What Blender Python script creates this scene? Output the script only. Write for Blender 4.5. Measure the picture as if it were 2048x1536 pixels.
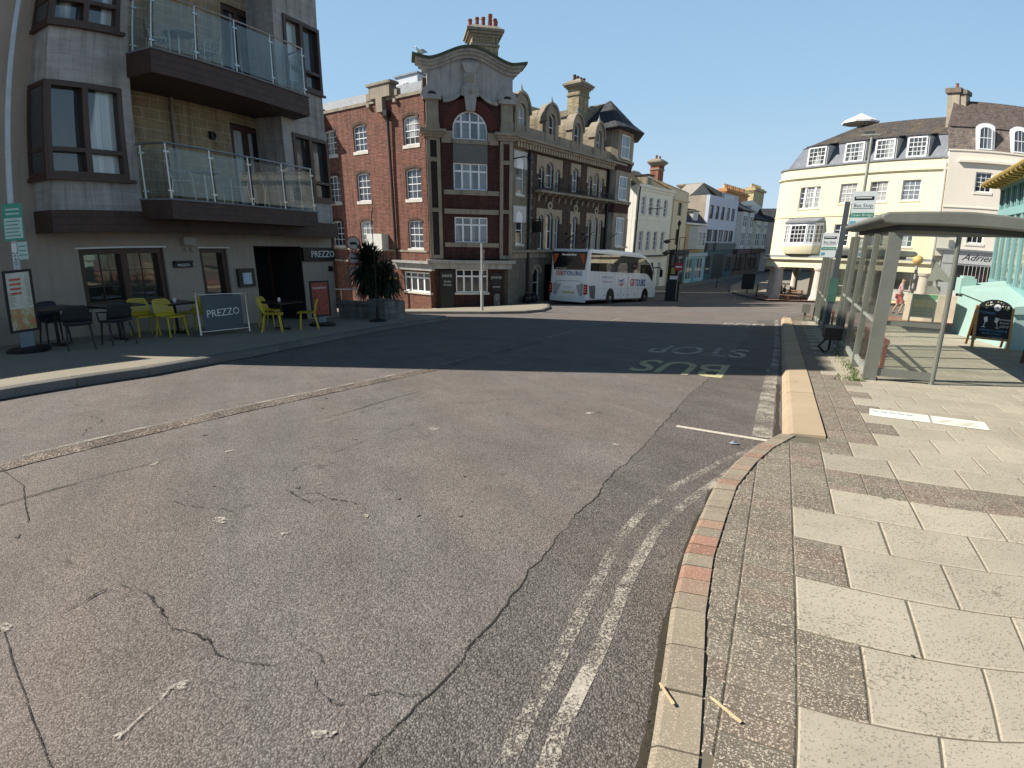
import bpy, bmesh, math, random
from mathutils import Vector, Matrix
random.seed(7)
R=math.radians; PI=math.pi
sc=bpy.context.scene
for o in list(bpy.data.objects): bpy.data.objects.remove(o)
C=sc.collection
# ------------------------------------------------------------------ camera
H=1.45
cam=bpy.data.cameras.new('camera'); co=bpy.data.objects.new('camera',cam); C.objects.link(co); sc.camera=co
cam.clip_start=.05; cam.clip_end=3000
cam.type='PANO'; cam.panorama_type='FISHEYE_LENS_POLYNOMIAL'
cam.sensor_width=36; cam.sensor_height=27; cam.sensor_fit='AUTO'
cam.fisheye_fov=R(175)
_c=2.048/36
_A=(0.97994977,-0.01088407,-0.47335224,0.27514553)
cam.fisheye_polynomial_k0=0
cam.fisheye_polynomial_k1=-_A[0]*_c
cam.fisheye_polynomial_k2=-_A[1]*_c**2
cam.fisheye_polynomial_k3=-_A[2]*_c**3
cam.fisheye_polynomial_k4=-_A[3]*_c**4
co.matrix_world=Matrix.Translation((0,0,H))@Matrix.Rotation(R(90-15.0916),4,'X')@Matrix.Rotation(R(0.694),4,'Z')
# ------------------------------------------------------------------ sky and sun
SUN_AZ,SUN_EL=-87.0,40.0
w=bpy.data.worlds.new('World'); sc.world=w; w.use_nodes=True
nt=w.node_tree; bg=nt.nodes['Background']
sky=nt.nodes.new('ShaderNodeTexSky'); sky.sky_type='NISHITA'; sky.sun_disc=False
sky.sun_elevation=R(SUN_EL); sky.sun_rotation=R(SUN_AZ); sky.air_density=1.0; sky.dust_density=.25; sky.ozone_density=1.6
_g=nt.nodes.new('ShaderNodeTexCoord'); _s=nt.nodes.new('ShaderNodeSeparateXYZ'); nt.links.new(_g.outputs['Generated'],_s.inputs[0])
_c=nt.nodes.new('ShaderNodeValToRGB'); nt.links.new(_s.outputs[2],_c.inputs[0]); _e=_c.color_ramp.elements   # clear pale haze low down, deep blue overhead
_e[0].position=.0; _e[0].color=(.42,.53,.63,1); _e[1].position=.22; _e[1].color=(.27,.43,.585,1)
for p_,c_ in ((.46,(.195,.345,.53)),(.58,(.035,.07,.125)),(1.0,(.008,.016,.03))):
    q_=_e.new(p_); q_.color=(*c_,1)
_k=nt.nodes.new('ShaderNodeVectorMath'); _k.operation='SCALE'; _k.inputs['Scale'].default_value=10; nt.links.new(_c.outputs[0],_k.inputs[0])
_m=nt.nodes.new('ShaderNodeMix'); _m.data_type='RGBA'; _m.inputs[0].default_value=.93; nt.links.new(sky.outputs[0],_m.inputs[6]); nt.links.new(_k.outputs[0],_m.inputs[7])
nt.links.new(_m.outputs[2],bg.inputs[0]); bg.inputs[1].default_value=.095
sl=bpy.data.lights.new('sun','SUN'); sl.energy=5.0; sl.angle=R(.5); sl.color=(1,.93,.82)
so=bpy.data.objects.new('sun',sl); C.objects.link(so)
sd=Vector((math.sin(R(SUN_AZ))*math.cos(R(SUN_EL)),math.cos(R(SUN_AZ))*math.cos(R(SUN_EL)),math.sin(R(SUN_EL))))
so.location=sd*60; so.rotation_euler=sd.to_track_quat('Z','Y').to_euler()
sc.view_settings.view_transform='Standard'; sc.view_settings.look='None'; sc.view_settings.gamma=1; sc.view_settings.use_curve_mapping=False
sc.view_settings.exposure=.6
sc.render.engine='CYCLES'
sc.cycles.max_bounces=6; sc.cycles.transparent_max_bounces=12; sc.cycles.diffuse_bounces=3; sc.cycles.glossy_bounces=3
sc.cycles.caustics_reflective=False; sc.cycles.caustics_refractive=False
# ------------------------------------------------------------------ materials
def nn(nt,t,**k):
    n=nt.nodes.new(t)
    for a,b in k.items():
        if hasattr(n,a): setattr(n,a,b)
        else: n.inputs[a].default_value=b
    return n
def ramp(nt,src,stops,interp='LINEAR'):
    r=nt.nodes.new('ShaderNodeValToRGB'); r.color_ramp.interpolation=interp
    e=r.color_ramp.elements
    while len(e)<len(stops): e.new(.5)
    for i,(p,c) in enumerate(stops):
        e[i].position=p; e[i].color=(*c,1) if hasattr(c,'__len__') else (c,c,c,1)
    nt.links.new(src,r.inputs[0]); return r.outputs[0]
def mixc(nt,f,a,b,mode='MIX'):
    m=nt.nodes.new('ShaderNodeMix'); m.data_type='RGBA'; m.blend_type=mode
    for s,v in ((m.inputs[0],f),(m.inputs[6],a),(m.inputs[7],b)):
        if hasattr(v,'links'): nt.links.new(v,s)
        elif hasattr(v,'__len__'): s.default_value=(*v[:3],1)
        else: s.default_value=v
    return m.outputs[2]
def noise(nt,co,scale,detail=4,rough=.6,vec=None,dist=0):
    n=nt.nodes.new('ShaderNodeTexNoise'); n.inputs['Scale'].default_value=scale; n.inputs['Detail'].default_value=detail
    n.inputs['Roughness'].default_value=rough; n.inputs['Distortion'].default_value=dist
    if vec:
        mp=nt.nodes.new('ShaderNodeMapping'); mp.inputs['Scale'].default_value=vec; nt.links.new(co,mp.inputs[0]); co=mp.outputs[0]
    nt.links.new(co,n.inputs['Vector']); return n.outputs[0]
MATS={}
def mat(name,col,rough=.7,metal=0,spec=.4,var=.18,vs=3,fine=.1,fs=60,streak=0,dirt=None,bump=0,bs=80,isl=0,coat=0):
    if name in MATS: return MATS[name]
    m=bpy.data.materials.new(name); m.use_nodes=True; nt=m.node_tree; b=nt.nodes['Principled BSDF']
    tc=nt.nodes.new('ShaderNodeTexCoord'); co=tc.outputs['Object']
    c=tuple(col)
    out=None
    dk=tuple(x*(1-var) for x in c); lt=tuple(min(1,x*(1+var)) for x in c)
    out=ramp(nt,noise(nt,co,vs),[(.32,dk),(.68,lt)])
    if fine: out=mixc(nt,1.0,out,ramp(nt,noise(nt,co,fs,2),[(.3,1-fine),(.7,1+fine)]),'MULTIPLY')
    if streak:
        s=noise(nt,co,1,5,.65,vec=(5,5,.45)); out=mixc(nt,ramp(nt,s,[(.5,0.),(.72,streak)]),out,dirt or tuple(x*.35 for x in c))
    if isl:
        g=nt.nodes.new('ShaderNodeNewGeometry'); out=mixc(nt,1.0,out,ramp(nt,g.outputs['Random Per Island'],[(0,1-isl),(1,1+isl)]),'MULTIPLY')
    nt.links.new(out,b.inputs['Base Color'])
    b.inputs['Roughness'].default_value=rough; b.inputs['Metallic'].default_value=metal; b.inputs['Specular IOR Level'].default_value=spec
    if coat: b.inputs['Coat Weight'].default_value=coat; b.inputs['Coat Roughness'].default_value=.05
    if bump:
        bp=nt.nodes.new('ShaderNodeBump'); bp.inputs['Strength'].default_value=bump; bp.inputs['Distance'].default_value=.01
        nt.links.new(noise(nt,co,bs,3),bp.inputs['Height']); nt.links.new(bp.outputs[0],b.inputs['Normal'])
    MATS[name]=m; return m
def brick(name,c1,c2,mortar,w=.225,h=.075,ms=.008,rough=.85,stain=.35,staincol=None,scale=1,var2=.5):
    if name in MATS: return MATS[name]
    m=bpy.data.materials.new(name); m.use_nodes=True; nt=m.node_tree; b=nt.nodes['Principled BSDF']
    tc=nt.nodes.new('ShaderNodeTexCoord'); t=nt.nodes.new('ShaderNodeTexBrick')
    t.inputs['Scale'].default_value=scale; t.inputs['Brick Width'].default_value=w; t.inputs['Row Height'].default_value=h
    t.inputs['Mortar Size'].default_value=ms; t.inputs['Mortar Smooth'].default_value=.3; t.inputs['Bias'].default_value=0
    t.inputs['Color1'].default_value=(*c1,1); t.inputs['Color2'].default_value=(*c2,1); t.inputs['Mortar'].default_value=(*mortar,1)
    nt.links.new(tc.outputs['UV'],t.inputs['Vector'])
    out=t.outputs['Color']
    # course by course tone, patches of weathering
    cn=noise(nt,tc.outputs['UV'],1,3,.7,vec=(1.6,9,1))
    out=mixc(nt,1.0,out,ramp(nt,cn,[(.3,1-var2*.6),(.7,1+var2*.5)]),'MULTIPLY')
    out=mixc(nt,ramp(nt,noise(nt,tc.outputs['Object'],.55,5,.7),[(.5,0.),(.75,stain)]),out,staincol or tuple(x*.4 for x in c1))
    out=mixc(nt,1.0,out,ramp(nt,noise(nt,tc.outputs['Object'],1,5,.7,vec=(4.5,4.5,.35)),[(.36,.62),(.56,1.04),(.8,1.1)]),'MULTIPLY')   # rain streaks
    nt.links.new(out,b.inputs['Base Color']); b.inputs['Roughness'].default_value=rough; b.inputs['Specular IOR Level'].default_value=.25
    bp=nt.nodes.new('ShaderNodeBump'); bp.inputs['Strength'].default_value=.35; bp.inputs['Distance'].default_value=.01; bp.invert=True
    nt.links.new(t.outputs['Fac'],bp.inputs['Height']); nt.links.new(bp.outputs[0],b.inputs['Normal'])
    MATS[name]=m; return m
def pane_mat(name,col,rough=.06,curt=None,spec=.6):
    """window pane as seen from the street: dark room, partly a curtain or blind, under clear glass"""
    if name in MATS: return MATS[name]
    m=bpy.data.materials.new(name); m.use_nodes=True; nt=m.node_tree; b=nt.nodes['Principled BSDF']
    tc=nt.nodes.new('ShaderNodeTexCoord')
    out=ramp(nt,noise(nt,tc.outputs['UV'],1.1,2,.5,vec=(1.2,.5,1)),[(.35,tuple(x*.5 for x in col)),(.65,tuple(x*1.3 for x in col))])
    if curt:
        f=ramp(nt,noise(nt,tc.outputs['UV'],1,1,.4,vec=(1.5,.12,1)),[(.50,0.),(.53,1.)])
        fold=ramp(nt,noise(nt,tc.outputs['UV'],1,2,.5,vec=(16,.2,1)),[(.3,tuple(x*.6 for x in curt)),(.7,curt)])
        out=mixc(nt,f,out,fold)
    nt.links.new(out,b.inputs['Base Color']); b.inputs['Roughness'].default_value=.6; b.inputs['Specular IOR Level'].default_value=.1
    b.inputs['Coat Weight'].default_value=1.0; b.inputs['Coat Roughness'].default_value=rough; b.inputs['Coat IOR'].default_value=1.5+spec*.5
    bp=nt.nodes.new('ShaderNodeBump'); bp.inputs['Strength'].default_value=.04; bp.inputs['Distance'].default_value=.02
    nt.links.new(noise(nt,tc.outputs['UV'],2.2,2),bp.inputs['Height']); nt.links.new(bp.outputs[0],b.inputs['Coat Normal'])
    MATS[name]=m; return m
def clear_glass(name,tint=(.86,.9,.88),dirt=.12,haze=(.55,.57,.52)):
    if name in MATS: return MATS[name]
    m=bpy.data.materials.new(name); m.use_nodes=True; nt=m.node_tree
    for n in list(nt.nodes):
        if n.type!='OUTPUT_MATERIAL': nt.nodes.remove(n)
    o=[n for n in nt.nodes if n.type=='OUTPUT_MATERIAL'][0]
    tr=nn(nt,'ShaderNodeBsdfTransparent'); tr.inputs[0].default_value=(*tint,1)
    gl=nn(nt,'ShaderNodeBsdfGlossy'); gl.inputs['Roughness'].default_value=.03
    df=nn(nt,'ShaderNodeBsdfDiffuse'); df.inputs[0].default_value=(*haze,1)
    fr=nn(nt,'ShaderNodeFresnel'); gm=nn(nt,'ShaderNodeNewGeometry'); mr=nn(nt,'ShaderNodeMapRange'); mr.inputs[3].default_value=1.5; mr.inputs[4].default_value=1/1.5; nt.links.new(gm.outputs['Backfacing'],mr.inputs[0]); nt.links.new(mr.outputs[0],fr.inputs[0])
    tc=nn(nt,'ShaderNodeTexCoord')
    d=ramp(nt,noise(nt,tc.outputs['Object'],1.6,5,.7,vec=(1,1,.5)),[(.35,dirt*.3),(.8,dirt*2.2)])
    m1=nn(nt,'ShaderNodeMixShader'); m2=nn(nt,'ShaderNodeMixShader')
    nt.links.new(d,m1.inputs[0]); nt.links.new(tr.outputs[0],m1.inputs[1]); nt.links.new(df.outputs[0],m1.inputs[2])
    nt.links.new(fr.outputs[0],m2.inputs[0]); nt.links.new(m1.outputs[0],m2.inputs[1]); nt.links.new(gl.outputs[0],m2.inputs[2])
    nt.links.new(m2.outputs[0],o.inputs[0])
    MATS[name]=m; return m
# ------------------------------------------------------------------ frames and mesh building
def cl(x,a=0,b=1): return max(a,min(b,x))
def gz(x,y):
    return -.07*min(y,46)-.06*min(14,max(0,2-x))*cl((y-22)/12)
class Fr:
    """a facade frame: u to the right along the wall, p out of the wall, z up"""
    def __init__(s,x,y,az,z=0):
        a=R(az); s.o=Vector((x,y,z)); s.d=Vector((math.sin(a),math.cos(a),0)); s.n=Vector((math.cos(a),-math.sin(a),0)); s.az=az
    def w(s,u,p,z): return s.o+s.d*u+s.n*p+Vector((0,0,z))
    def sub(s,u,p,az2=0,z=0):
        q=s.w(u,p,z); return Fr(q.x,q.y,s.az+az2,q.z)
W0=Fr(0,0,90)   # u = +x, p = -y
def WM(o):
    M=o.matrix_basis.copy(); q=o.parent
    while q: M=q.matrix_basis@M; q=q.parent
    return M
class MB:
    def __init__(s): s.v=[]; s.f=[]; s.smooth=False
    def poly(s,pts):
        i=len(s.v); s.v+= [Vector(p) for p in pts]; s.f.append(tuple(range(i,i+len(pts)))); return s
    def hexa(s,a,b):
        """a: 4 bottom points, b: 4 top points"""
        i=len(s.v); s.v+=[Vector(p) for p in a]+[Vector(p) for p in b]
        for q in ((3,2,1,0),(4,5,6,7),(0,1,5,4),(1,2,6,5),(2,3,7,6),(3,0,4,7)): s.f.append(tuple(i+k for k in q))
        return s
    def box(s,F,u0,u1,p0,p1,z0,z1):
        c=[(u0,p0),(u1,p0),(u1,p1),(u0,p1)]
        return s.hexa([F.w(u,p,z0) for u,p in c],[F.w(u,p,z1) for u,p in c])
    def prism(s,pts,off):
        """extrude polygon pts (3d) by vector off"""
        off=Vector(off); n=len(pts); i=len(s.v); s.v+=[Vector(p) for p in pts]+[Vector(p)+off for p in pts]
        s.f.append(tuple(range(i,i+n))[::-1]); s.f.append(tuple(range(i+n,i+2*n)))
        for k in range(n): s.f.append((i+k,i+(k+1)%n,i+n+(k+1)%n,i+n+k))
        return s
    def fprism(s,F,pts,p0,p1):   # outline in (u,z), extruded in p
        return s.prism([F.w(u,p0,z) for u,z in pts],F.n*(p1-p0))
    def zprism(s,F,pts,z0,z1):   # outline in (u,p), extruded up
        return s.prism([F.w(u,p,z0) for u,p in pts],(0,0,z1-z0))
    def uprism(s,F,pts,u0,u1):   # profile in (p,z), extruded along u
        return s.prism([F.w(u0,p,z) for p,z in pts],F.d*(u1-u0))
    def ring(s,F,outer,inner,p0,p1):
        """frame between two (u,z) outlines with the same number of points"""
        n=len(outer); i=len(s.v)
        for pp in (p0,p1):
            for L in (outer,inner): s.v+=[F.w(u,pp,z) for u,z in L]
        for k in range(n):
            j=(k+1)%n
            a,b,c,d=i+k,i+j,i+n+j,i+n+k; A,B,Cc,D=a+2*n,b+2*n,c+2*n,d+2*n
            s.f+=[(a,b,c,d),(A,D,Cc,B),(a,A,B,b),(d,c,Cc,D)]
        return s
    def tube(s,pts,r,n=8,cap=True,r1=None):
        pts=[Vector(p) for p in pts]; m=len(pts); i=len(s.v)
        rs=[r+(( (r1 if r1 is not None else r)-r)*k/(m-1)) for k in range(m)] if not hasattr(r,'__len__') else r
        up=None
        for k,p in enumerate(pts):
            t=((pts[min(k+1,m-1)]-p).normalized()+(p-pts[max(k-1,0)]).normalized())
            if t.length<1e-6: t=Vector((0,0,1))
            t.normalize()
            if up is None: up=t.orthogonal().normalized()
            else:
                up=up-t*up.dot(t)
                up=up.normalized() if up.length>1e-6 else t.orthogonal().normalized()
            b=t.cross(up)
            for q in range(n):
                a=2*PI*q/n; s.v.append(p+(up*math.cos(a)+b*math.sin(a))*rs[k])
        for k in range(m-1):
            for q in range(n):
                s.f.append((i+k*n+q,i+k*n+(q+1)%n,i+(k+1)*n+(q+1)%n,i+(k+1)*n+q))
        if cap: s.f.append(tuple(i+q for q in range(n))[::-1]); s.f.append(tuple(i+(m-1)*n+q for q in range(n)))
        return s
    def lathe(s,c,prof,n=16,cap=True):
        """prof: list of (r,z) about vertical axis at c"""
        c=Vector(c); i=len(s.v); m=len(prof)
        for r,z in prof:
            for q in range(n):
                a=2*PI*q/n; s.v.append(c+Vector((r*math.cos(a),r*math.sin(a),z)))
        for k in range(m-1):
            for q in range(n): s.f.append((i+k*n+q,i+k*n+(q+1)%n,i+(k+1)*n+(q+1)%n,i+(k+1)*n+q))
        if cap: s.f.append(tuple(i+q for q in range(n))[::-1]); s.f.append(tuple(i+(m-1)*n+q for q in range(n)))
        return s
    def wall(s,F,u0,u1,z0,z1,p0,p1,holes=()):
        """wall slab with rectangular openings (u0,u1,z0,z1)"""
        us=sorted({u0,u1,*[min(max(h[k],u0),u1) for h in holes for k in (0,1)]}); zs=sorted({z0,z1,*[min(max(h[k],z0),z1) for h in holes for k in (2,3)]})
        def solid(i,j):
            if i<0 or j<0 or i>=len(us)-1 or j>=len(zs)-1: return False
            cu=(us[i]+us[i+1])/2; cz=(zs[j]+zs[j+1])/2
            return not any(h[0]<cu<h[1] and h[2]<cz<h[3] for h in holes)
        for i in range(len(us)-1):
            for j in range(len(zs)-1):
                if not solid(i,j): continue
                a,b,c,d=us[i],us[i+1],zs[j],zs[j+1]
                s.poly([F.w(a,p1,c),F.w(b,p1,c),F.w(b,p1,d),F.w(a,p1,d)]); s.poly([F.w(a,p0,c),F.w(a,p0,d),F.w(b,p0,d),F.w(b,p0,c)])
                if not solid(i-1,j): s.poly([F.w(a,p0,c),F.w(a,p1,c),F.w(a,p1,d),F.w(a,p0,d)])
                if not solid(i+1,j): s.poly([F.w(b,p1,c),F.w(b,p0,c),F.w(b,p0,d),F.w(b,p1,d)])
                if not solid(i,j-1): s.poly([F.w(a,p0,c),F.w(b,p0,c),F.w(b,p1,c),F.w(a,p1,c)])
                if not solid(i,j+1): s.poly([F.w(a,p1,d),F.w(b,p1,d),F.w(b,p0,d),F.w(a,p0,d)])
        return s
    def build(s,name,m,parent=None,smooth=False,label=None,weld=True):
        me=bpy.data.meshes.new(name)
        Mi=WM(parent).inverted() if parent else Matrix()
        vs=s.v
        me.from_pydata([tuple(Mi@v) for v in vs],[],s.f)
        # uv in metres: along the face / up
        uvl=me.uv_layers.new(name='uv')
        for pl in me.polygons:
            idx=pl.vertices; a=vs[idx[0]]
            n=Vector((0,0,0))
            for k in range(len(idx)):
                p=vs[idx[k]]; q=vs[idx[(k+1)%len(idx)]]
                n+=Vector(((p.y-q.y)*(p.z+q.z),(p.z-q.z)*(p.x+q.x),(p.x-q.x)*(p.y+q.y)))
            if n.length>0: n.normalize()
            if abs(n.z)>.8: t=Vector((1,0,0)); b=Vector((0,1,0))
            else:
                t=Vector((-n.y,n.x,0)).normalized(); b=n.cross(t)
                if b.z<0: b=-b
            for li,vi in zip(pl.loop_indices,idx): uvl.data[li].uv=(vs[vi].dot(t),vs[vi].dot(b))
        bm=bmesh.new(); bm.from_mesh(me)
        if weld: bmesh.ops.remove_doubles(bm,verts=bm.verts,dist=1e-4)
        bmesh.ops.recalc_face_normals(bm,faces=bm.faces); bm.to_mesh(me); bm.free()
        me.materials.append(m)
        if smooth:
            me.polygons.foreach_set('use_smooth',[True]*len(me.polygons))
            if hasattr(me,'set_sharp_from_angle'): me.set_sharp_from_angle(angle=R(35))
        o=bpy.data.objects.new(name,me); C.objects.link(o)
        if parent: o.parent=parent
        if label: o['label']=label
        return o
def thing(name,label,cat,loc,rz=0,group=None,rx=0):
    o=bpy.data.objects.new(name,None); C.objects.link(o); o.empty_display_size=.2
    o.location=loc; o.rotation_euler=(rx,0,rz); o['label']=label; o['category']=cat
    if group: o['group']=group
    return o
def tag(o,label,cat,group=None):
    o['label']=label; o['category']=cat
    if group: o['group']=group
    return o
def struct(o,kind='structure'): o['kind']=kind; return o
def dup(root,loc,rz,label=None):
    def cp(o,par):
        c=o.copy(); C.objects.link(c)
        if par: c.parent=par
        for ch in list(o.children): cp(ch,c)
        return c
    r=cp(root,None); r.location=loc; r.rotation_euler=(root.rotation_euler[0],root.rotation_euler[1],rz)
    if label: r['label']=label
    return r
def text(s,F,u,z,p,size,m,parent,name='lettering',depth=.01,align='CENTER',shear=0,xs=1.0,roll=0,bold=0):
    cu=bpy.data.curves.new('t','FONT'); cu.body=s; cu.size=size; cu.extrude=depth/2; cu.align_x=align; cu.align_y='CENTER'; cu.shear=shear; cu.offset=bold; cu.resolution_u=2
    to=bpy.data.objects.new('t',cu); C.objects.link(to)
    dg=bpy.context.evaluated_depsgraph_get(); me=bpy.data.meshes.new_from_object(to.evaluated_get(dg)); bpy.data.objects.remove(to)
    b=MB(); cr,sr=math.cos(roll),math.sin(roll)
    for v in me.vertices:
        x,y=v.co.x*xs,v.co.y
        b.v.append(F.w(u+x*cr-y*sr,p+v.co.z,z+x*sr+y*cr))
    b.f=[tuple(pl.vertices) for pl in me.polygons]; bpy.data.meshes.remove(me)
    return b.build(name,m,parent)
def arc(uc,zc,r,a0,a1,n,rz=None):
    rz=rz or r
    return [(uc+r*math.cos(R(a0+(a1-a0)*k/n)),zc+rz*math.sin(R(a0+(a1-a0)*k/n))) for k in range(n+1)]
# ------------------------------------------------------------------ asphalt, slabs and other ground materials
def asphalt(name,base,chip,cs=95,bump=.6,patch=.25,gapv=.5,red=(0.14,.105,.09),redf=.5):
    m=bpy.data.materials.new(name); m.use_nodes=True; nt=m.node_tree; b=nt.nodes['Principled BSDF']
    tc=nn(nt,'ShaderNodeTexCoord'); co=tc.outputs['Object']
    mp=nn(nt,'ShaderNodeMapping'); mp.inputs['Rotation'].default_value=(0,0,R(-27)); nt.links.new(co,mp.inputs[0])
    dn=nt.nodes.new('ShaderNodeTexNoise'); dn.inputs['Scale'].default_value=60; nt.links.new(co,dn.inputs['Vector'])
    ad=nt.nodes.new('ShaderNodeVectorMath'); ad.operation='MULTIPLY_ADD'; nt.links.new(dn.outputs['Color'],ad.inputs[0]); ad.inputs[1].default_value=(.012,.012,.012); nt.links.new(co,ad.inputs[2])
    v=nn(nt,'ShaderNodeTexVoronoi'); v.inputs['Scale'].default_value=cs; v.inputs['Randomness'].default_value=1; nt.links.new(ad.outputs[0],v.inputs['Vector'])
    sep=nn(nt,'ShaderNodeSeparateColor'); nt.links.new(v.outputs['Color'],sep.inputs[0])
    col=ramp(nt,sep.outputs[0],[(0,tuple(x*.62 for x in base)),(.45,base),(.8,chip),(1,tuple(min(1,x*1.22) for x in chip))])
    gap=ramp(nt,v.outputs['Distance'],[(.30,1.),(.66,gapv)])
    col=mixc(nt,1.0,col,gap,'MULTIPLY')
    # far from the eye the chips melt into one tone, so add broad wear: wheel tracks, repairs, oil
    big=noise(nt,mp.outputs[0],1,5,.6,vec=(.9,.16,1)); col=mixc(nt,ramp(nt,big,[(.36,0.),(.66,redf)]),col,mixc(nt,1.0,col,(1.28,1.08,.98),'MULTIPLY'))
    mid=noise(nt,co,1.3,6,.7); col=mixc(nt,1.0,col,ramp(nt,mid,[(.3,1-patch),(.7,1+patch)]),'MULTIPLY')
    mid2=noise(nt,mp.outputs[0],1,4,.7,vec=(3.2,.5,1)); col=mixc(nt,1.0,col,ramp(nt,mid2,[(.3,1-patch*.7),(.72,1+patch*.7)]),'MULTIPLY')
    oil=noise(nt,co,5,2,.5); col=mixc(nt,ramp(nt,oil,[(.70,0.),(.76,.55)]),col,tuple(x*.35 for x in base))
    nt.links.new(col,b.inputs['Base Color']); b.inputs['Roughness'].default_value=.82; b.inputs['Specular IOR Level'].default_value=.3
    bp=nn(nt,'ShaderNodeBump'); bp.inputs['Strength'].default_value=bump; bp.inputs['Distance'].default_value=.006; bp.invert=True
    nt.links.new(v.outputs['Distance'],bp.inputs['Height'])
    nt.links.new(bp.outputs[0],b.inputs['Normal']); MATS[name]=m; return m
def speck(name,base,dark,light=None,isl=.08,ds=150,thr=.62,lthr=.8,var=.1,rough=.85,stain=.25,bump=.25,tint=None):
    """concrete slab with pits, chips and grime"""
    m=bpy.data.materials.new(name); m.use_nodes=True; nt=m.node_tree; b=nt.nodes['Principled BSDF']
    tc=nn(nt,'ShaderNodeTexCoord'); co=tc.outputs['Object']
    g=nn(nt,'ShaderNodeNewGeometry')
    col=ramp(nt,noise(nt,co,2.2,6,.65),[(.3,tuple(x*(1-var) for x in base)),(.7,tuple(x*(1+var) for x in base))])
    if tint: col=mixc(nt,ramp(nt,g.outputs['Random Per Island'],[(.55,0.),(.95,1.)]),col,tint)
    h=nn(nt,'ShaderNodeMath',operation='FRACT'); mu=nn(nt,'ShaderNodeMath',operation='MULTIPLY'); mu.inputs[1].default_value=7.31
    nt.links.new(g.outputs['Random Per Island'],mu.inputs[0]); nt.links.new(mu.outputs[0],h.inputs[0])
    col=mixc(nt,1.0,col,ramp(nt,h.outputs[0],[(0,1-isl),(1,1+isl)]),'MULTIPLY')
    n1=noise(nt,co,ds,3,.75,dist=.4); n2=noise(nt,co,2.6,4,.7)
    ma=nn(nt,'ShaderNodeMath',operation='MULTIPLY_ADD'); ma.inputs[1].default_value=.22; nt.links.new(n2,ma.inputs[0]); nt.links.new(n1,ma.inputs[2])
    pit=ramp(nt,ma.outputs[0],[(thr+.07,0.),(thr+.12,.85)])
    col=mixc(nt,pit,col,dark)
    if light:
        v=nn(nt,'ShaderNodeTexVoronoi'); v.inputs['Scale'].default_value=ds*.9; nt.links.new(co,v.inputs['Vector']); s=nn(nt,'ShaderNodeSeparateColor'); nt.links.new(v.outputs['Color'],s.inputs[0])
        col=mixc(nt,ramp(nt,s.outputs[0],[(lthr,0.),(lthr+.04,.9)]),col,light)
    col=mixc(nt,ramp(nt,noise(nt,co,1.1,6,.75),[(.52,0.),(.75,stain)]),col,tuple(x*.45 for x in base))
    gum=noise(nt,co,3.3,1,.3); col=mixc(nt,ramp(nt,gum,[(.80,0.),(.815,.8)]),col,dark)
    nt.links.new(col,b.inputs['Base Color']); b.inputs['Roughness'].default_value=rough; b.inputs['Specular IOR Level'].default_value=.25
    bp=nn(nt,'ShaderNodeBump'); bp.inputs['Strength'].default_value=bump; bp.inputs['Distance'].default_value=.003
    nt.links.new(n1,bp.inputs['Height']); nt.links.new(bp.outputs[0],b.inputs['Normal']); MATS[name]=m; return m
def worn_paint(name,col,wear=.5,scale=110,edge=.06,rough=.75):
    """paint worn down to islands; between them the asphalt itself shows"""
    m=bpy.data.materials.new(name); m.use_nodes=True; nt=m.node_tree; b=nt.nodes['Principled BSDF']; out=[n for n in nt.nodes if n.type=='OUTPUT_MATERIAL'][0]
    tc=nn(nt,'ShaderNodeTexCoord'); co=tc.outputs['Object']
    a=noise(nt,co,scale,3,.75); c=noise(nt,co,3.5,4,.7)
    ma=nn(nt,'ShaderNodeMath',operation='MULTIPLY_ADD'); ma.inputs[1].default_value=.75; nt.links.new(c,ma.inputs[0]); nt.links.new(a,ma.inputs[2])
    t=.66+wear*.36
    f=ramp(nt,ma.outputs[0],[(t-edge,0.),(t+edge,1.)])
    nt.links.new(mixc(nt,1.0,col,ramp(nt,noise(nt,co,30,3),[(.3,.75),(.7,1.1)]),'MULTIPLY'),b.inputs['Base Color']); b.inputs['Roughness'].default_value=rough
    tr=nn(nt,'ShaderNodeBsdfTransparent'); mx=nn(nt,'ShaderNodeMixShader'); nt.links.new(f,mx.inputs[0]); nt.links.new(tr.outputs[0],mx.inputs[1]); nt.links.new(b.outputs[0],mx.inputs[2]); nt.links.new(mx.outputs[0],out.inputs[0])
    MATS[name]=m; return m
ASPH=asphalt('asphalt_road',(.198,.180,.169),(.252,.232,.217),cs=135,gapv=.60,patch=.16)
ASPH2=asphalt('asphalt_patch',(.175,.160,.147),(.235,.216,.200),cs=135,gapv=.46,bump=.7,patch=.2,redf=.3)
ASPH3=asphalt('asphalt_coarse',(.155,.132,.112),(.30,.255,.22),cs=70,bump=1,patch=.35,redf=.6)
PAVL=speck('pavement_asphalt',(.30,.272,.215),(.09,.085,.08),ds=90,thr=.66,stain=.3,isl=0)
SLAB=speck('slab_buff',(.425,.382,.305),(.17,.15,.11),ds=85,thr=.60,stain=.42,isl=.07,var=.14,tint=(.39,.355,.285))
BLOCK=speck('paver_block_dark',(.235,.207,.165),(.09,.08,.062),light=(.50,.44,.35),ds=230,lthr=.80,isl=.16,stain=.45,var=.2,thr=.52,tint=(.25,.185,.15))
KERB=speck('kerb_block',(.265,.225,.17),(.12,.10,.08),light=(.42,.36,.28),ds=260,lthr=.86,isl=.14,tint=(.31,.165,.12))
KASSEL=speck('boarding_kerb_tan',(.44,.345,.235),(.25,.19,.12),ds=130,thr=.70,isl=.06,stain=.15)
JOINT=mat('joint_sand',(.15,.13,.095),.95,var=.3)
GREYKERB=speck('kerb_granite',(.17,.165,.155),(.07,.065,.06),ds=90,isl=.15)
REDPAVE=brick('red_paving',(.34,.17,.12),(.42,.23,.16),(.2,.15,.12),w=.2,h=.1,stain=.3)
WHITEP=worn_paint('worn_white_paint',(.62,.57,.48),.02)
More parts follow.
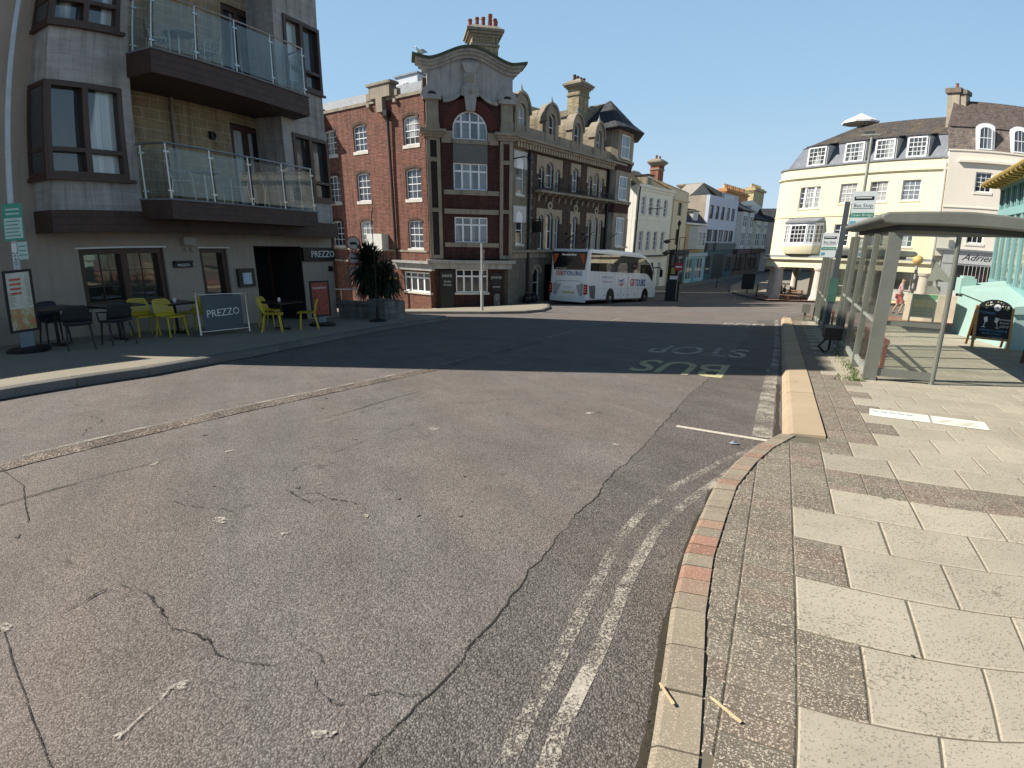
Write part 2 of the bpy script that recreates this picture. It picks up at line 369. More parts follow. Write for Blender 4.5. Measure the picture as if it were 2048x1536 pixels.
WHITEW=worn_paint('very_worn_white_paint',(.46,.42,.36),.80,75,.10)
WHITEX=worn_paint('worn_line_paint',(.50,.455,.385),.66,85,.09)
TEXTP=worn_paint('worn_letter_paint',(.50,.455,.385),.46,60,.08)
YELLP=worn_paint('worn_yellow_paint',(.56,.50,.27),.22,60)
CRACK=worn_paint('crack_dark',(.022,.02,.018),.36,130,.05,.95)
SPLAT=worn_paint('splash_white',(.50,.46,.40),.62,60,.12)
# ------------------------------------------------------------------ ground
def sheet(name,poly,off,m,thick=0,step=2.0,parent=None):
    bm=bmesh.new(); f=bm.faces.new([bm.verts.new((x,y,0)) for x,y in poly])
    xs=[p[0] for p in poly]; ys=[p[1] for p in poly]
    cuts=[]
    y=22
    while y<=48: cuts.append(((0,y,0),(0,1,0))); y+=step
    cuts.append(((0,-15,0),(0,1,0)))
    x=-12
    while x<=2: cuts.append(((x,0,0),(1,0,0))); x+=step
    for c,n in cuts:
        if n[1] and not (min(ys)<c[1]<max(ys)): continue
        if n[0] and (not (min(xs)<c[0]<max(xs)) or max(ys)<22): continue
        bmesh.ops.bisect_plane(bm,geom=bm.verts[:]+bm.edges[:]+bm.faces[:],plane_co=c,plane_no=n)
    bmesh.ops.triangulate(bm,faces=[f for f in bm.faces if len(f.verts)>4])
    for v in bm.verts: v.co.z=gz(v.co.x,max(v.co.y,-15))+off
    if thick:
        be=[e for e in bm.edges if len(e.link_faces)==1]
        r=bmesh.ops.extrude_edge_only(bm,edges=be)
        for v in r['geom']:
            if isinstance(v,bmesh.types.BMVert): v.co.z-=thick
    bmesh.ops.recalc_face_normals(bm,faces=bm.faces)
    fs=[f for f in bm.faces if abs(f.normal.z)>.5]
    if fs and sum(f.normal.z for f in fs)<0: bmesh.ops.reverse_faces(bm,faces=bm.faces)
    me=bpy.data.meshes.new(name); bm.to_mesh(me); bm.free()
    # uv from ground plane
    uvl=me.uv_layers.new(name='uv')
    for lp in me.loops: v=me.vertices[lp.vertex_index].co; uvl.data[lp.index].uv=(v.x*.891+v.y*-.454, v.x*.454+v.y*.891)
    me.materials.append(m); o=bpy.data.objects.new(name,me); C.objects.link(o)
    if parent: o.parent=parent
    return o
GRASS=mat('far_ground',(.16,.15,.12),.95,var=.3,vs=.1)
g=struct(sheet('ground',[(-700,-300),(700,-300),(700,900),(-700,900)],-.06,GRASS))
g=struct(sheet('road',[(-70,-40),(90,-40),(90,160),(-70,160)],0,ASPH))
# right hand pavement
KR=[(-1.55,-3.5),(-.35,-.6),(.12,.5),(.43,1.25),(.69,1.92),(.9,2.38),(1.16,2.86),(1.42,3.33),(1.78,3.83),(2.1,4.22),(2.48,4.59)]
KK=[(2.48,4.59),(3.91,7.43),(6.4,12.4),(8.7,17.0),(11.0,21.6)]
KE=[(11.0,21.6),(11.6,22.5),(12.6,23.2),(14,23.5),(18,23.3),(24,20.5)]
PR_OFF=.10
def off_path(path,d):
    out=[]
    for i,(x,y) in enumerate(path):
        a=Vector(path[max(i-1,0)]); b=Vector(path[min(i+1,len(path)-1)]); t=(b-a).normalized(); out.append((x+t.y*d,y-t.x*d))
    return out
struct(sheet('pavement',off_path(KR+KK[1:]+KE[1:],.10)+[(40,14),(40,-12),(-3,-12),(-3,-6)],PR_OFF-.006,JOINT,thick=.2))
def off_path(path,d):
    out=[]
    for i,(x,y) in enumerate(path):
        a=Vector(path[max(i-1,0)]); b=Vector(path[min(i+1,len(path)-1)]); t=(b-a).normalized(); out.append((x+t.y*d,y-t.x*d))
    return out
def resample(path,step):
    out=[Vector(path[0])]; 
    for a,b in zip(path,path[1:]):
        a=Vector(a);b=Vector(b); L=(b-a).length; n=max(1,round(L/step))
        for k in range(1,n+1): out.append(a+(b-a)*k/n)
    return [(p.x,p.y) for p in out]
def kerb(name,path,wd,top,m,step=.2,gap=.004,batter=0.0,jit=.006):
    """kerb stones along path; the path is the road-side edge, stones lie to its right"""
    P=resample(path,step); Q=off_path(P,wd); Bt=off_path(P,batter); mb=MB()
    for i in range(len(P)-1):
        t=(Vector(P[i+1])-Vector(P[i])); L=t.length; t/=L; g_=t*gap
        j=random.uniform(-jit,jit)
        def pt(q,s,z): x,y=q[0]+g_.x*s,q[1]+g_.y*s; return (x,y,gz(x,y)+z)
        tp=top+random.uniform(-jit,jit)*.5
        a=[pt(P[i],1,-.08),pt(Q[i],1,-.08),pt(Q[i+1],-1,-.08),pt(P[i+1],-1,-.08)]
        c=[pt(Bt[i],1,tp-.012),pt(Q[i],1,tp),pt(Q[i+1],-1,tp),pt(Bt[i+1],-1,tp-.012)]
        # chamfered arris
        e=.014
        def lerp(p,q,f): return tuple(p[k]+(q[k]-p[k])*f for k in range(3))
        mid=[lerp(c[0],c[1],.14),c[1],c[2],lerp(c[3],c[2],.14)]
        mid[0]=(mid[0][0],mid[0][1],mid[0][2]+.012-.012); 
        k=len(mb.v); mb.v+=[Vector(p) for p in a]+[Vector((p[0],p[1],p[2]-(.012 if n in(0,3) else 0))) for n,p in enumerate(c)]+[Vector(p) for p in mid]
        A=lambda n:k+n
        mb.f+=[(A(0),A(1),A(2),A(3)),(A(0),A(3),A(7),A(4)),(A(4),A(7),A(11),A(8)),(A(8),A(11),A(10),A(9)),(A(1),A(9),A(10),A(2)),(A(0),A(4),A(8),A(9),A(1)),(A(3),A(2),A(10),A(11),A(7))]
    return mb.build(name,m,weld=False)
struct(kerb('kerb',KR[:5],.135,PR_OFF+.004,KERB,step=.21))
struct(kerb('kerb',KR[4:],.135,PR_OFF+.004,KERB,step=.115))
struct(kerb('kerb',KK,.36,.118,KASSEL,step=.98,batter=.075,gap=.003))
struct(kerb('kerb',KE,.14,PR_OFF+.004,KERB,step=.6))
# slabs and blocks (rows run across the pavement, half bond)
SF=Fr(1.02,1.85,117); 
def seg_dist(x,y,path):
    best=1e9
    for a,b in zip(path,path[1:]):
        a=Vector(a);b=Vector(b);ab=b-a; p=Vector((x,y)); t=cl((p-a).dot(ab)/ab.length_squared); q=a+ab*t; dd=(p-q).length
        if dd<best: best=dd; side=(ab.x*(y-a.y)-ab.y*(x-a.x))
    return best if side<0 else -best
KALL=[(-6,-14)]+KR+KK[1:]+KE[1:]
def near_kerb(x,y):
    d=seg_dist(x,y,KALL); w=.368 if (x>2.42 and y>4.4 and y<21.7 and seg_dist(x,y,KK)<.8) else .139
    return d-w
S_=.44; sl_=MB(); bl_=MB(); dg_=MB()
def brk(mb,F,u,v,su,sv,zt,g_=.004):
    """one paving unit with a small chamfer; v runs along the street (F: p is toward +v here)"""
    c=[(u+g_,v+g_),(u+su-g_,v+g_),(u+su-g_,v+sv-g_),(u+g_,v+sv-g_)]
    h=.006
    def P(uu,vv,z): q=F.w(uu,-vv,0); return Vector((q.x,q.y,gz(q.x,q.y)+PR_OFF+z))
    lo=[P(a,b,zt-.02) for a,b in c]; tilt=[random.uniform(-.0012,.0012) for _ in c]
    mid=[P(a,b,zt-h*.6+tilt[i]) for i,(a,b) in enumerate(c)]
    ci=[(u+g_+h,v+g_+h),(u+su-g_-h,v+g_+h),(u+su-g_-h,v+sv-g_-h),(u+g_+h,v+sv-g_-h)]
    hi=[P(a,b,zt+tilt[i]) for i,(a,b) in enumerate(ci)]
    k=len(mb.v); mb.v+=lo+mid+hi
    for i in range(4):
        j=(i+1)%4; mb.f+=[(k+i,k+j,k+4+j,k+4+i),(k+4+i,k+4+j,k+8+j,k+8+i)]
    mb.f.append((k+8,k+9,k+10,k+11))
ROWA,ROWB=4,44
for r in range(-6,46):
    v=r*S_; band=(r==4)
    u=-2.5-(.22 if r%2 else 0)
    while u<(12 if r<30 else 9):
        q=SF.w(u,-v,0); q2=SF.w(u,-(v+S_),0)
        d=min(near_kerb(q.x,q.y),near_kerb(q2.x,q2.y)); cq=SF.w(u+.22,-(v+.22),0)
        far=cq.y>13.5
        if cq.y<-1.2 or cq.y>23 or cq.x<-.5: u+=S_; continue
        lim=.20 if cq.y<5 else .17
        if d>lim and not band: brk(sl_,SF,u,v,S_,S_,0,.0045)
        elif d>-.75:
            # fill with blocks 220 x 110
            for a in range(2):
                for b in range(4):
                    uu=u+a*S_/2; vv=v+b*S_/4
                    m1=near_kerb(*SF.w(uu,-vv,0).xy); m2=near_kerb(*SF.w(uu,-(vv+S_/4),0).xy); m3=near_kerb(*SF.w(uu+S_/2,-(vv),0).xy)
                    if min(m1,m2)>-.02: brk(bl_,SF,uu,vv,S_/2,S_/4,-.001,.002)
                    elif m3>.02:
                        sh=max(0,-min(m1,m2)); 
                        if sh<S_/2-.03: brk(bl_,SF,uu+sh,vv,S_/2-sh,S_/4,-.001,.002)
        u+=S_
struct(sl_.build('pavement_slabs',SLAB,weld=False)); struct(bl_.build('pavement_blocks',BLOCK,weld=False))
struct(sheet('pavement',[(13.2,15.2),(16,13.4),(34,6),(38,12),(24,20.2),(18,23.1),(14,23.3),(12.6,23.0),(12.4,19.6)],PR_OFF+.012,REDPAVE))
# left hand pavement in front of the restaurant
KL=[(-13,-6),(-8.6,1.3),(-7.4,3.6),(-6.17,5.87),(-5.33,7.54),(-4.85,9.6),(-4.45,12.0),(-4.0,14.5),(-3.35,17.3),(-2.75,19.4),(-2.55,20.2),(-2.75,20.9),(-3.5,21.3),(-5,21.8),(-9,24.5),(-14,28)]
struct(sheet('pavement',KL+[(-40,28),(-40,-10),(-15,-10)],.12,PAVL,thick=.0))
def kerbl(name,path,top,m,wd=.15,step=.9):
    P=path[::-1]
    return kerb(name,P,wd,top,m,step=step,jit=.004)
struct(kerbl('kerb',KL,.135,GREYKERB))
# hotel side pavement
PLx,PLy=-5.47,35.38
HL=Fr(PLx,PLy,127); HC=Fr(PLx,PLy,78); HR=Fr(-.35,36.6,37.5); ROW=Fr(12.2,55.0,37); YE=Fr(23.29,47.61,147.6); PZ=Fr(-6.4,19.15,21.8)
def xy(F,u,p): q=F.w(u,p,0); return (q.x,q.y)
KH=[(-24,42),(-14,31.2),(-9.2,27.8),(-5.5,26.0),(-1.2,25.4),(.6,25.8),(1.6,27.4),(2.2,30.5),(2.4,34.5),xy(HR,3.0,1.15),xy(HR,20,1.15),xy(HR,23,2.4),xy(ROW,3,3.0),xy(ROW,12,2.3),xy(ROW,40,2.0),xy(ROW,60,2.0)]
struct(sheet('pavement',KH+[xy(ROW,60,-6),xy(HR,20,-8),(-8,48),(-20,55)],.12,PAVL))
struct(kerbl('kerb',KH,.135,GREYKERB,step=.9))
# yellow building's pavement
KY=[(47,100),(33,76),(25.5,62),(22.6,55),(21.9,50.5),(22.4,47),(24.0,43.5),(27.5,37.5),(31,33.5),(40,28)]
KYr=KY
struct(sheet('pavement',KY+[(60,30),(60,100)],.12,PAVL))
struct(sheet('pavement',[xy(YE,.3,1.8),xy(YE,12,2.4),xy(YE,12,-3.3),xy(YE,-3,-3.3),xy(YE,-2.6,-.6),xy(YE,-1,1.2)],.128,REDPAVE))
struct(kerb('kerb',KY[::-1][::-1],.15,.135,GREYKERB,step=.9))
# ---- markings, repairs and cracks
GUT=worn_paint('gutter_grime',(.045,.038,.025),.22,45,.10,.95)
def jag(path,amp,step=.05,seed=1):
    rnd=random.Random(seed); P=resample(path,step); out=[]; j=0
    for i,(x,y) in enumerate(P):
        a=Vector(P[max(i-1,0)]); b=Vector(P[min(i+1,len(P)-1)]); t=(b-a).normalized(); j=j*.72+rnd.uniform(-amp,amp)
        out.append((x+t.y*j,y-t.x*j))
    return out
def strip(name,path,wd,off,m,kind='structure',wf=None,parent=None,dash=None):
    P=path; mb=MB(); L=0
    A=off_path(P,-wd/2); B=off_path(P,wd/2)
    for i in range(len(P)-1):
        s=1 if wf is None else wf(i/(len(P)-1))
        s2=1 if wf is None else wf((i+1)/(len(P)-1))
        L+= (Vector(P[i+1])-Vector(P[i])).length
        if dash and (L%dash[0])>dash[1]: continue
        def q(c,e,s): x=c[0]+(e[0]-c[0])*s; y=c[1]+(e[1]-c[1])*s; return (x,y,gz(x,y)+off)
        mb.poly([q(P[i],A[i],s),q(P[i],B[i],s),q(P[i+1],B[i+1],s2),q(P[i+1],A[i+1],s2)])
    return struct(mb.build(name,m),kind)
# dark repaired strip along the kerb
edge=[(-1.6,-1.2),(-.75,.6),(-.31,1.5),(.0,2.1),(.42,2.95),(.86,3.78),(1.55,5.05),(2.4,6.7),(3.58,8.74),(6.6,14.6),(10.2,21.7)]
ej=jag(edge,.014,.06,3)
kr_in=off_path(KALL[1:len(KR)+len(KK)-0],.05)
struct(sheet('road',ej+kr_in[::-1],.004,ASPH2))
strip('road_crack',jag(ej,.003,.012,77),.0075,.0062,CRACK,wf=lambda t:(.35+.9*abs(math.sin(t*37))) * (1 if t<.62 else .45))
# centre line: worn white edge, coarse planed strip beside it
cl0=[(-6.5,-1.0),(-4.08,3.75),(-3.21,5.52),(-1.42,8.66),(-.28,11.17),(.7,13.4)]
strip('road',jag([(x+.14,y-.07) for x,y in cl0],.006,.1,5),.22,.0035,ASPH3)
strip('road_marking',jag(cl0[:5],.004,.1,6),.06,.006,WHITEW)
strip('road_crack',jag([(x+.245,y-.12) for x,y in cl0],.008,.06,8),.009,.0055,CRACK,wf=lambda t:.4+.8*abs(math.sin(t*51)))
cl1=[(.7,13.4),(3.4,19.4),(5.2,23.5)]
strip('road_marking',resample(cl1,.25),.1,.006,WHITEX,dash=(6,4))
# second long joint and the coarse wheel track beside it
j2=[(-5.2,-.6),(-3.6,2.42),(-2.72,4.05),(-1.9,5.4),(-.55,8.1),(.6,10.3)]
strip('road_crack',jag(j2,.012,.06,12),.011,.006,CRACK,wf=lambda t:max(0,.75*math.sin(t*23)+.45))
# near joint bottom left
strip('road_crack',jag([(-2.15,1.72),(-1.72,1.35),(-1.3,.98),(-1.0,.75)],.002,.04,4),.007,.006,CRACK)
strip('road_crack',jag([(-3.98,3.64),(-3.45,3.32),(-2.9,2.75)],.006,.05,14),.006,.006,CRACK)

strip('road_gutter',jag(off_path(resample(KR+KK[1:2],.05),-.012),.004,.05,91),.045,.0085,GUT,wf=lambda t:.5+.8*abs(math.sin(t*43)*math.sin(t*17+1)))
strip('road_gutter',jag(off_path(resample(KL[2:11],.1),-.0),.006,.1,92),.10,.006,GUT)
def gpt(x,y,off): return Vector((x,y,gz(x,y)+off))
CR=[
([(-2.01,1.84),(-1.93,1.99),(-1.9,2.13),(-1.86,2.16),(-1.74,2.13),(-1.63,2.07),(-1.53,1.97),(-1.41,1.86),(-1.3,1.83),(-1.21,1.79),(-1.14,1.71),(-1.05,1.68),(-.96,1.66),(-.89,1.65),(-.84,1.67)],.013),
([(-.82,1.74),(-.75,1.73),(-.69,1.66)],.009),([(-.73,1.61),(-.67,1.52),(-.61,1.47),(-.54,1.48),(-.44,1.54),(-.3,1.51)],.007),
([(-1.6,3.36),(-1.46,3.23),(-1.32,3.11),(-1.24,3.19),(-.98,3.09)],.014),([(-1.46,3.23),(-1.33,3.27),(-1.24,3.19)],.011),
([(-1.63,3.54),(-1.68,3.74),(-1.59,3.97),(-1.46,4.22),(-1.23,4.67),(-.98,5.12),(-.69,5.44)],.008),
([(-2.3,3.13),(-2.21,3.13),(-2.0,3.04),(-1.83,3.02),(-1.66,2.92)],.008),([(-3.91,4.51),(-4.07,4.75),(-4.14,5.07),(-4.47,5.25)],.012),
([(-.72,6.07),(-.55,5.98),(-.33,6.04),(-.22,6.21),(.05,6.26)],.014),([(1.09,5.91),(1.37,6.03),(1.6,6.0)],.010),
([(-3.3,1.9),(-2.9,2.2),(-2.6,2.1)],.008),([(-2.0,4.9),(-1.3,6.1),(-1.1,6.9)],.009)]
for i,(p,wd) in enumerate(CR):
    strip('road_crack',jag(p,.006,.012,40+i),wd*.8,.0062,CRACK,wf=lambda t,i=i:(.12+1.0*abs(math.sin(t*29+i)*math.sin(t*11+2*i)))*min(1,8*t+.2,8*(1-t)+.2))
def blob(name,x,y,r,m,off=.0062,seed=0,asp=1.0,az=0):
    rnd=random.Random(seed); mb=MB(); n=22; ph=[rnd.uniform(0,6.3) for _ in range(4)]
    pts=[]
    for k in range(n):
        a=2*PI*k/n; rr=r*(1+.22*math.sin(2*a+ph[0])+.2*math.sin(3*a+ph[1])+.16*math.sin(5*a+ph[2])+rnd.uniform(-.16,.16))
        dx,dy=rr*math.cos(a),rr*asp*math.sin(a); px,py=x+dx*math.cos(az)-dy*math.sin(az),y+dx*math.sin(az)+dy*math.cos(az)
        pts.append((px,py,gz(px,py)+off))
    mb.poly(pts); return struct(mb.build(name,m))
SP=[(.035,-1.18,1.54),(.014,-1.26,1.28),(.05,-2.16,1.73),(.05,-1.75,2.86),(.02,-1.62,2.94),(.02,-1.3,2.69),(.02,-.61,1.35),(.016,-.57,1.35),(.01,-.53,1.33),(.055,-.78,4.85),(.05,.43,7.14),(.045,.89,5.57),(.035,.96,4.42),(.02,.77,4.9),(.02,-.9,2.92),(.018,-1.38,3.44),(.035,-2.79,3.83),(.03,-2.39,4.15),(.016,-1.59,3.4),(.04,2.35,6.97),(.012,-2.3,2.2),(.014,.2,3.6),(.016,-.3,5.9),(.02,-1.8,6.2),(.02,1.6,7.4)]
for i,(r,x,y) in enumerate(SP): blob('road_splash',x,y,r,SPLAT,seed=i,asp=random.uniform(.5,.9),az=random.uniform(0,3))
strip('road_splash',jag([(-1.18,1.54),(-1.21,1.52),(-1.21,1.47),(-1.23,1.39),(-1.24,1.32),(-1.25,1.26)],.001,.02,3),.008,.0062,SPLAT,wf=lambda t:.5+.5*abs(math.sin(t*9)))
for i in range(26): 
    x=random.uniform(-3,1.2); y=random.uniform(1.8,8); blob('road_stain',x,y,random.uniform(.012,.03),ASPH2,off=.005,seed=100+i,asp=.6,az=random.uniform(0,3))
# double lines along the kerb, bay end line, edge line, lettering
dyi=[(-.75,-.9),(-.25,.55),(-.01,1.24),(.08,1.46),(.27,1.87),(.46,2.29),(.65,2.7),(.88,3.06),(1.19,3.45),(1.73,4.0),(2.26,4.46),(2.38,4.56)]
dyo=[(-.64,-1.0),(-.14,.5),(.11,1.22),(.19,1.42),(.38,1.79),(.55,2.17),(.72,2.5),(.86,2.75),(1.16,3.15),(1.71,3.78),(2.22,4.27),(2.42,4.43)]
strip('road_marking',jag(dyi,.0015,.06,21),.060,.0066,WHITEW); strip('road_marking',jag(dyo,.0015,.06,22),.060,.0066,WHITEX)
strip('road_marking',[(1.71,5.08),(2.46,4.585)],.075,.0072,WHITEP)
eo=[(2.5,4.68),(3.46,6.57),(4.61,8.8),(6.04,11.6),(10.9,21.5)]
strip('road_marking',off_path(resample(eo[:3],.1),-.11),.17,.0066,WHITEX)
strip('road_marking',off_path(resample(eo[1:],.3),-.09),.12,.0069,WHITEX)
def roadtext(s,x,y,az,wd,ht,m,sp=1.0):
    cu=bpy.data.curves.new('t','FONT'); cu.body=s; cu.size=1; cu.align_x='CENTER'; cu.align_y='CENTER'; cu.space_character=sp; cu.offset=.012
    to=bpy.data.objects.new('t',cu); C.objects.link(to); dg=bpy.context.evaluated_depsgraph_get(); me=bpy.data.meshes.new_from_object(to.evaluated_get(dg)); bpy.data.objects.remove(to)
    xs=[v.co.x for v in me.vertices]; ys=[v.co.y for v in me.vertices]; cx,cy=(min(xs)+max(xs))/2,(min(ys)+max(ys))/2; kx=wd/(max(xs)-min(xs)); ky=ht/(max(ys)-min(ys))
    F=Fr(x,y,az); mb=MB()
    for v in me.vertices:
        q=F.w((v.co.x-cx)*kx,-(v.co.y-cy)*ky,0)   # up of the letters = -p
        mb.v.append(Vector((q.x,q.y,gz(q.x,q.y)+.0072)))
    mb.f=[tuple(p.vertices) for p in me.polygons]; bpy.data.meshes.remove(me)
    o=struct(mb.build('road_marking',m)); return o
roadtext('BUS',2.95,8.92,-63,1.5,1.5,YELLP)
roadtext('STOP',4.1,11.3,-63,1.95,1.5,TEXTP)
roadtext('BUS',8.3,18.8,-63,1.35,1.8,TEXTP)
for q in [((13.2,29.3),(17.6,23.9)),((14.3,31.6),(18.9,26.0)),((15.6,34.0),(20.3,28.3))]:
    strip('road_marking',resample(q,.5),.5,.006,WHITEX)
strip('road_marking',resample([(5.4,27.4),(12,37),(16,43)],.4),.1,.006,WHITEX,dash=(3,1.6))
strip('road_marking',resample([(11.5,24.2),(15,30)],.4),.1,.006,WHITEX,dash=(2,1.2))
strip('road_marking',resample([(19,45),(21,50)],.4),.12,.006,WHITEX); strip('road_marking',resample([(15,44),(19,42)],.4),.12,.006,WHITEX,dash=(1.2,.7))
GUM=mat('gum_dark',(.11,.10,.085),.8); rg=random.Random(21)
for i in range(60):
    u=rg.uniform(.3,5); v=rg.uniform(-.6,7); q=SF.w(u,-v,0)
    if near_kerb(q.x,q.y)<.1: continue
    n=9; r=rg.uniform(.006,.017); mb=MB(); mb.poly([gpt(q.x+r*(1+rg.uniform(-.25,.25))*math.cos(2*PI*k/n),q.y+r*.8*(1+rg.uniform(-.25,.25))*math.sin(2*PI*k/n),PR_OFF+.003) for k in range(n)]); struct(mb.build('pavement_stain',GUM if i%4 else SPLAT))
# printed plaque on the slabs: two white panels with faint coloured marks
PLQ=mat('plaque_white',(.74,.73,.66),.7,var=.06,streak=0,dirt=(.3,.3,.25))
BLUEM=mat('plaque_blue',(.22,.30,.42),.7); OCHM=mat('plaque_ochre',(.52,.42,.24),.7)
def quadstrip(name,c,m,off,parent=None):
    mb=MB(); mb.poly([gpt(x,y,off) for x,y in c]); return mb.build(name,m,parent)
pq=thing('pavement_plaque','two white printed panels set flush in the slabs in front of the bus shelter','plaque',gpt(4.25,5.2,PR_OFF))
PF=Fr(3.86,5.45,117+7)
def pquad(u0,u1,p0,p1): return [PF.w(u,p,0).xy for u,p in ((u0,p0),(u1,p0),(u1,p1),(u0,p1))]
quadstrip('panel',pquad(0,.52,-.18,.2),PLQ,PR_OFF+.004,pq); quadstrip('panel',pquad(.54,1.02,-.18,.2),PLQ,PR_OFF+.004,pq)
mb=MB()
for k in range(5):
    a=[PF.w(.05+.075*k+.03*math.cos(t),-.05+.03*math.sin(t),0) for t in [0,1,2,3,4,5,6.28]]
    b=[PF.w(.05+.075*k+.018*math.cos(t),-.05+.018*math.sin(t),0) for t in [0,1,2,3,4,5,6.28]]
    for i in range(6): mb.poly([gpt(q.x,q.y,PR_OFF+.006) for q in (a[i],a[i+1],b[i+1],b[i])])
mb.build('printed_rings',BLUEM,pq)
mb=MB()
for k in range(3):
    L=[PF.w(.58+.04*i,-.02+.07*k+.02*math.sin(i*1.3+k),0) for i in range(10)]
    for a,b in zip(L,L[1:]): mb.poly([gpt(a.x,a.y,PR_OFF+.006),gpt(b.x,b.y,PR_OFF+.006),gpt(b.x,b.y+.012,PR_OFF+.006),gpt(a.x,a.y+.012,PR_OFF+.006)])
mb.build('printed_waves',OCHM,pq)
# litter
WOOD=mat('lolly_wood',(.62,.48,.28),.7,var=.12,vs=30)
def stick(a,b,lab):
    mb=MB(); a=gpt(*a,PR_OFF+.006); b=gpt(*b,PR_OFF+.006); t=(b-a).normalized(); s=Vector((t.y,-t.x,0)).normalized()
    pr=[(0,.0025),(.12,.004),(.8,.005),(.95,.006),(1,.0035)]
    L=[a+(b-a)*f+s*wd for f,wd in pr]; Rr=[a+(b-a)*f-s*wd for f,wd in pr][::-1]
    mb.prism(L+Rr,(0,0,.003)); tag(mb.build('wooden_fork',WOOD),lab,'litter','small wooden forks dropped on the kerb')
stick((.515,1.475),(.535,1.385),'thin pale wooden fork dropped on the kerb blocks, the one nearer the road')
stick((.665,1.42),(.725,1.315),'thin pale wooden fork lying across the dark paving joint, away from the road')
WR=mat('wrapper_silver',(.62,.66,.70),.35,metal=.4,var=.3,vs=40); WRB=mat('wrapper_black',(.03,.03,.04),.4)
wp=thing('sweet_wrapper','small black and silver wrapper on the road by the bay line','litter',gpt(2.05,4.5,.012))
mb=MB(); q=gpt(2.05,4.5,.014)
mb.poly([q+Vector((-.05,0,0)),q+Vector((0,-.035,.006)),q+Vector((.05,0,0)),q+Vector((0,.035,.01))]); mb.build('foil',WR,wp)
mb=MB(); mb.poly([q+Vector((-.02,-.008,.012)),q+Vector((.02,-.012,.012)),q+Vector((.03,.006,.012)),q+Vector((-.01,.012,.013))]); mb.build('print',WRB,wp)

# ================================================================== restaurant building (left)
BEIGE=mat('render_beige',(.36,.295,.24),.9,var=.10,vs=.8,streak=.35,dirt=(.2,.165,.14),bump=.15,bs=120)
def blockwall(name,c1,c2,mortar,w,h,ms=.006): return brick(name,c1,c2,mortar,w=w,h=h,ms=ms,stain=.4,var2=.25,staincol=tuple(x*.5 for x in c1))
GREYB=blockwall('grey_stone_block',(.40,.375,.355),(.345,.325,.305),(.27,.255,.24),.62,.30,.004)
TANB=blockwall('tan_stone_block',(.33,.25,.155),(.28,.21,.13),(.44,.38,.28),.46,.235,.010)
BROWN=mat('brown_timber_cladding',(.060,.032,.024),.6,var=.25,vs=4,fine=.2,fs=30,streak=.3)
DKB=mat('brown_window_frame',(.062,.032,.022),.45,var=.15)
BLK=mat('black_paint',(.012,.012,.013),.5,var=.2); STEEL=mat('brushed_steel',(.42,.42,.41),.3,metal=.9,var=.08,fine=.05)
GALV=mat('galvanised_steel',(.42,.44,.46),.5,metal=.55,var=.12,streak=.2); ALU=mat('aluminium_chair',(.60,.58,.52),.4,metal=.6,var=.1)
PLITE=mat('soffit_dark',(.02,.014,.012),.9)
CURT=(.52,.56,.55)
PN_C=pane_mat('pane_curtain',(.035,.045,.05),curt=CURT); PN_D=pane_mat('pane_dark',(.012,.014,.015)); PN_R=pane_mat('pane_restaurant',(.02,.022,.018),rough=.03,spec=1.2)
GLB=clear_glass('balcony_glass',tint=(.88,.92,.91),dirt=.09,haze=(.35,.38,.37))
WLET=mat('white_lettering',(.75,.73,.70),.5,var=.03); LEAD=mat('lead_flashing',(.16,.17,.19),.6)
rb=thing('restaurant_building','grey stone restaurant building with brown bays and two glass balconies','building',PZ.w(-5,0,0))
GF=[(-8.08,-6.10,-.12,1.22),(-5.14,-4.31,-.9,1.20),(-3.41,-1.55,-1.6,1.25)]
MB().wall(PZ,-11.0,-.1,-2.0,1.58,-.35,0,GF).build('ground_floor_wall',BEIGE,rb)
MB().box(PZ,-15.5,-11.5,-4.5,-.7,-1.0,4.1).build('unseen_shadow_block',BEIGE,rb)  # added block out of view, only there to shade the left pavement
MB().box(PZ,-11.0,-8.75,-.4,0,1.58,12.6).build('side_wall',BEIGE,rb)
# body behind (also what throws the long shadow over the road)
MB().box(PZ,-11.0,-.12,-11.5,-1.6,-2.2,12.4).build('wall',BEIGE,rb)
P7=.7
# bays: left and right, two visible storeys and one above
fl=[2.67,5.75,8.83]
holesL=[(-8.78,-7.19,z,z+1.86) for z in fl]; holesR=[(-2.15,-.76,z-.02 if z<3 else z+.0,z+1.80) for z in fl]
MB().wall(PZ,-8.88,-6.92,2.0,12.6,P7-.3,P7,holesL).box(PZ,-6.98,-6.92,-.3,P7-.3,2.0,12.6).build('left_bay_wall',GREYB,rb)
MB().wall(PZ.sub(-8.88,0,90),-P7,.0,2.0,12.6,-.25,0).build('bay_return',GREYB,rb) if False else None
MB().box(PZ,-8.88,-8.80,-.3,P7-.3,2.0,12.6).build('bay_return',GREYB,rb)
MB().wall(PZ,-2.52,-.73,2.0,12.6,P7-.3,P7,holesR).box(PZ,-2.52,-2.40,-.3,P7-.3,2.0,12.6).box(PZ,-.80,-.73,-.3,P7-.3,2.0,12.6).build('right_bay_wall',GREYB,rb)
rec=[(-3.42,-2.50,z,z+2.15) for z in (2.3,5.38,8.46)]
rec=[(-3.42,-2.3,z,z+2.25) for z in (2.3,5.38,8.46)]
MB().wall(PZ,-7.0,-2.3,2.0,12.6,-.5,-.3,rec).build('recess_wall',TANB,rb)
MB().box(PZ,-11.0,-.12,-1.62,-.3,12.4,12.6).box(PZ,-8.9,-.72,-.3,P7+.05,12.6,13.0).build('roof_edge',GREYB,rb)
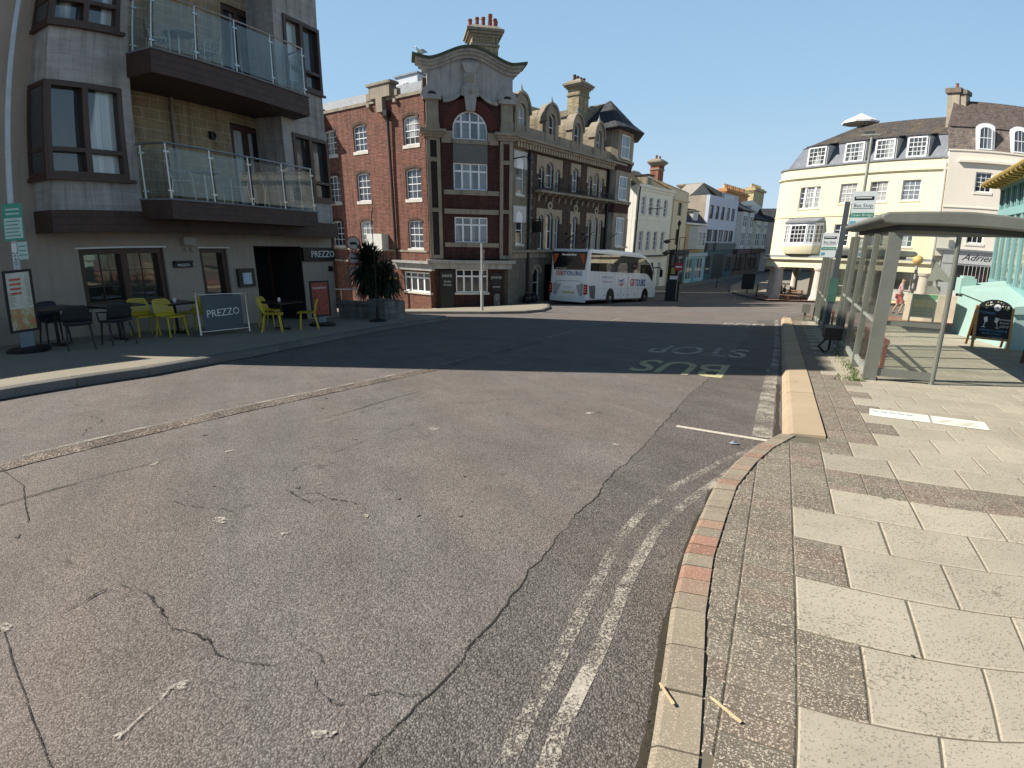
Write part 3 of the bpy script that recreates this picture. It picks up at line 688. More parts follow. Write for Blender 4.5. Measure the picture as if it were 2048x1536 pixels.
def brown_window(F,u0,u1,z0,z1,p,parent,pm,mull=None,trans=None,name='window',fm=None,fw=.085,d=.08,sill=True,pane_off=.03):
    fm=fm or DKB
    m=MB(); m.ring(F,[(u0,z0),(u1,z0),(u1,z1),(u0,z1)],[(u0+fw,z0+fw),(u1-fw,z0+fw),(u1-fw,z1-fw),(u0+fw,z1-fw)],p-d,p)
    for mu in (mull or []): m.box(F,mu-fw*.6,mu+fw*.6,p-d,p-.002,z0+fw,z1-fw)
    for tz in (trans or []): m.box(F,u0+fw,u1-fw,p-d,p-.004,tz-fw*.4,tz+fw*.4)
    w=m.build(name,fm,parent)
    MB().poly([F.w(u0+fw*.5,p-d+pane_off,z0+fw*.5),F.w(u1-fw*.5,p-d+pane_off,z0+fw*.5),F.w(u1-fw*.5,p-d+pane_off,z1-fw*.5),F.w(u0+fw*.5,p-d+pane_off,z1-fw*.5)]).build('pane',pm,w)
    return w
for z in fl:
    w=brown_window(PZ,-8.90,-7.17,z-.02,z+1.88,P7+.05,rb,PN_C,[-8.02],[z+.52],fw=.11,d=.2)
    # splayed side light of the bay
    SFm=PZ.sub(-8.905,P7+.05,90)
    MB().ring(SFm,[(-.75,z-.02),(0.0,z-.02),(0.0,z+1.88),(-.75,z+1.88)],[(-.66,z+.08),(-.10,z+.08),(-.10,z+1.78),(-.66,z+1.78)],0,.05).box(SFm,-.66,-.10,0,.045,z+.48,z+.56).build('side_frame',DKB,w)
    MB().poly([SFm.w(-.7,.02,z),SFm.w(-.05,.02,z),SFm.w(-.05,.02,z+1.8),SFm.w(-.7,.02,z+1.8)]).build('pane',PN_C,w)
    MB().box(PZ,-9.0,-7.08,-.05,P7+.13,z-.09,z-.02).build('sill',DKB,w)
    w=brown_window(PZ,-2.17,-.70,z-.0,z+1.80,P7+.04,rb,PN_C,[-1.46],[z+.52],fw=.10,d=.2)
    MB().box(PZ,-2.2,-.66,P7+.002,P7+.1,z-.06,z-.0).build('sill',DKB,w)
    brown_window(PZ,-3.42,-2.3,z-.35,z+1.85,-.34,rb,PN_C,[-2.86],[],fw=.12,d=.12,name='balcony_door')
# brown band over the ground floor
MB().box(PZ,-8.92,-.55,.0,P7+.02,1.56,2.0).build('fascia_band',BROWN,rb)
MB().box(PZ,-.55,-.10,-.3,.3,1.56,2.02).build('fascia_band',BROWN,rb)
ln=MB()
for z in (1.70,1.85): ln.box(PZ,-8.91,-.56,P7+.022,P7+.026,z,z+.012)
ln.build('board_joints',BLK,rb)
# balconies
def balcony(u0,u1,zf,zb,zr,lab,c0=-7.0):
    b=MB(); prof=[(c0,P7-.2),(u0,1.5),(u1,1.5),(u1+.32,P7-.2)]
    b.zprism(PZ,[(c0,-.3)]+prof+[(u1+.32,-.3)],zb,zf); o=b.build('balcony',BROWN,rb,label=lab)
    MB().zprism(PZ,[(c0-.03,-.28),(c0-.03,P7-.22),(u0-.02,1.54),(u1+.03,1.54),(u1+.34,P7-.2),(u1+.34,-.28)],zf,zf+.035).build('balcony_edge',LEAD,o)
    bj=MB()
    for z in (zb+(zf-zb)*.33,zb+(zf-zb)*.66): bj.box(PZ,u0+.02,u1-.01,1.501,1.505,z,z+.012)
    bj.build('board_joints',BLK,o)
    r=MB(); A=PZ.w(c0+.08,P7+.0,zr); B=PZ.w(u0+.05,1.43,zr); D=PZ.w(u1-.02,1.43,zr); E_=PZ.w(u1+.2,P7,zr-.02)
    r.tube([A,B],.024); r.tube([B,D],.024); r.tube([D,E_],.024); r.build('handrail',STEEL,o,smooth=True)
    n=4; us=[u0+.07+(u1-u0-.12)*k/n for k in range(n+1)]
    ps=[(u,1.43) for u in us]+[(c0+.12,P7+.08),(u1+.17,P7+.1)]
    for u,p in ps:
        pp=MB(); pp.tube([PZ.w(u,p,zf+.02),PZ.w(u,p,zr)],.021,8)
        for z in (zf+.2,zr-.18): pp.box(PZ,u-.07,u+.07,p-.012,p+.03,z-.018,z+.018)
        pp.build('post',STEEL,o,smooth=False)
    for a,b2 in zip(us,us[1:]):
        MB().box(PZ,a+.05,b2-.05,1.452,1.462,zf+.10,zr-.09).build('glass_panel',GLB,o)
    for (a,pa),(b2,pb) in (((c0+.14,P7+.1),(u0+.04,1.38)),((u1,1.38),(u1+.15,P7+.12))):
        A=PZ.w(a,pa,zf+.1);B=PZ.w(b2,pb,zf+.1); t=(B-A).normalized(); s=Vector((t.y,-t.x,0))*.01
        MB().hexa([A,B,B+s,A+s],[v+Vector((0,0,zr-zf-.2)) for v in (A,B,B+s,A+s)]).build('glass_panel',GLB,o)
    return o
balcony(-6.82,-2.33,2.24,1.84,3.43,'lower glass balcony')
balcony(-6.95,-2.25,5.30,4.82,6.52,'upper glass balcony')
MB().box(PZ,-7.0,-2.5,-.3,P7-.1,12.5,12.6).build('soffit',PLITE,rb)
# downpipe and bulkhead lamp on the recess wall
MB().tube([PZ.w(-5.2,-.24,2.2),PZ.w(-5.2,-.24,4.82)],.045,10).build('downpipe',mat('pipe_brown',(.25,.19,.16),.5),rb,smooth=True)
MB().box(PZ,-4.14,-4.0,-.3,-.22,4.0,4.2).ring(PZ,arc(-4.07,4.1,.09,0,315,7),arc(-4.07,4.1,.06,0,315,7),-.22,-.19).build('bulkhead_lamp',BLK,rb)
# ground floor openings
w=brown_window(PZ,-8.08,-6.10,-.12,1.20,-.06,rb,PN_R,[-7.05],[],fw=.13,d=.14,name='shop_window')
m=MB()
for u in (-7.55,-6.6): m.box(PZ,u-.008,u+.008,-.17,-.155,0,1.08)
for z in (.35,.7): m.box(PZ,-7.95,-6.23,-.17,-.155,z-.008,z+.008)
m.build('glazing_bars',DKB,w)
MB().box(PZ,-8.15,-6.05,.0,.05,1.20,1.235).build('lintel_strip',WLET,w)
w=brown_window(PZ,-5.14,-4.31,-1.0,1.18,-.06,rb,PN_R,[],[-.25],fw=.12,d=.14,name='shop_window')
MB().box(PZ,-5.2,-4.25,.0,.05,1.18,1.21).build('lintel_strip',WLET,w)
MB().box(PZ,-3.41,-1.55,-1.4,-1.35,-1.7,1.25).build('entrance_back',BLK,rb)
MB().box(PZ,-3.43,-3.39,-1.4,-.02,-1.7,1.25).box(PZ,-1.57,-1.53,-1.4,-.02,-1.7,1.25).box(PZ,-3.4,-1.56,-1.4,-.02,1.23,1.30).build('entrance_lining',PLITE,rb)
w=brown_window(PZ,-3.35,-1.6,-1.3,1.22,-1.25,rb,PN_D,[-2.5],[],fw=.07,d=.07,name='door')
MB().tube([PZ.w(-2.35,-1.2,-.9),PZ.w(-2.35,-1.2,.1)],.015,6).build('handle',STEEL,w)
s=MB().box(PZ,-1.56,-.10,.0,.10,.78,1.22).build('sign_board',BLK,rb); text('PREZZO',PZ,-.68,1.0,.11,.30,WLET,s,depth=.02,xs=1.0)
s=MB().box(PZ,-.36,-.16,.0,.04,.42,.60).build('number_plaque',BLK,rb)
s=MB().box(PZ,-4.10,-3.55,.0,.09,.10,.62).build('menu_case',mat('case_brown',(.045,.03,.022),.5),rb)
MB().box(PZ,-3.97,-3.68,.09,.094,.18,.50).build('menu_sheets',mat('menu_paper',(.45,.55,.62),.5,var=.2,vs=8),s); 
MB().box(PZ,-5.62,-5.26,.0,.13,1.26,1.46).tube([PZ.w(-5.52,.06,1.2),PZ.w(-5.52,.06,1.10)],.03,8).tube([PZ.w(-5.36,.06,1.2),PZ.w(-5.36,.06,1.10)],.03,8).tube([PZ.w(-5.5,.02,1.46),PZ.w(-5.5,.02,1.58)],.02,6).build('junction_box',mat('box_grey',(.36,.32,.29),.6),rb)
s=MB().box(PZ,-5.92,-5.40,.0,.04,.70,.86).build('alarm_panel',BLK,rb); text('PREZZO',PZ,-5.66,.76,.05,.09,WLET,s,depth=.006)
MB().box(PZ,-5.90,-5.42,.04,.09,.82,.87).build('lamp_hood',BLK,s)

# ------------------------------------------------------------------ furniture
YEL=mat('yellow_plastic',(.62,.45,.03),.45,var=.07,fine=.03,spec=.45); DKC=mat('charcoal_wicker',(.022,.024,.03),.6,var=.3,vs=60); TBL=mat('table_dark',(.02,.018,.018),.35,var=.2)
def shell_chair(name,m,lab,cat,loc,rz,slots=True,group=None):
    """moulded plastic chair, faces +x of its own frame"""
    t=thing(name,lab,cat,loc,rz,group)
    W=WM(t); P=lambda x,y,z: W@Vector((x,y,z))
    # seat/back shell profile from front to top of the back
    pf=[(.24,.44),(.18,.455),(.05,.445),(-.1,.435),(-.18,.45),(-.235,.52),(-.255,.60),(-.28,.70),(-.305,.79),(-.315,.82)]
    hw=[.19,.215,.225,.225,.225,.225,.22,.21,.18,.13]; cv=[.0,.01,.02,.025,.03,.045,.05,.045,.03,.02]
    def shell(i0,i1,name):
        mb=MB(); n=8
        rows=[]
        for (x,z),h,c in list(zip(pf,hw,cv))[i0:i1]:
            rows.append([(x+c*abs(k/n*2-1)**2*(1 if z>.5 else .2),-h+2*h*k/n,z+ (c*.8*abs(k/n*2-1)**2 if z<.5 else 0)) for k in range(n+1)])
        for a,b in zip(rows,rows[1:]):
            for k in range(n):
                q=[a[k],a[k+1],b[k+1],b[k]]
                # slotted back: leave every other narrow gap open
                mb.poly([P(*v) for v in q])
        return mb.build(name,m,t,smooth=True)
    s=shell(0,6,'seat'); md=s.modifiers.new('s','SOLIDIFY'); md.thickness=.014
    if slots:
        mb=MB(); zz=[.52+.034*k for k in range(9)]
        def at(z):
            for (a,b) in zip(range(5,9),range(6,10)):
                if pf[a][1]<=z<=pf[b][1]+1e-6:
                    f=(z-pf[a][1])/(pf[b][1]-pf[a][1]); return pf[a][0]+(pf[b][0]-pf[a][0])*f, hw[a]+(hw[b]-hw[a])*f, cv[a]+(cv[b]-cv[a])*f
            return pf[9][0],hw[9],cv[9]
        n=6
        for z in zz:
            x,h,c=at(z); x2,h2,c2=at(min(z+.022,.82))
            L=[];U=[]
            for k in range(n+1):
                q=abs(k/n*2-1)**2; L.append((x+c*q,-h+2*h*k/n,z)); U.append((x2+c2*q,-h2+2*h2*k/n,min(z+.022,.82)))
            for k in range(n): mb.poly([P(*v) for v in (L[k],L[k+1],U[k+1],U[k])])
        for sgn in (-1,1):
            for (a,b) in zip(range(5,9),range(6,10)):
                A=(pf[a][0]+cv[a],sgn*hw[a],pf[a][1]);B=(pf[b][0]+cv[b],sgn*hw[b],pf[b][1])
                mb.poly([P(*A),P(A[0],A[1]-sgn*.03,A[2]),P(B[0],B[1]-sgn*.03,B[2]),P(*B)])
        bk=mb.build('backrest',m,t); md=bk.modifiers.new('s','SOLIDIFY'); md.thickness=.012
    else:
        bk=shell(5,10,'backrest'); md=bk.modifiers.new('s','SOLIDIFY'); md.thickness=.02
    for sx,sy in ((1,1),(1,-1),(-1,1),(-1,-1)):
        MB().tube([P(.16*sx-.01,.18*sy,.44),P(.19*sx-.02+(.02 if sx>0 else -.05),.21*sy,.0)],.020,8,r1=.014).build('leg',m,t,smooth=True)
    if not slots:
        for sy in (1,-1): MB().tube([P(.14,.22*sy,.45),P(.15,.24*sy,.64),P(-.1,.245*sy,.66),P(-.26,.22*sy,.67)],.014,6).build('arm',m,t,smooth=True)
    return t
def pz_loc(x,y,off=.12): return (x,y,gz(x,y)+off)
# yellow chairs: (x,y,direction faced as azimuth)
YC=[(-8.22,11.75,125,'yellow slotted chair, leftmost, its back to the wall window'),
 (-7.62,11.75,112,'yellow slotted chair nearest the kerb left of the banner, seat facing right'),
 (-7.62,12.75,-75,'yellow slotted chair facing back toward the other two, just left of the banner'),
 (-8.05,13.3,-165,'yellow slotted chair tucked behind the left table against the wall'),
 (-6.05,13.15,70,'yellow slotted chair right of the banner turned away from the road'),
 (-6.75,14.6,95,'yellow slotted chair half hidden behind the right hand table'),
 (-5.55,14.05,-110,'yellow slotted chair beside the small red menu stand')]
c0=None
for x,y,az,lab in YC:
    rz=R(90-az)
    if c0 is None: c0=shell_chair('terrace_chair',YEL,lab,'chair',pz_loc(x,y),rz,True,'yellow chairs outside the restaurant')
    else: dup(c0,pz_loc(x,y),rz,lab)
DC=[(-9.15,10.35,120,'dark wicker chair at the far left against the beige wall'),(-7.95,9.55,-40,'dark wicker chair with its back to the road behind the tall menu board'),
 (-7.75,10.25,-60,'dark wicker chair with its back to the road, left of the yellow chairs')]
d0=None
for x,y,az,lab in DC:
    rz=R(90-az)
    if d0 is None: d0=shell_chair('wicker_armchair',DKC,lab,'chair',pz_loc(x,y),rz,False,'dark chairs outside the restaurant')
    else: dup(d0,pz_loc(x,y),rz,lab)
def table(loc,lab,rz=0,s=.38):
    t=thing('terrace_table',lab,'table',loc,rz,'dark square tables outside the restaurant'); W=WM(t); P=lambda x,y,z:W@Vector((x,y,z))
    MB().hexa([P(-s,-s,.70),P(s,-s,.70),P(s,s,.70),P(-s,s,.70)],[P(-s,-s,.735),P(s,-s,.735),P(s,s,.735),P(-s,s,.735)]).build('tabletop',TBL,t)
    MB().tube([P(0,0,.03),P(0,0,.70)],.03,8).build('pedestal',TBL,t,smooth=True)
    MB().tube([P(-.25,0,.025),P(.25,0,.025)],.022,6).tube([P(0,-.25,.025),P(0,.25,.025)],.022,6).build('foot',TBL,t)
    return t
tb=table(pz_loc(-8.75,9.95),'dark table between the dark wicker chairs, behind the tall menu board',R(68))
for x,y,lab in ((-8.25,11.0,'dark table between the dark chairs and the first yellow chairs'),(-7.95,12.45,'dark table just left of the grey banner among yellow chairs'),(-6.15,13.9,'dark table right of the grey banner among yellow chairs')):
    dup(tb,pz_loc(x,y),R(68),lab)
for x,y,lab in ((-6.2,13.95,'small white candle jar on the table right of the banner'),(-7.9,12.4,'small white candle jar on the table left of the banner')):
    q=Vector(pz_loc(x,y,.855)); j=thing('candle_jar',lab,'jar',q); MB().lathe(q,[(.03,0),(.035,.04),(.033,.08)],10).build('glass',WLET,j,smooth=True); MB().lathe(q+Vector((0,0,.081)),[(.033,0),(.03,.015)],10).build('lid',STEEL,j)
# balcony furniture
def alu_chair(loc,rz,lab):
    t=thing('balcony_chair',lab,'chair',loc,rz,'aluminium chairs on the balconies'); W=WM(t); P=lambda x,y,z:W@Vector((x,y,z))
    mb=MB()
    for k in range(5): x=-.18+.09*k; mb.hexa([P(x,-.2,.43),P(x+.06,-.2,.43),P(x+.06,.2,.43),P(x,.2,.43)],[P(x,-.2,.445),P(x+.06,-.2,.445),P(x+.06,.2,.445),P(x,.2,.445)])
    mb.build('seat',ALU,t)
    mb=MB()
    for k in range(5):
        z=.5+.075*k; x=-.24-.03*k/2; mb.hexa([P(x,-.19,z),P(x+.012,-.19,z),P(x+.012,.19,z),P(x,.19,z)],[P(x-.015,-.19,z+.055),P(x-.003,-.19,z+.055),P(x-.003,.19,z+.055),P(x-.015,.19,z+.055)])
    mb.build('backrest',ALU,t)
    for sy in (1,-1):
        MB().tube([P(.22,.24*sy,0),P(.20,.25*sy,.6),P(.14,.25*sy,.68),P(-.05,.25*sy,.68),P(-.22,.22*sy,.66),P(-.30,.2*sy,.86)],.012,6).tube([P(-.27,.23*sy,0),P(-.2,.22*sy,.42),P(-.24,.21*sy,.62)],.012,6).build('side_frame',ALU,t,smooth=True)
    return t
def az2rz(az): return R(90-az)
ac=alu_chair(PZ.w(-6.05,.95,2.275),az2rz(60),'slatted aluminium chair at the left end of the lower balcony')
for u,p,z,az,lab in ((-4.55,.9,2.275,-140,'slatted aluminium chair on the lower balcony right of the low table'),(-3.6,.95,2.275,30,'slatted aluminium chair before the lower balcony door'),(-6.2,.75,5.335,50,'slatted aluminium chair at the left end of the upper balcony'),(-4.9,.8,5.335,-150,'slatted aluminium chair right of the round table on the upper balcony')):
    dup(ac,PZ.w(u,p,z),az2rz(az),lab)
def btable(q,lab):
    t=thing('balcony_table',lab,'table',q,0,'round tables on the balconies'); q=Vector(q)
    MB().lathe(q,[(.36,.70),(.37,.715),(.36,.73)],24).build('tabletop',GALV,t,smooth=True); MB().lathe(q,[(.2,0),(.03,.03),(.03,.7)],12).build('pedestal',ALU,t,smooth=True)
btable(PZ.w(-5.3,.75,2.275),'round metal table on the lower balcony'); btable(PZ.w(-5.6,.7,5.335),'round metal table on the upper balcony')
# banner barrier
bx=[(-7.02,11.75),(-6.55,12.95)]; BF=Fr(-7.02,11.75,math.degrees(math.atan2(.47,1.2))); BL=1.29
CANV=mat('grey_canvas',(.105,.115,.13),.8,var=.06,fine=.04)
b=thing('cafe_banner','grey canvas cafe banner with pale lettering between two steel posts','banner',pz_loc(-6.8,12.35))
za,zb=pz_loc(*bx[0])[2],pz_loc(*bx[1])[2]
for u,z in ((0,za),(BL,zb)):
    pst=MB().lathe(BF.w(u,0,z),[(.18,0),(.18,.012),(.03,.03),(.022,.05),(.022,.95),(.03,.96),(.03,.99),(.015,1.01)],14).build('post',STEEL,b,smooth=True)
MB().tube([BF.w(0,0,za+.93),BF.w(BL,0,zb+.96)],.012,6).tube([BF.w(0,0,za+.1),BF.w(BL,0,zb+.12)],.012,6).build('rail',STEEL,b)
MB().hexa([BF.w(.12,-.006,za+.11),BF.w(BL-.14,-.006,zb+.13),BF.w(BL-.14,.006,zb+.13),BF.w(.12,.006,za+.11)],[BF.w(.12,-.006,za+.90),BF.w(BL-.14,-.006,zb+.93),BF.w(BL-.14,.006,zb+.93),BF.w(.12,.006,za+.90)]).build('canvas',CANV,b)
text('PREZZO',BF,BL/2-.01,(za+zb)/2+.52,.009,.235,WLET,b,depth=.004)
# menu boards
REDM=mat('menu_red_print',(.50,.10,.07),.6,var=.3,vs=20); CREAM_P=mat('menu_cream_paper',(.58,.55,.46),.6,var=.12,vs=6)
def splotchy(name,cols,scale=7):
    m=bpy.data.materials.new(name); m.use_nodes=True; nt=m.node_tree; b=nt.nodes['Principled BSDF']; tc=nn(nt,'ShaderNodeTexCoord')
    st=[(i/(len(cols)-1)*.5+.25,c) for i,c in enumerate(cols)]
    nt.links.new(ramp(nt,noise(nt,tc.outputs['Object'],scale,4,.6,dist=.6),st),b.inputs['Base Color']); b.inputs['Roughness'].default_value=.5; return m
FOOD=splotchy('food_photo',[(.45,.06,.04),(.62,.5,.36),(.35,.33,.12),(.6,.14,.08),(.6,.56,.45)],9)
COCK=splotchy('cocktail_photo',[(.03,.015,.015),(.28,.03,.02),(.40,.07,.04),(.04,.02,.02),(.35,.2,.12)],11)
def menu_board(F,u0,u1,zb,zt,lab,loc,kind):
    t=thing('menu_board',lab,'menu board',loc)
    MB().ring(F,[(u0,zb),(u1,zb),(u1,zt),(u0,zt)],[(u0+.045,zb+.045),(u1-.045,zb+.045),(u1-.045,zt-.045),(u0+.045,zt-.045)],-.02,.02).build('frame',BLK,t)
    o=MB().box(F,u0+.04,u1-.04,-.012,.010,zb+.04,zt-.04).build('poster',CREAM_P if kind==0 else COCK,t)
    g=loc[2]; c=(u0+u1)/2
    MB().box(F,c-.12,c+.12,-.02,.015,g+.08,zb+.0).build('stem',mat('stem_grey',(.2,.22,.25),.5),t)
    MB().lathe(F.w(c,0,g),[(.36,0),(.37,.03),(.33,.07),(.1,.09)],20).build('base',BLK,t,smooth=True)
    if kind==0:
        mb=MB()
        for k in range(9):
            z=zt-.17-.058*k*1.4
            if k<4: mb.box(F,u0+.10,u0+.29,.0105,.0125,z-.014,z+.022)
        mb.build('red_heading',REDM,o)
        mb=MB(); rr=random.Random(5)
        for k in range(24):
            z=zt-.12-.032*k; 
            if z<zb+.1: break
            if z>zb+.45:
                mb.box(F,u1-.13,u1-.07,.0105,.012,z,z+.006)
                if k>8: mb.box(F,u0+.06,u0+.14+rr.random()*.04,.0105,.012,z,z+.006)
        mb.build('small_print',BLK,o)
        MB().box(F,u0+.045,u1-.045,.0105,.0118,zb+.05,zb+.42).build('food_picture',FOOD,o)
    else:
        text('COCKTAILS',F,c,zt-.20,.011,.085,WLET,o,depth=.003)
    return t
mf=Fr(-8.72,8.92,118+2); z=gz(-8.72,9.1)+.12
MF=Fr(-8.83,8.93,30)
menu_board(MF,0,.52,z+.30,z+1.22,'tall cream food menu board in a black frame beside the grey lamp post','',0) if False else None
m1=menu_board(MF,.0,.50,z+.36,z+1.46,'tall cream food menu board in a black frame beside the grey lamp post',(MF.w(.25,0,0).x,MF.w(.25,0,0).y,z),0)
z=gz(-5.5,15.1)+.12; M2=Fr(-5.78,15.0,35)
m2=menu_board(M2,.0,.62,z+.26,z+1.28,'black framed red cocktail poster board at the right end of the terrace',(M2.w(.31,0,0).x,M2.w(.31,0,0).y,z),1)
# lamp post at the left edge
GRN=mat('notice_green',(.06,.30,.20),.5,var=.08); PALE=mat('notice_pale',(.50,.62,.56),.5,var=.08)
LP=Vector((-9.12,9.62,gz(-9.12,9.62)+.12))
lp=thing('lamp_post','tall grey tubular lamp post with a green notice, left edge of the street','lamp post',LP)
MB().tube([LP,LP+Vector((0,0,1.3)),LP+Vector((0,0,1.32)),LP+Vector((0,0,7.5))],[.10,.10,.075,.055],14).build('column',GALV,lp,smooth=True)
MB().tube([LP+Vector((0,0,7.4)),LP+Vector((.25,-.1,7.75)),LP+Vector((.9,-.3,7.9))],.04,8).build('arm',GALV,lp,smooth=True)
MB().lathe(LP+Vector((1.15,-.38,7.84)),[(.02,.12),(.2,.08),(.24,0),(.18,-.05)],14).build('lantern',GALV,lp,smooth=True)
NF=Fr(LP.x,LP.y,50); 
n1=MB().box(NF,-.16,.20,.085,.095,1.45,2.12).build('notice',GRN,lp)
MB().box(NF,-.135,.175,.096,.099,1.49,1.86).build('text_panel',PALE,n1)
tx=MB()
for k in range(5): tx.box(NF,-.12,.14-.03*(k%2),.0995,.101,1.53+.065*k,1.55+.065*k)
tx.build('text_lines',GRN,n1)
tx=MB()
for k in range(2): tx.box(NF,-.10,.14,.0955,.098,1.92+.08*k,1.95+.08*k)
tx.build('heading_lines',PALE,n1)
n2=MB().box(NF,.05,.22,.07,.082,1.10,1.42).build('notice',PALE,lp); tx=MB()
for k in range(3): tx.box(NF,.07,.2,.0825,.084,1.17+.08*k,1.19+.08*k)
tx.build('text_lines',GRN,n2)
s=MB().box(NF,-.05,.04,.083,.090,.74,1.40).build('sticker',WLET,lp); text('2648810',NF,-.005,1.07,.0905,.10,BLK,s,depth=.002,roll=R(-90))
# ================================================================== windows
WHT=mat('white_window_paint',(.84,.85,.87),.45,var=.04,fine=.03); SILL=mat('stone_sill',(.62,.59,.52),.8,var=.12,streak=.3)
PN_H=pane_mat('pane_net_curtain',(.05,.06,.07),curt=(.20,.225,.25)); PN_B=pane_mat('pane_blue_dark',(.03,.035,.045)); PN_Y=pane_mat('pane_bright',(.06,.07,.07),curt=(.45,.47,.46)); PN_W=pane_mat('pane_warm_curtain',(.03,.03,.03),curt=(.34,.27,.20)); PN_BL=pane_mat('pane_blind',(.10,.10,.10),curt=(.50,.50,.47))
rw=random.Random(11)
def outline(u0,u1,z0,z1,arch=0,n=10):
    """window outline; arch = rise of the curved head (0 = flat), semicircle when rise = half the width"""
    if not arch: return [(u0,z0),(u1,z0),(u1,z1),(u0,z1)]
    c=(u0+u1)/2; h=(u1-u0)/2
    return [(u0,z0),(u1,z0)]+[(c+h*math.cos(PI*k/n),z1-arch+arch*math.sin(PI*k/n)) for k in range(n+1)]
def inset(u0,u1,z0,z1,arch,f,n=10):
    return outline(u0+f,u1-f,z0+f,z1-f,(arch-f*.3) if arch else 0,n)
def sash(F,u0,u1,z0,z1,p,parent,nx=3,ny=4,arch=0,pm=None,fw=.07,sill=.12,name='window',bw=.032,mid=True,fm=None,open_=0,simple=False,sm=None,d=.09):
    fm=fm or WHT; pm=pm or rw.choice([PN_H,PN_B,PN_B]); n=8
    m=MB(); m.ring(F,outline(u0,u1,z0,z1,arch,n),inset(u0,u1,z0,z1,arch,fw,n),p-d,p)
    def zt(u):
        if not arch: return z1-fw
        c=(u0+u1)/2; h=(u1-u0)/2-fw; x=cl(abs(u-c)/h,0,.999); return z1-arch+(arch-fw)*math.sqrt(1-x*x)
    def ub(z):
        if not arch or z<z1-arch: return u0+fw,u1-fw
        c=(u0+u1)/2; h=(u1-u0)/2-fw; y=cl((z-(z1-arch))/max(.01,arch-fw),0,.999); x=h*math.sqrt(1-y*y); return c-x,c+x
    for k in range(1,nx):
        u=u0+fw+(u1-u0-2*fw)*k/nx; m.box(F,u-bw/2,u+bw/2,p-d*.7,p-d*.3,z0+fw,zt(u))
    for k in range(1,ny):
        z=z0+fw+(z1-z0-2*fw)*k/ny; a,b=ub(z); w_=bw
        if mid and k*2==ny: w_=.05
        m.box(F,a,b,p-d*.72,p-d*(.28 if w_==bw else .15),z-w_/2,z+w_/2)
    if mid and ny%2: 
        z=(z0+z1)/2; a,b=ub(z); m.box(F,a,b,p-d*.72,p-d*.15,z-.025,z+.025)
    w=m.build(name,fm,parent)
    pp=[F.w(u,p-d*.6,z) for u,z in inset(u0,u1,z0,z1,arch,fw*.6,n)]
    MB().poly(pp).build('pane',pm,w)
    if open_:
        MB().box(F,u0+fw,u1-fw,p-d*.59,p-d*.55,z0+fw,z0+fw+open_).build('open_gap',BLK,w)
    if sill: MB().box(F,u0-.08,u1+.08,p-.12,p+.14+(.0),z0-sill,z0-.002).build('sill',sm or SILL,w)
    return w
def casement(F,u0,u1,z0,z1,p,parent,n=4,trans=.68,pm=None,fw=.075,arch=0,name='window',d=.1,sill=0):
    pm=pm or PN_H
    m=MB(); m.ring(F,outline(u0,u1,z0,z1,arch,12),inset(u0,u1,z0,z1,arch,fw,12),p-d,p)
    zt=z0+(z1-z0)*trans
    m.box(F,u0+fw,u1-fw,p-d,p-.01,zt-.05,zt+.05)
    c=(u0+u1)/2
    for k in range(1,n):
        u=u0+(u1-u0)*k/n
        top=z1-fw
        if arch: x=cl(abs(u-c)/((u1-u0)/2-fw),0,.99); top=z1-arch+(arch-fw)*math.sqrt(1-x*x)
        m.box(F,u-.06,u+.06,p-d,p-.012,z0+fw,zt-.05); 
        if top>zt+.06: m.box(F,u-.045,u+.045,p-d,p-.012,zt+.05,top)
    w=m.build(name,WHT,parent)
    MB().poly([F.w(u,p-d*.6,z) for u,z in inset(u0,u1,z0,z1,arch,fw*.6,12)]).build('pane',pm,w)
    if sill: MB().box(F,u0-.1,u1+.1,p-.1,p+.16,z0-sill,z0-.002).build('sill',SILL,w)
    return w
def archhead(F,u0,u1,zs,z1,arch,p,m,parent,uo0=None,uo1=None,zo=None,name='arch_head',d=.2,proud=.0,bot=None):
    """stone head: fills the corners of a rectangular opening above an arched window and spreads over the wall face"""
    n=12; c=(u0+u1)/2; h=(u1-u0)/2
    pts=[(c+h*math.cos(PI*k/n),z1-arch+arch*math.sin(PI*k/n)) for k in range(n+1)]   # right to left
    uo0=u0 if uo0 is None else uo0; uo1=u1 if uo1 is None else uo1; zo=z1 if zo is None else zo; bot=z1-arch if bot is None else bot
    mb=MB()
    k=n//2
    R_=[(u1,bot)] if bot<z1-arch-1e-6 else []
    right=[(uo1,bot),(uo1,zo),(c,zo)]+[pts[i] for i in range(k,-1,-1)]+R_
    left=[(uo0,bot)]+([(u0,bot)] if bot<z1-arch-1e-6 else [])+[pts[i] for i in range(n,k-1,-1)]+[(c,zo),(uo0,zo)]
    mb.fprism(F,right,p-d,p+proud); mb.fprism(F,left,p-d,p+proud)
    return mb.build(name,m,parent)
# ================================================================== hotel
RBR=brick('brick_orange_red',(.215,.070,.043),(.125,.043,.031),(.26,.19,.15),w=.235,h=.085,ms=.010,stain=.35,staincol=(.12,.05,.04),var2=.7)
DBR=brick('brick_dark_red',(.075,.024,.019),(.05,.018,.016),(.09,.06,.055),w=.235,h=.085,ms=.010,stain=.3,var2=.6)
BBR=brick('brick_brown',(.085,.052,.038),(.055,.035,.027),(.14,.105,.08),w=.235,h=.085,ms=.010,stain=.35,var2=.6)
YBR=brick('brick_grey_buff',(.30,.25,.18),(.22,.185,.14),(.30,.26,.21),w=.235,h=.085,ms=.010,stain=.35,var2=.6)
CHB=brick('brick_chimney_buff',(.46,.37,.22),(.30,.24,.15),(.36,.31,.23),w=.235,h=.09,ms=.012,stain=.4,var2=.8)
STN=mat('bath_stone',(.30,.255,.195),.85,var=.16,vs=1.2,streak=.7,dirt=(.075,.068,.058),bump=.2)
STG=mat('grey_weathered_stone',(.36,.35,.335),.85,var=.14,vs=1.4,streak=.6,dirt=(.09,.09,.095),bump=.2)
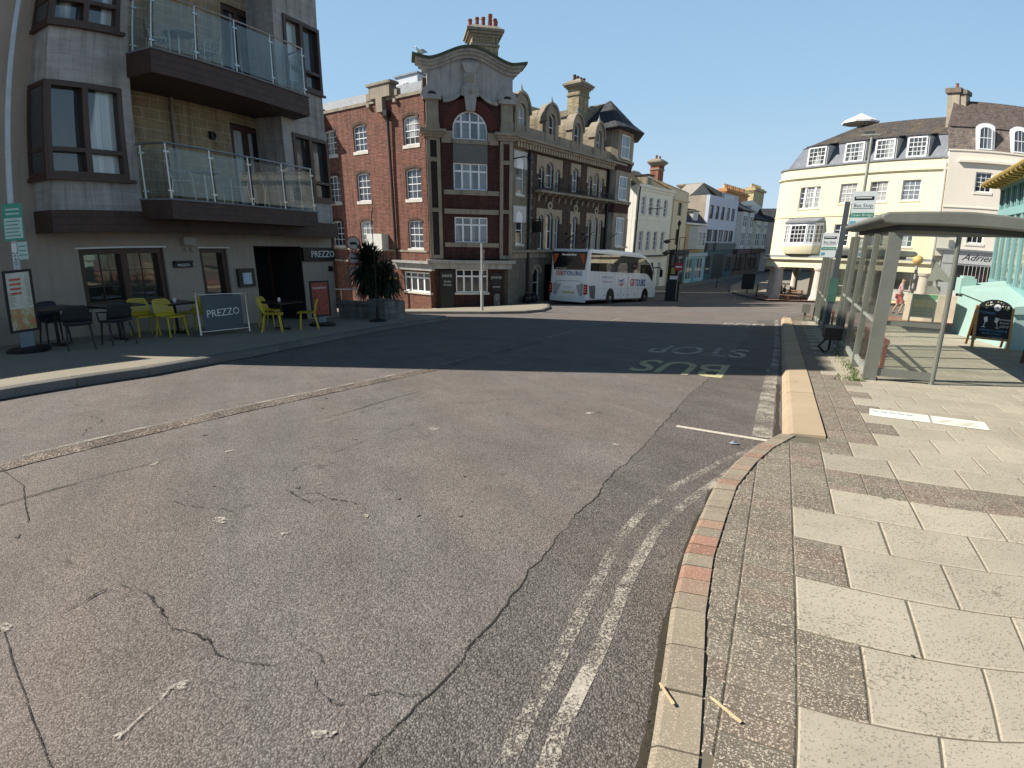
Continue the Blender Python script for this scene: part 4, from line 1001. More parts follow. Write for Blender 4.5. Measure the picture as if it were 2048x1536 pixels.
STB=mat('buff_stone_dressing',(.40,.325,.235),.85,var=.12,vs=1.5,streak=.35,dirt=(.2,.17,.13))
SLATE=brick('roof_slate',(.085,.088,.10),(.055,.058,.068),(.03,.03,.035),w=.3,h=.22,ms=.010,stain=.3,staincol=(.16,.14,.09),var2=.5)
TILEB=brick('roof_stone_tile',(.36,.31,.22),(.27,.235,.17),(.12,.10,.08),w=.3,h=.2,ms=.012,stain=.5,staincol=(.30,.22,.07),var2=.5)
LEADG=mat('lead_grey',(.22,.235,.26),.6,var=.15,streak=.4); TERRA=mat('terracotta_pot',(.27,.085,.05),.8,var=.2,vs=5)
IRON=mat('black_iron',(.014,.014,.015),.45,var=.2)
PIPEB=mat('black_pipe',(.012,.012,.013),.4)
hotel=thing('hotel','red brick corner hotel with grey scrolled stone gable, buff dressings and arched dormers','building',Vector((-.5,39,gz(-.5,39))))
ZB=-4.2
# ---- left face
LH=[]
for zc0,zc1 in ((7.40,9.02),(4.20,6.02),(1.10,2.88)):
    for c in (-1.40,-6.48,-9.86,-12.9): LH.append((c-.72,c+.72,zc0,zc1))
SHP=(-2.77,-.22,-1.78,-.42)
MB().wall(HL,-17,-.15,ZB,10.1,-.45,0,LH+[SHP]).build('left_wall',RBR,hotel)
MB().box(HL,-17,-.15,-.48,.08,10.1,10.28).box(HL,-17,.2,-.44,.16,.95-1.1+.12,.12).build('coping',STN,hotel)
MB().box(HL,-17,-.30,.0,.05,.86,.98).build('string_course',STN,hotel)
for i,(a,b,c,d_) in enumerate(LH):
    op=.34 if i==0 else 0
    sash(HL,a+.0,b-.0,c,d_,-.10,hotel,3,4,arch=.14,open_=op,sill=.20,pm=rw.choice([PN_B,PN_H,PN_W,PN_BL,PN_B]))
    archhead(HL,a,b,0,d_+.001,.14,0,RBR,hotel,zo=d_+.002,name='arch_head',d=.3)
    m=MB(); uc=(a+b)/2
    pts=[(uc+.78*math.cos(R(125-70*k/8)),d_-.62+.80*math.sin(R(125-70*k/8))) for k in range(9)]
    MB().fprism(HL,[(uc-.78,d_-.02)]+arc(uc,d_-1.3,1.5,121,59,8)+[(uc+.78,d_-.02)]+arc(uc,d_-1.3,1.335,58,122,8),.004,.03).build('brick_arch',BBR,hotel)
# shop window on the left face, canopy
casement(HL,-2.75,-.22,-1.76,-.44,-.08,hotel,4,.72,pm=PN_D,fw=.09,sill=.14)
MB().box(HL,-3.3,.35,.0,.55,.16,.30).box(HL,-3.25,.3,.0,.32,-.30,.16).build('fascia_canopy',STG,hotel)
s=MB().box(HL,-5.0,-3.45,.0,.10,-1.80,-.55).build('sign_board',BLK,hotel); GOLD=mat('gold_letters',(.50,.42,.12),.5,var=.1)
text('ONYX',HL,-4.15,-1.1,.105,.55,GOLD,s,depth=.01); MB().box(HL,-4.9,-3.6,.101,.108,-1.62,-1.58).build('underline',WLET,s)
text('ONYX',HL,-4.15,-1.1,.105,.01,GOLD,s) if False else None
# pier at the shop corner and stepped plinth
for k in range(7): 
    u=-5.6+k*.95; 
    (MB().box(HL,u,u+.95,.0,.16,ZB,-3.55+.13*k)).build('plinth_step',SILL,hotel)
# down pipe
MB().box(HL,-3.5,-3.14,.05,.42,9.15,9.5).build('hopper',PIPEB,hotel)
MB().tube([HL.w(-3.32,.2,9.2),HL.w(-3.32,.14,6),HL.w(-3.30,.14,.2)],.085,8).tube([HL.w(-3.30,.62,.2),HL.w(-3.28,.62,-3.5)],.07,8).build('downpipe',PIPEB,hotel,smooth=True)
MB().box(HL,-5.7,-4.15,.02,.62,.86,2.0).build('sign_box',mat('sign_box_white',(.60,.60,.56),.5,var=.08),hotel)
# parapet pedestal on the left face
pd=MB().box(HL,-4.9,-2.9,-.3,.30,10.28,11.0).box(HL,-5.1,-2.7,-.35,.38,11.0,11.14).box(HL,-4.2,-3.6,.0,.35,9.45,10.28).box(HL,-5.4,-4.9,-.2,.12,10.28,10.7).box(HL,-2.9,-2.4,-.2,.12,10.28,10.7).build('parapet_block',STN,hotel)
MB().box(HL,-5.35,-5.1,-.1,.2,9.9,10.1).box(HL,-2.75,-2.5,-.1,.2,9.9,10.1).build('corbel',STN,hotel)
# roof behind the left face
MB().hexa([HL.w(-17,-.5,9.9),HL.w(.0,-.5,9.9),HL.w(.0,-9,9.9),HL.w(-17,-9,9.9)],[HL.w(-17,-2.2,11.6),HL.w(-1.0,-2.2,11.6),HL.w(-1.0,-7,11.6),HL.w(-17,-7,11.6)]).build('roof',LEADG,hotel)
MB().box(HL,-17,-.16,-9,-.46,ZB,9.9).build('rear_wall',BBR,hotel)
# ---- centre (corner) bay
CH=[(1.60,3.80,-1.72,-.18),(1.60,3.80,1.55,3.14),(1.60,3.80,4.78,6.36),(1.60,3.80,7.70,9.30)]
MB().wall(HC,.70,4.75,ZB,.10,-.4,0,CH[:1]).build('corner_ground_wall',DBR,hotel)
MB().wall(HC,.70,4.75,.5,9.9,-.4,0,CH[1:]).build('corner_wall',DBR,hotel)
MB().box(HC,-.1,5.25,-2.2,-.4,ZB,11.0).build('corner_core',BBR,hotel)
casement(HC,1.60,3.80,-1.72,-.18,-.06,hotel,4,.70,pm=PN_D,fw=.08,sill=.14)
casement(HC,1.60,3.80,1.55,3.14,-.08,hotel,4,.70,pm=PN_H); casement(HC,1.60,3.80,4.78,6.36,-.08,hotel,4,.70,pm=PN_H)
casement(HC,1.60,3.80,7.70,9.30,-.08,hotel,4,.62,pm=PN_H,arch=1.04)
archhead(HC,1.60,3.80,0,9.30,1.04,0,DBR,hotel,zo=9.301,d=.35)
ARB=mat('rubbed_red_brick',(.09,.024,.018),.85,var=.25,vs=6)
MB().ring(HC,arc(2.7,8.26,1.72,0,180,16),arc(2.7,8.26,1.13,0,180,16),.002,.035).build('arch_ring',ARB,hotel)
MB().box(HC,1.60,3.80,-.02,.03,6.36,7.45).build('apron_panel',mat('grey_panel',(.14,.14,.13),.7,var=.08),hotel)
MB().box(HC,1.45,3.95,.0,.10,7.45,7.70).box(HC,.9,1.59,.0,.10,7.45,8.12).box(HC,3.81,4.5,.0,.10,7.45,8.12).build('sill_band',STN,hotel)
for z0,z1 in ((4.48,4.76),(3.32,3.62),(1.26,1.53)): MB().box(HC,.93,4.55,.0,.09,z0,z1).build('stone_band',STN,hotel)
# piers: paired stone strips with dark panels
for a in (-.05,4.60):
    m=MB(); m.box(HC,a,a+.22,.0,.16,.5,7.75); m.box(HC,a+.62,a+.84,.0,.16,.5,7.75)
    for z in (.5,3.40,6.35,7.55): m.box(HC,a+.22,a+.62,.0,.15,z,z+.24)
    m.build('corner_pier',STN,hotel)
    MB().box(HC,a+.22,a+.62,.0,.04,.7,7.6).build('pier_panel',mat('dark_panel',(.030,.020,.018),.8) if a<0 else DBR,hotel)
    # capital, pedestal, small curved hood
    m=MB(); 
    for k,(w_,z0,z1) in enumerate(((.10,7.72,7.85),(.20,7.85,7.98),(.32,7.98,8.14))): m.box(HC,a-.06-w_,a+.90+w_,-.4,.18+w_,z0,z1)
    m.build('capital',STN,hotel)
    MB().box(HC,a+.02,a+.82,-.4,.22,8.14,8.55).box(HC,a+.0,a+.84,-.4,.24,8.14,8.42).box(HC,a+.05,a+.80,-.4,.18,8.55,9.75).box(HC,a+.16,a+.68,.18,.20,8.75,9.6).build('pedestal',STN,hotel)
    MB().box(HC,a-.14,a+.98,-.4,.36,9.75,9.95).fprism(HC,[(a-.20,9.95)]+arc(a+.42,9.80,.66,165,15,10,.72)+[(a+1.04,9.95)],-.4,.34).build('hood',STG,hotel)
    MB().fprism(HC,arc(a+.42,10.0,.26,180,0,8,.16),.34,.345).build('hood_recess',BLK,hotel)
# the scrolled grey gable
gab=[(.05,9.95),(.05,10.9)]
def s_curve(u): # top outline height of the gable
    x=(u-2.75)/3.2; return 11.62+.62*math.cos(min(1,abs(x))*PI)*1.0 if abs(x)<1 else 11.0
def corn(u):
    x=(u-2.72)/3.42; ax=abs(x)
    return 11.80+ .78*(.5+.5*math.cos(PI*min(1,ax/.82)))+ .16*max(0,ax-.72)/.28
def low(u):     # lower edge swags either side of the keystone
    if u<1.0 or u>4.5: return 9.95
    x=(u-2.75); a=abs(x)
    return 9.95+.0 if a>1.7 else (9.78+ .68*((1.7-a)/1.35)**2.1 if a>.35 else 10.75)
us=[.12+(5.38-.12)*k/90 for k in range(91)]
top=[(u,11.55) for u in us]
m=MB()
for a,b in zip(us,us[1:]):
    m.fprism(HC,[(a,low(a)),(b,low(b)),(b,corn(b)-.42),(a,corn(a)-.42)],-.5,.12)
m.build('gable',STG,hotel)
m=MB(); sw=[(u,low(u)) for u in us if 1.0<u<4.5]
for (a,za_),(b,zb_) in zip(sw,sw[1:]):
    if abs((a+b)/2-2.75)>.36: m.fprism(HC,[(a,za_-.13),(b,zb_-.13),(b,zb_+.02),(a,za_+.02)],.0,.22)
m.build('swag_moulding',STG,hotel)
uu=[-.72+(6.16+.72)*k/36 for k in range(37)]
LAY=[(.0,.16,.30),(.16,.30,.48),(.30,.42,.66),(.42,.54,.80)]
MOSS=mat('mossy_cornice_top',(.075,.085,.06),.9,var=.3,vs=3)
for i,(h0,h1,pr) in enumerate(LAY):
    m=MB(); e=.30-.10*i
    for a,b in zip(uu,uu[1:]):
        if a< -.72+e*1.6 or b>6.16-e*1.6: continue
        za_,zb_=corn(a)-.54,corn(b)-.54
        m.fprism(HC,[(a,za_+h0),(b,zb_+h0),(b,zb_+h1),(a,za_+h1)],-.6-pr*.2,pr)
    m.build('cornice',MOSS if i==3 else STG,hotel)
m=MB()
m.fprism(HC,[(2.22,11.75),(2.40,11.25),(3.05,11.25),(3.23,11.75)],.12,.40).box(HC,2.36,3.08,.12,.34,10.55,11.25)
m.fprism(HC,[(2.28,10.55),(3.16,10.55),(2.98,9.25),(2.46,9.25)],.0,.36).box(HC,2.18,3.26,.12,.30,10.05,10.5)
m.build('keystone',STG,hotel)
MB().lathe(HC.w(2.72,.34,10.22),[(.0,-.1),(.12,-.05),(.14,.0),(.12,.06),(0,.1)],10).box(HC,2.5,2.94,.34,.37,10.75,11.15).build('carving',STN,hotel)
# ---- ground floor cornice round the corner, fascia
MB().box(HC,-.3,5.6,-.3,.62,.22,.42).box(HC,-.1,5.4,-.3,.35,-.14,.22).build('ground_cornice',STG,hotel)
s=MB().box(HC,.55,1.45,.0,.10,-2.75,-.28).build('notice_board',BLK,hotel)
text('ONYX',HC,1.0,-.62,.105,.24,WLET,s,depth=.01); text('Sunday',HC,1.0,-.98,.105,.17,WLET,s,depth=.01,shear=.3); text('Carvery',HC,1.0,-1.2,.105,.17,WLET,s,depth=.01,shear=.3)
s=MB().box(HC,4.05,4.72,.0,.08,-1.65,-.42).build('sign_board',BLK,hotel); text('[ONYX]',HC,4.38,-.72,.085,.20,WLET,s,depth=.01); MB().box(HC,4.12,4.66,.085,.09,-1.36,-1.33).build('underline',WLET,s)
# ---- right face
G1=[(3.35,4.0,5.15,6.75),(4.22,5.20,5.40,7.10),(5.45,6.1,5.15,6.75)]
G2=[(10.28,10.90,5.15,6.75),(11.1,12.05,5.40,7.06),(12.3,12.95,5.15,6.75)]
SG=[(7.85,8.75,5.40,7.08)]
F1=[(3.45,4.10,1.15,3.55),(4.38,5.35,1.15,3.74),(5.62,6.25,1.15,3.55)]; F2=[(8.05,8.95,1.15,3.62)]; F3=[(10.55,11.15,1.15,3.5),(11.38,12.3,1.15,3.68),(12.55,13.15,1.15,3.5)]
W0_=[(.75,1.62,4.72,7.05),(.75,1.62,1.50,3.68)]
upper=[G1,SG,G2]; lower=[F1,F2,F3]
MB().wall(HR,.0,2.25,.9,7.55,-.4,0,W0_).build('end_wall',YBR,hotel)
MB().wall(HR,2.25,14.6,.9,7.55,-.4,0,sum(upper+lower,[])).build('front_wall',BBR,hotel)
qn=MB()
for k in range(17): w_=.34 if k%2 else .22; qn.box(HR,2.27,2.27+w_,.0,.03,1.2+.37*k,1.2+.37*k+.33)
for k in range(17): w_=.34 if k%2 else .22; qn.box(HR,14.5-w_-.3,14.2,.0,.03,1.2+.37*k,1.2+.37*k+.33)
qn.build('quoins',YBR,hotel)
for a,b,c,d_ in W0_:
    sash(HR,a,b,c,d_-.35,-.08,hotel,1,2,sill=.14); MB().fprism(HR,outline(a,b,d_-.75,d_,.42),-.1,-.02).build('blind_arch',WHT,hotel)
    archhead(HR,a,b,0,d_,.42,.05,mat('pale_stone',(.58,.57,.55),.8,var=.08),hotel,uo0=a-.3,uo1=b+.3,zo=d_+.30,bot=d_-.75,d=.3)
def group(L,zo,nm):
    a0=L[0][0]-.28; b0=L[-1][1]+.28
    for i,(a,b,c,d_) in enumerate(L):
        ar=(b-a)/2*.95
        sash(HR,a,b,c,d_,-.14,hotel,1,2,arch=ar,sill=0,pm=rw.choice([PN_H,PN_BL,PN_B,PN_W]),fw=.06)
        l=a0 if i==0 else (L[i-1][1]+a)/2; r=b0 if i==len(L)-1 else (b+L[i+1][0])/2
        archhead(HR,a,b,0,d_,ar,.05,STB,hotel,uo0=l,uo1=r,zo=zo,bot=L[0][3]-.55 if nm else d_-ar,d=.35)
        if i: MB().box(HR,L[i-1][1]+.002,a-.002,-.2,.06,c,L[0][3]-.55).build('mullion_column',STB,hotel)
for L in upper: group(L,7.38,1)
for L in lower:
    group(L,3.98,1); c=(L[0][0]+L[-1][1])/2
    MB().ring(HR,arc(c,4.20,.30,0,330,11),arc(c,4.20,.15,0,330,11),.0,.09).build('roundel',STB,hotel)
    MB().fprism(HR,arc(c,4.20,.15,0,330,11),.0,.01).build('roundel_recess',BLK,hotel)
# balcony ledge with brackets and black ironwork
led=MB().box(HR,2.9,14.3,.0,.62,4.98,5.12).build('ledge',STN,hotel)
for k in range(13):
    u=3.3+k*.87; MB().uprism(HR,[(0,4.98),(.5,4.98),(.42,4.86),(.16,4.78),(.08,4.45),(0,4.45)],u,u+.14).build('bracket',STN,led)
ir=MB(); ir.tube([HR.w(3,.56,5.55),HR.w(14.2,.56,5.55)],.02,5).tube([HR.w(3,.56,5.2),HR.w(14.2,.56,5.2)],.016,5)
for k in range(57): u=3+k*.2; ir.tube([HR.w(u,.56,5.12),HR.w(u,.56,5.55)],.012,4)
for u in (3.0,4.8,6.6,8.3,10,11.7,14.2):
    ir.tube([HR.w(u,.56,5.12),HR.w(u,.56,5.78)],.03,5); ir.tube([HR.w(u-.3,.56,5.3),HR.w(u,.58,5.62),HR.w(u+.3,.56,5.3)],.022,5)
ir.build('balcony_ironwork',IRON,led)
MB().box(HR,2.95,14.25,.5,.52,5.13,5.17).build('planter_trough',IRON,led)
# main cornice with dentils, parapet
MB().box(HR,-.1,15.6,-.3,.55,7.80,7.94).box(HR,-.1,15.6,-.3,.72,7.94,8.10).box(HR,-.1,14.9,-.3,.18,7.55,7.80).build('cornice',STN,hotel)
dt=MB()
for k in range(46): u=.35+k*.325; dt.box(HR,u,u+.17,.19,.44,7.50,7.80)
dt.build('dentils',STB,hotel)
MB().box(HR,-.1,13.7,-.3,.25,8.10,8.30).box(HR,.2,13.7,-.3,.1,8.30,8.85).build('parapet',STN,hotel)
# arched dormers
for c in (1.15,4.65,8.10,11.45):
    d_=MB(); w0=.42; zt_=10.10
    o=MB().ring(HR,outline(c-.80,c+.80,8.30,10.62,1.15,14),outline(c-w0,c+w0,8.50,zt_,.42,14),-.35,.16).build('dormer_front',STN,hotel)
    MB().fprism(HR,[(c-.84,9.55)]+arc(c,9.55,.90,180,0,14,1.22)+[(c+.84,9.55)]+arc(c,9.55,.76,0,180,14,1.06),-.45,.28).build('dormer_hood',STN,o)
    MB().lathe(HR.w(c,.05,10.72),[(.15,0),(.20,.06),(.13,.14),(.07,.22),(.05,.3),(.0,.52)],8).build('finial',LEADG,o,smooth=True)
    sash(HR,c-w0,c+w0,8.50,zt_,-.05,o,1,2,arch=.40,sill=.08,pm=PN_H if c>5 else PN_Y,fw=.06)
    r=MB(); prof=arc(c,9.5,.78,180,0,8,1.0)
    r.fprism(HR,[(c-.78,8.4)]+prof+[(c+.78,8.4)],-3.2,-.34).build('dormer_roof',TILEB,hotel)
# main roof behind
RM=MB().hexa([HR.w(.2,-.35,8.3),HR.w(15.2,-.35,8.3),HR.w(15.2,-9,8.3),HR.w(.2,-9,8.3)],[HR.w(1.4,-3.6,11.3),HR.w(15.2,-3.6,11.9),HR.w(15.2,-6.5,11.9),HR.w(1.4,-6.5,11.3)]).build('roof',TILEB,hotel)
MB().box(HR,.0,15.0,-9,-.42,ZB,8.3).build('rear_wall',BBR,hotel)
# ground floor of the right face
MB().wall(HR,.0,15.0,ZB,.62,-.5,0,[(2.95,3.82,-2.3,-.15),(4.5,5.9,-3.4,.05),(6.6,7.5,-2.3,-.15),(9,10,-2.3,-.15)]).build('ground_wall',mat('shaded_stone',(.19,.165,.13),.9,var=.2,vs=1.2,streak=.7,dirt=(.06,.055,.045),bump=.2),hotel)  # shade put into the colour: darker stone copy, grime streaks on top
MB().box(HR,.0,15.0,-.2,.30,.95,1.12).box(HR,.0,15.0,-.2,.10,.55,.95).build('shop_cornice',STN,hotel)
tx=text('CROWN HOTEL',HR,6.7,.78,.108,.46,mat('dark_bronze_letters',(.05,.035,.025),.5),hotel,depth=.03,xs=1.35)
for a,b in ((2.95,3.82),(6.6,7.5),(9,10)):
    sash(HR,a,b,-2.3,-.15,-.12,hotel,1,2,arch=.42,pm=PN_D,sill=.1); archhead(HR,a,b,0,-.149,.42,.0,STN,hotel,zo=-.148,d=.4)
    MB().ring(HR,arc((a+b)/2,-.57,.66,0,180,12),arc((a+b)/2,-.57,.47,0,180,12),.0,.09).build('arch_moulding',STB,hotel)
dr=MB().box(HR,4.5,5.9,-.45,-.40,-3.5,.05).build('door',BLK,hotel); MB().tube([HR.w(5.7,-.38,-2.5),HR.w(5.7,-.38,-1.9)],.03,6).build('handle',STEEL,dr)
# black downpipes, hanging sign
MB().tube([HR.w(2.12,.14,7.5),HR.w(2.12,.14,-3.0)],.10,8).box(HR,1.95,2.3,.03,.3,6.9,7.3).build('downpipe',PIPEB,hotel)
MB().tube([HR.w(13.55,.16,7.5),HR.w(13.55,.16,-3.0)],.10,8).build('downpipe',PIPEB,hotel)
s=MB().tube([HR.w(2.5,.0,3.15),HR.w(2.5,1.0,3.15)],.03,6).build('sign_bracket',IRON,hotel); MB().box(HR,2.46,2.54,.2,1.0,2.30,3.05).build('hanging_sign',BLK,s)
SG_=HR.sub(2.455,0,90); MB().box(SG_,-.8,-.4,.0,.012,2.5,2.85).build('emblem',mat('gold_emblem',(.55,.45,.18),.5),s)
for u in (7.2,9.8,13.9):
    f=MB(); f.tube([HR.w(u,.0,1.7),HR.w(u+.0,1.1,2.5)],.03,5).tube([HR.w(u,.0,2.3),HR.w(u,.25,2.35)],.06,6); f.build('flag_bracket',IRON,hotel)
MB().tube([HR.w(.2,.0,6.75),HR.w(.9,.55,6.95)],.04,5).tube([HR.w(.9,.55,6.95),HR.w(1.5,.7,6.85)],.03,5).build('lamp_bracket',IRON,hotel)
# ---- round-cornered tower at the far end
TW=[(13.75,0.0),(13.95,.60),(16.7,.60),(19.4,-.75),(19.4,-5),(13.75,-5)]
def faces(pts): return list(zip(pts,pts[1:]))
TS=[(ZB,1.05,STN),(1.05,4.15,STN),(4.15,4.95,DBR),(4.95,7.50,STN),(7.50,8.25,DBR),(8.25,10.55,STN)]
tow=MB()
for z0,z1,mt in TS: MB().zprism(HR,TW,z0,z1).build('tower_wall',mt,hotel)
MB().zprism(HR,[(13.7,.05),(13.88,.70),(16.75,.70),(19.52,-.72),(19.52,-4.9),(13.7,-4.9)],8.20,8.34).zprism(HR,[(13.7,.05),(13.88,.70),(16.75,.70),(19.52,-.72),(19.52,-4.9),(13.7,-4.9)],4.90,5.02).build('tower_band',STN,hotel)
TF=Fr(*HR.w(13.95,.605,0).xy,HR.az); q0=HR.w(16.7,.605,0); q1=HR.w(19.4,-.745,0); TG=Fr(q0.x,q0.y,math.degrees(math.atan2((q1-q0).x,(q1-q0).y)))
for z0,z1 in ((8.50,10.25),(5.22,7.10),(1.35,3.78)):
    sash(TF,.50,1.95,z0,z1,.06,hotel,2,2,sill=.12,pm=PN_H,fw=.08,d=.05); sash(TG,.95,2.15,z0,z1,.06,hotel,2,2,sill=.12,pm=PN_B,fw=.08,d=.05)
# tower roof, bell-cast
ev=[(12.9,.9),(13.7,1.40),(17.0,1.40),(20.3,-.7),(20.3,-5.6),(12.9,-5.6)]; ap=None
def ringp(f,z): c=(16.9,-2.0); return [HR.w(c[0]+(u-c[0])*f,c[1]+(p-c[1])*f,z) for u,p in ev]
mb=MB(); L=[ringp(1.0,10.55),ringp(1.0,10.62),ringp(.70,11.35),ringp(.40,12.3),ringp(.02,13.5)]
for A,B in zip(L,L[1:]):
    for k in range(6): mb.poly([A[k],A[(k+1)%6],B[(k+1)%6],B[k]])
mb.poly(L[0][::-1]); mb.poly(L[-1]); mb.build('tower_roof',SLATE,hotel)
MB().hexa([HR.w(9.5,-3.4,10.9),HR.w(16,-2.6,10.9),HR.w(16,-7,10.9),HR.w(9.5,-7,10.9)],[HR.w(10,-4.6,11.6),HR.w(16.6,-2.3,13.3),HR.w(16.6,-2.4,13.3),HR.w(10,-4.7,11.6)]).build('roof',TILEB,hotel)
# ---- chimneys
def chimney(F,u0,u1,p0,p1,zb,zt,parent,m,pots,cap=STN,potm=TERRA,ch=.9):
    o=MB().box(F,u0,u1,p0,p1,zb,zt).build('chimney',m,parent)
    c=MB()
    for k,(e,a,b) in enumerate(((.08,zt-.55,zt-.42),(.10,zt-.05,zt+.08),(.24,zt+.08,zt+.22),(.34,zt+.22,zt+.36))): c.box(F,u0-e,u1+e,p0-e,p1+e,a,b)
    c.build('cap',cap,o); dn=MB(); n=int((u1-u0)/.16)
    for k in range(n): dn.box(F,u0+.02+(u1-u0)*k/n,u0+.10+(u1-u0)*k/n,p1-.01,p1+.07,zt-.40,zt-.06)
    dn.build('dentils',m,o)
    c2=MB(); c2.hexa([F.w(u0-.3,p0-.3,zt+.36),F.w(u1+.3,p0-.3,zt+.36),F.w(u1+.3,p1+.3,zt+.36),F.w(u0-.3,p1+.3,zt+.36)],[F.w(u0+.05,p0+.05,zt+.62),F.w(u1-.05,p0+.05,zt+.62),F.w(u1-.05,p1-.05,zt+.62),F.w(u0+.05,p1-.05,zt+.62)]).build('flaunching',cap,o)
    for i,(fu,fp,h) in enumerate(pots):
        q=F.w(u0+(u1-u0)*fu,p0+(p1-p0)*fp,zt+.5); MB().lathe(q,[(.15,0),(.12,h*.8),(.15,h*.85),(.14,h)],10).build('chimney_pot',potm,o,smooth=True)
    return o
CF=Fr(*at_xy,45) if False else HC
chimney(HC,3.15,4.85,-3.6,-2.0,8.5,14.0,hotel,CHB,[(.0,.5,.62),(.25,.6,.7),(.5,.5,.8),(.75,.6,.95),(1.0,.4,.7),(.9,.8,.6)])
chimney(HR,12.4,14.0,-3.6,-2.5,8.5,13.75,hotel,CHB,[(.05,.5,.45),(.35,.5,.45),(.65,.5,.45),(.98,.5,.5)],potm=mat('dark_pot',(.09,.06,.05),.8))
# roofs and the white box seen beyond the left face
bb=thing('rear_building','dark slate roofed building with a brown gutter between restaurant and hotel','building',HL.w(-15,-7,-3.5))
BX=Fr(-9.8,27.5,-150+180)
MB().hexa([HL.w(-17,3.0,9.6),HL.w(-10.2,1.2,9.6),HL.w(-10.2,-2,9.6),HL.w(-17,-2,9.6)],[HL.w(-17,.4,11.6),HL.w(-10.6,.2,10.5),HL.w(-10.6,-.2,10.5),HL.w(-17,.0,11.6)]).build('roof',SLATE,bb)
MB().box(HL,-17.5,-10.5,-.02,1.2,-4.2,9.6).build('wall',BBR,bb); MB().box(HL,-17,-10.15,1.2,1.4,9.45,9.6).build('gutter',BROWN,bb)
pw=thing('roof_plant_room','white clad box room standing on the flat roof behind the brick wall','rooftop room',HL.w(-7.5,-6,11.6))
MB().box(HL,-8.7,-6.3,-8.4,-5.4,11.2,13.35).build('wall',mat('white_cladding',(.55,.58,.62),.6,var=.05),pw); MB().box(HL,-8.8,-6.2,-8.5,-5.3,13.35,13.45).build('roof',LEADG,pw)
wd=MB().box(HL,-8.1,-7.35,-5.4,-5.33,11.9,12.9).build('window',WHT,pw); MB().hexa([HL.w(-8.1,-5.3,12.0),HL.w(-7.35,-5.3,12.0),HL.w(-7.35,-4.9,12.0),HL.w(-8.1,-4.9,12.0)],[HL.w(-8.1,-5.3,12.85),HL.w(-7.35,-5.3,12.85),HL.w(-7.35,-5.26,12.85),HL.w(-8.1,-5.26,12.85)]).build('pane',PN_Y,wd)
# gull on the cornice
GW=mat('gull_white',(.72,.72,.70),.7,var=.04); GG=mat('gull_grey',(.34,.36,.38),.7,var=.1)
q=HC.w(-.28,.35,corn(-.28)+.02); gu=thing('gull','white gull with a grey back standing at the left end of the grey cornice','gull',q)
def gp(x,z,y=0): return q+HC.d*x+Vector((0,0,z))+HC.n*y
MB().tube([gp(.40,.20),gp(.25,.20),gp(.08,.20),gp(-.08,.24),gp(-.16,.34),gp(-.20,.42),gp(-.25,.43)],[.015,.07,.12,.11,.06,.065,.03],10).build('body',GW,gu,smooth=True)
MB().tube([gp(.50,.20),gp(.2,.27),gp(-.02,.28)],[.01,.10,.05],8).build('wing',GG,gu,smooth=True)
MB().tube([gp(-.26,.42),gp(-.33,.40)],[.018,.006],6).build('beak',YEL,gu)
for y in (.04,-.04): MB().tube([gp(.03,.1,y),gp(.03,0,y)],.012,5).build('leg',YEL,gu)
# ================================================================== coach
class FrS(Fr):
    sl=-.058
    def w(s,u,p,z): return s.o+s.d*u+s.n*p+Vector((0,0,z+s.sl*u))
BW=3.08; RR=(5.15,36.72); bus=FrS(RR[0],RR[1],37.5,-2.62)
CW=mat('coach_white',(.84,.84,.84),.25,var=.05,vs=.8,fine=.02,spec=.5,coat=.4,streak=.22,dirt=(.48,.46,.42)); DIRT=0; TYRE=mat('tyre_rubber',(.018,.018,.018),.85); HUB=mat('wheel_hub',(.45,.45,.46),.35,metal=.7)
CGL=pane_mat('coach_glass',(.012,.014,.014),rough=.02,spec=2.2); CBL=mat('coach_black',(.010,.010,.011),.3); REDL=mat('tail_light_red',(.38,.012,.014),.25,var=.1); REDT=mat('coach_red_letters',(.62,.05,.05),.4,var=.02); BLUT=mat('coach_blue_letters',(.03,.08,.30),.4,var=.02)
LOUV=mat('louvre_grey',(.16,.17,.18),.5); ORC=mat('orange_curtain',(.45,.09,.02),.8,var=.25,vs=8)
ct=thing('coach','white touring coach with red and blue lettering, parked beside the hotel','coach',bus.w(0,-BW/2,0))
prof=[(.0,.32),(.0,1.2),(.10,2.5),(.16,3.72),(.36,3.86),(2.2,3.90),(3.0,3.98),(8.2,3.96),(9.6,3.78),(10.6,3.40),(11.35,2.75),(11.95,1.75),(12.25,1.0),(12.25,.42),(12.0,.32)]
body=MB().fprism(bus,prof,-BW,0).build('body',CW,ct)
bv=body.modifiers.new('b','BEVEL'); bv.width=.13; bv.segments=3; bv.limit_method='ANGLE'; bv.angle_limit=R(50)
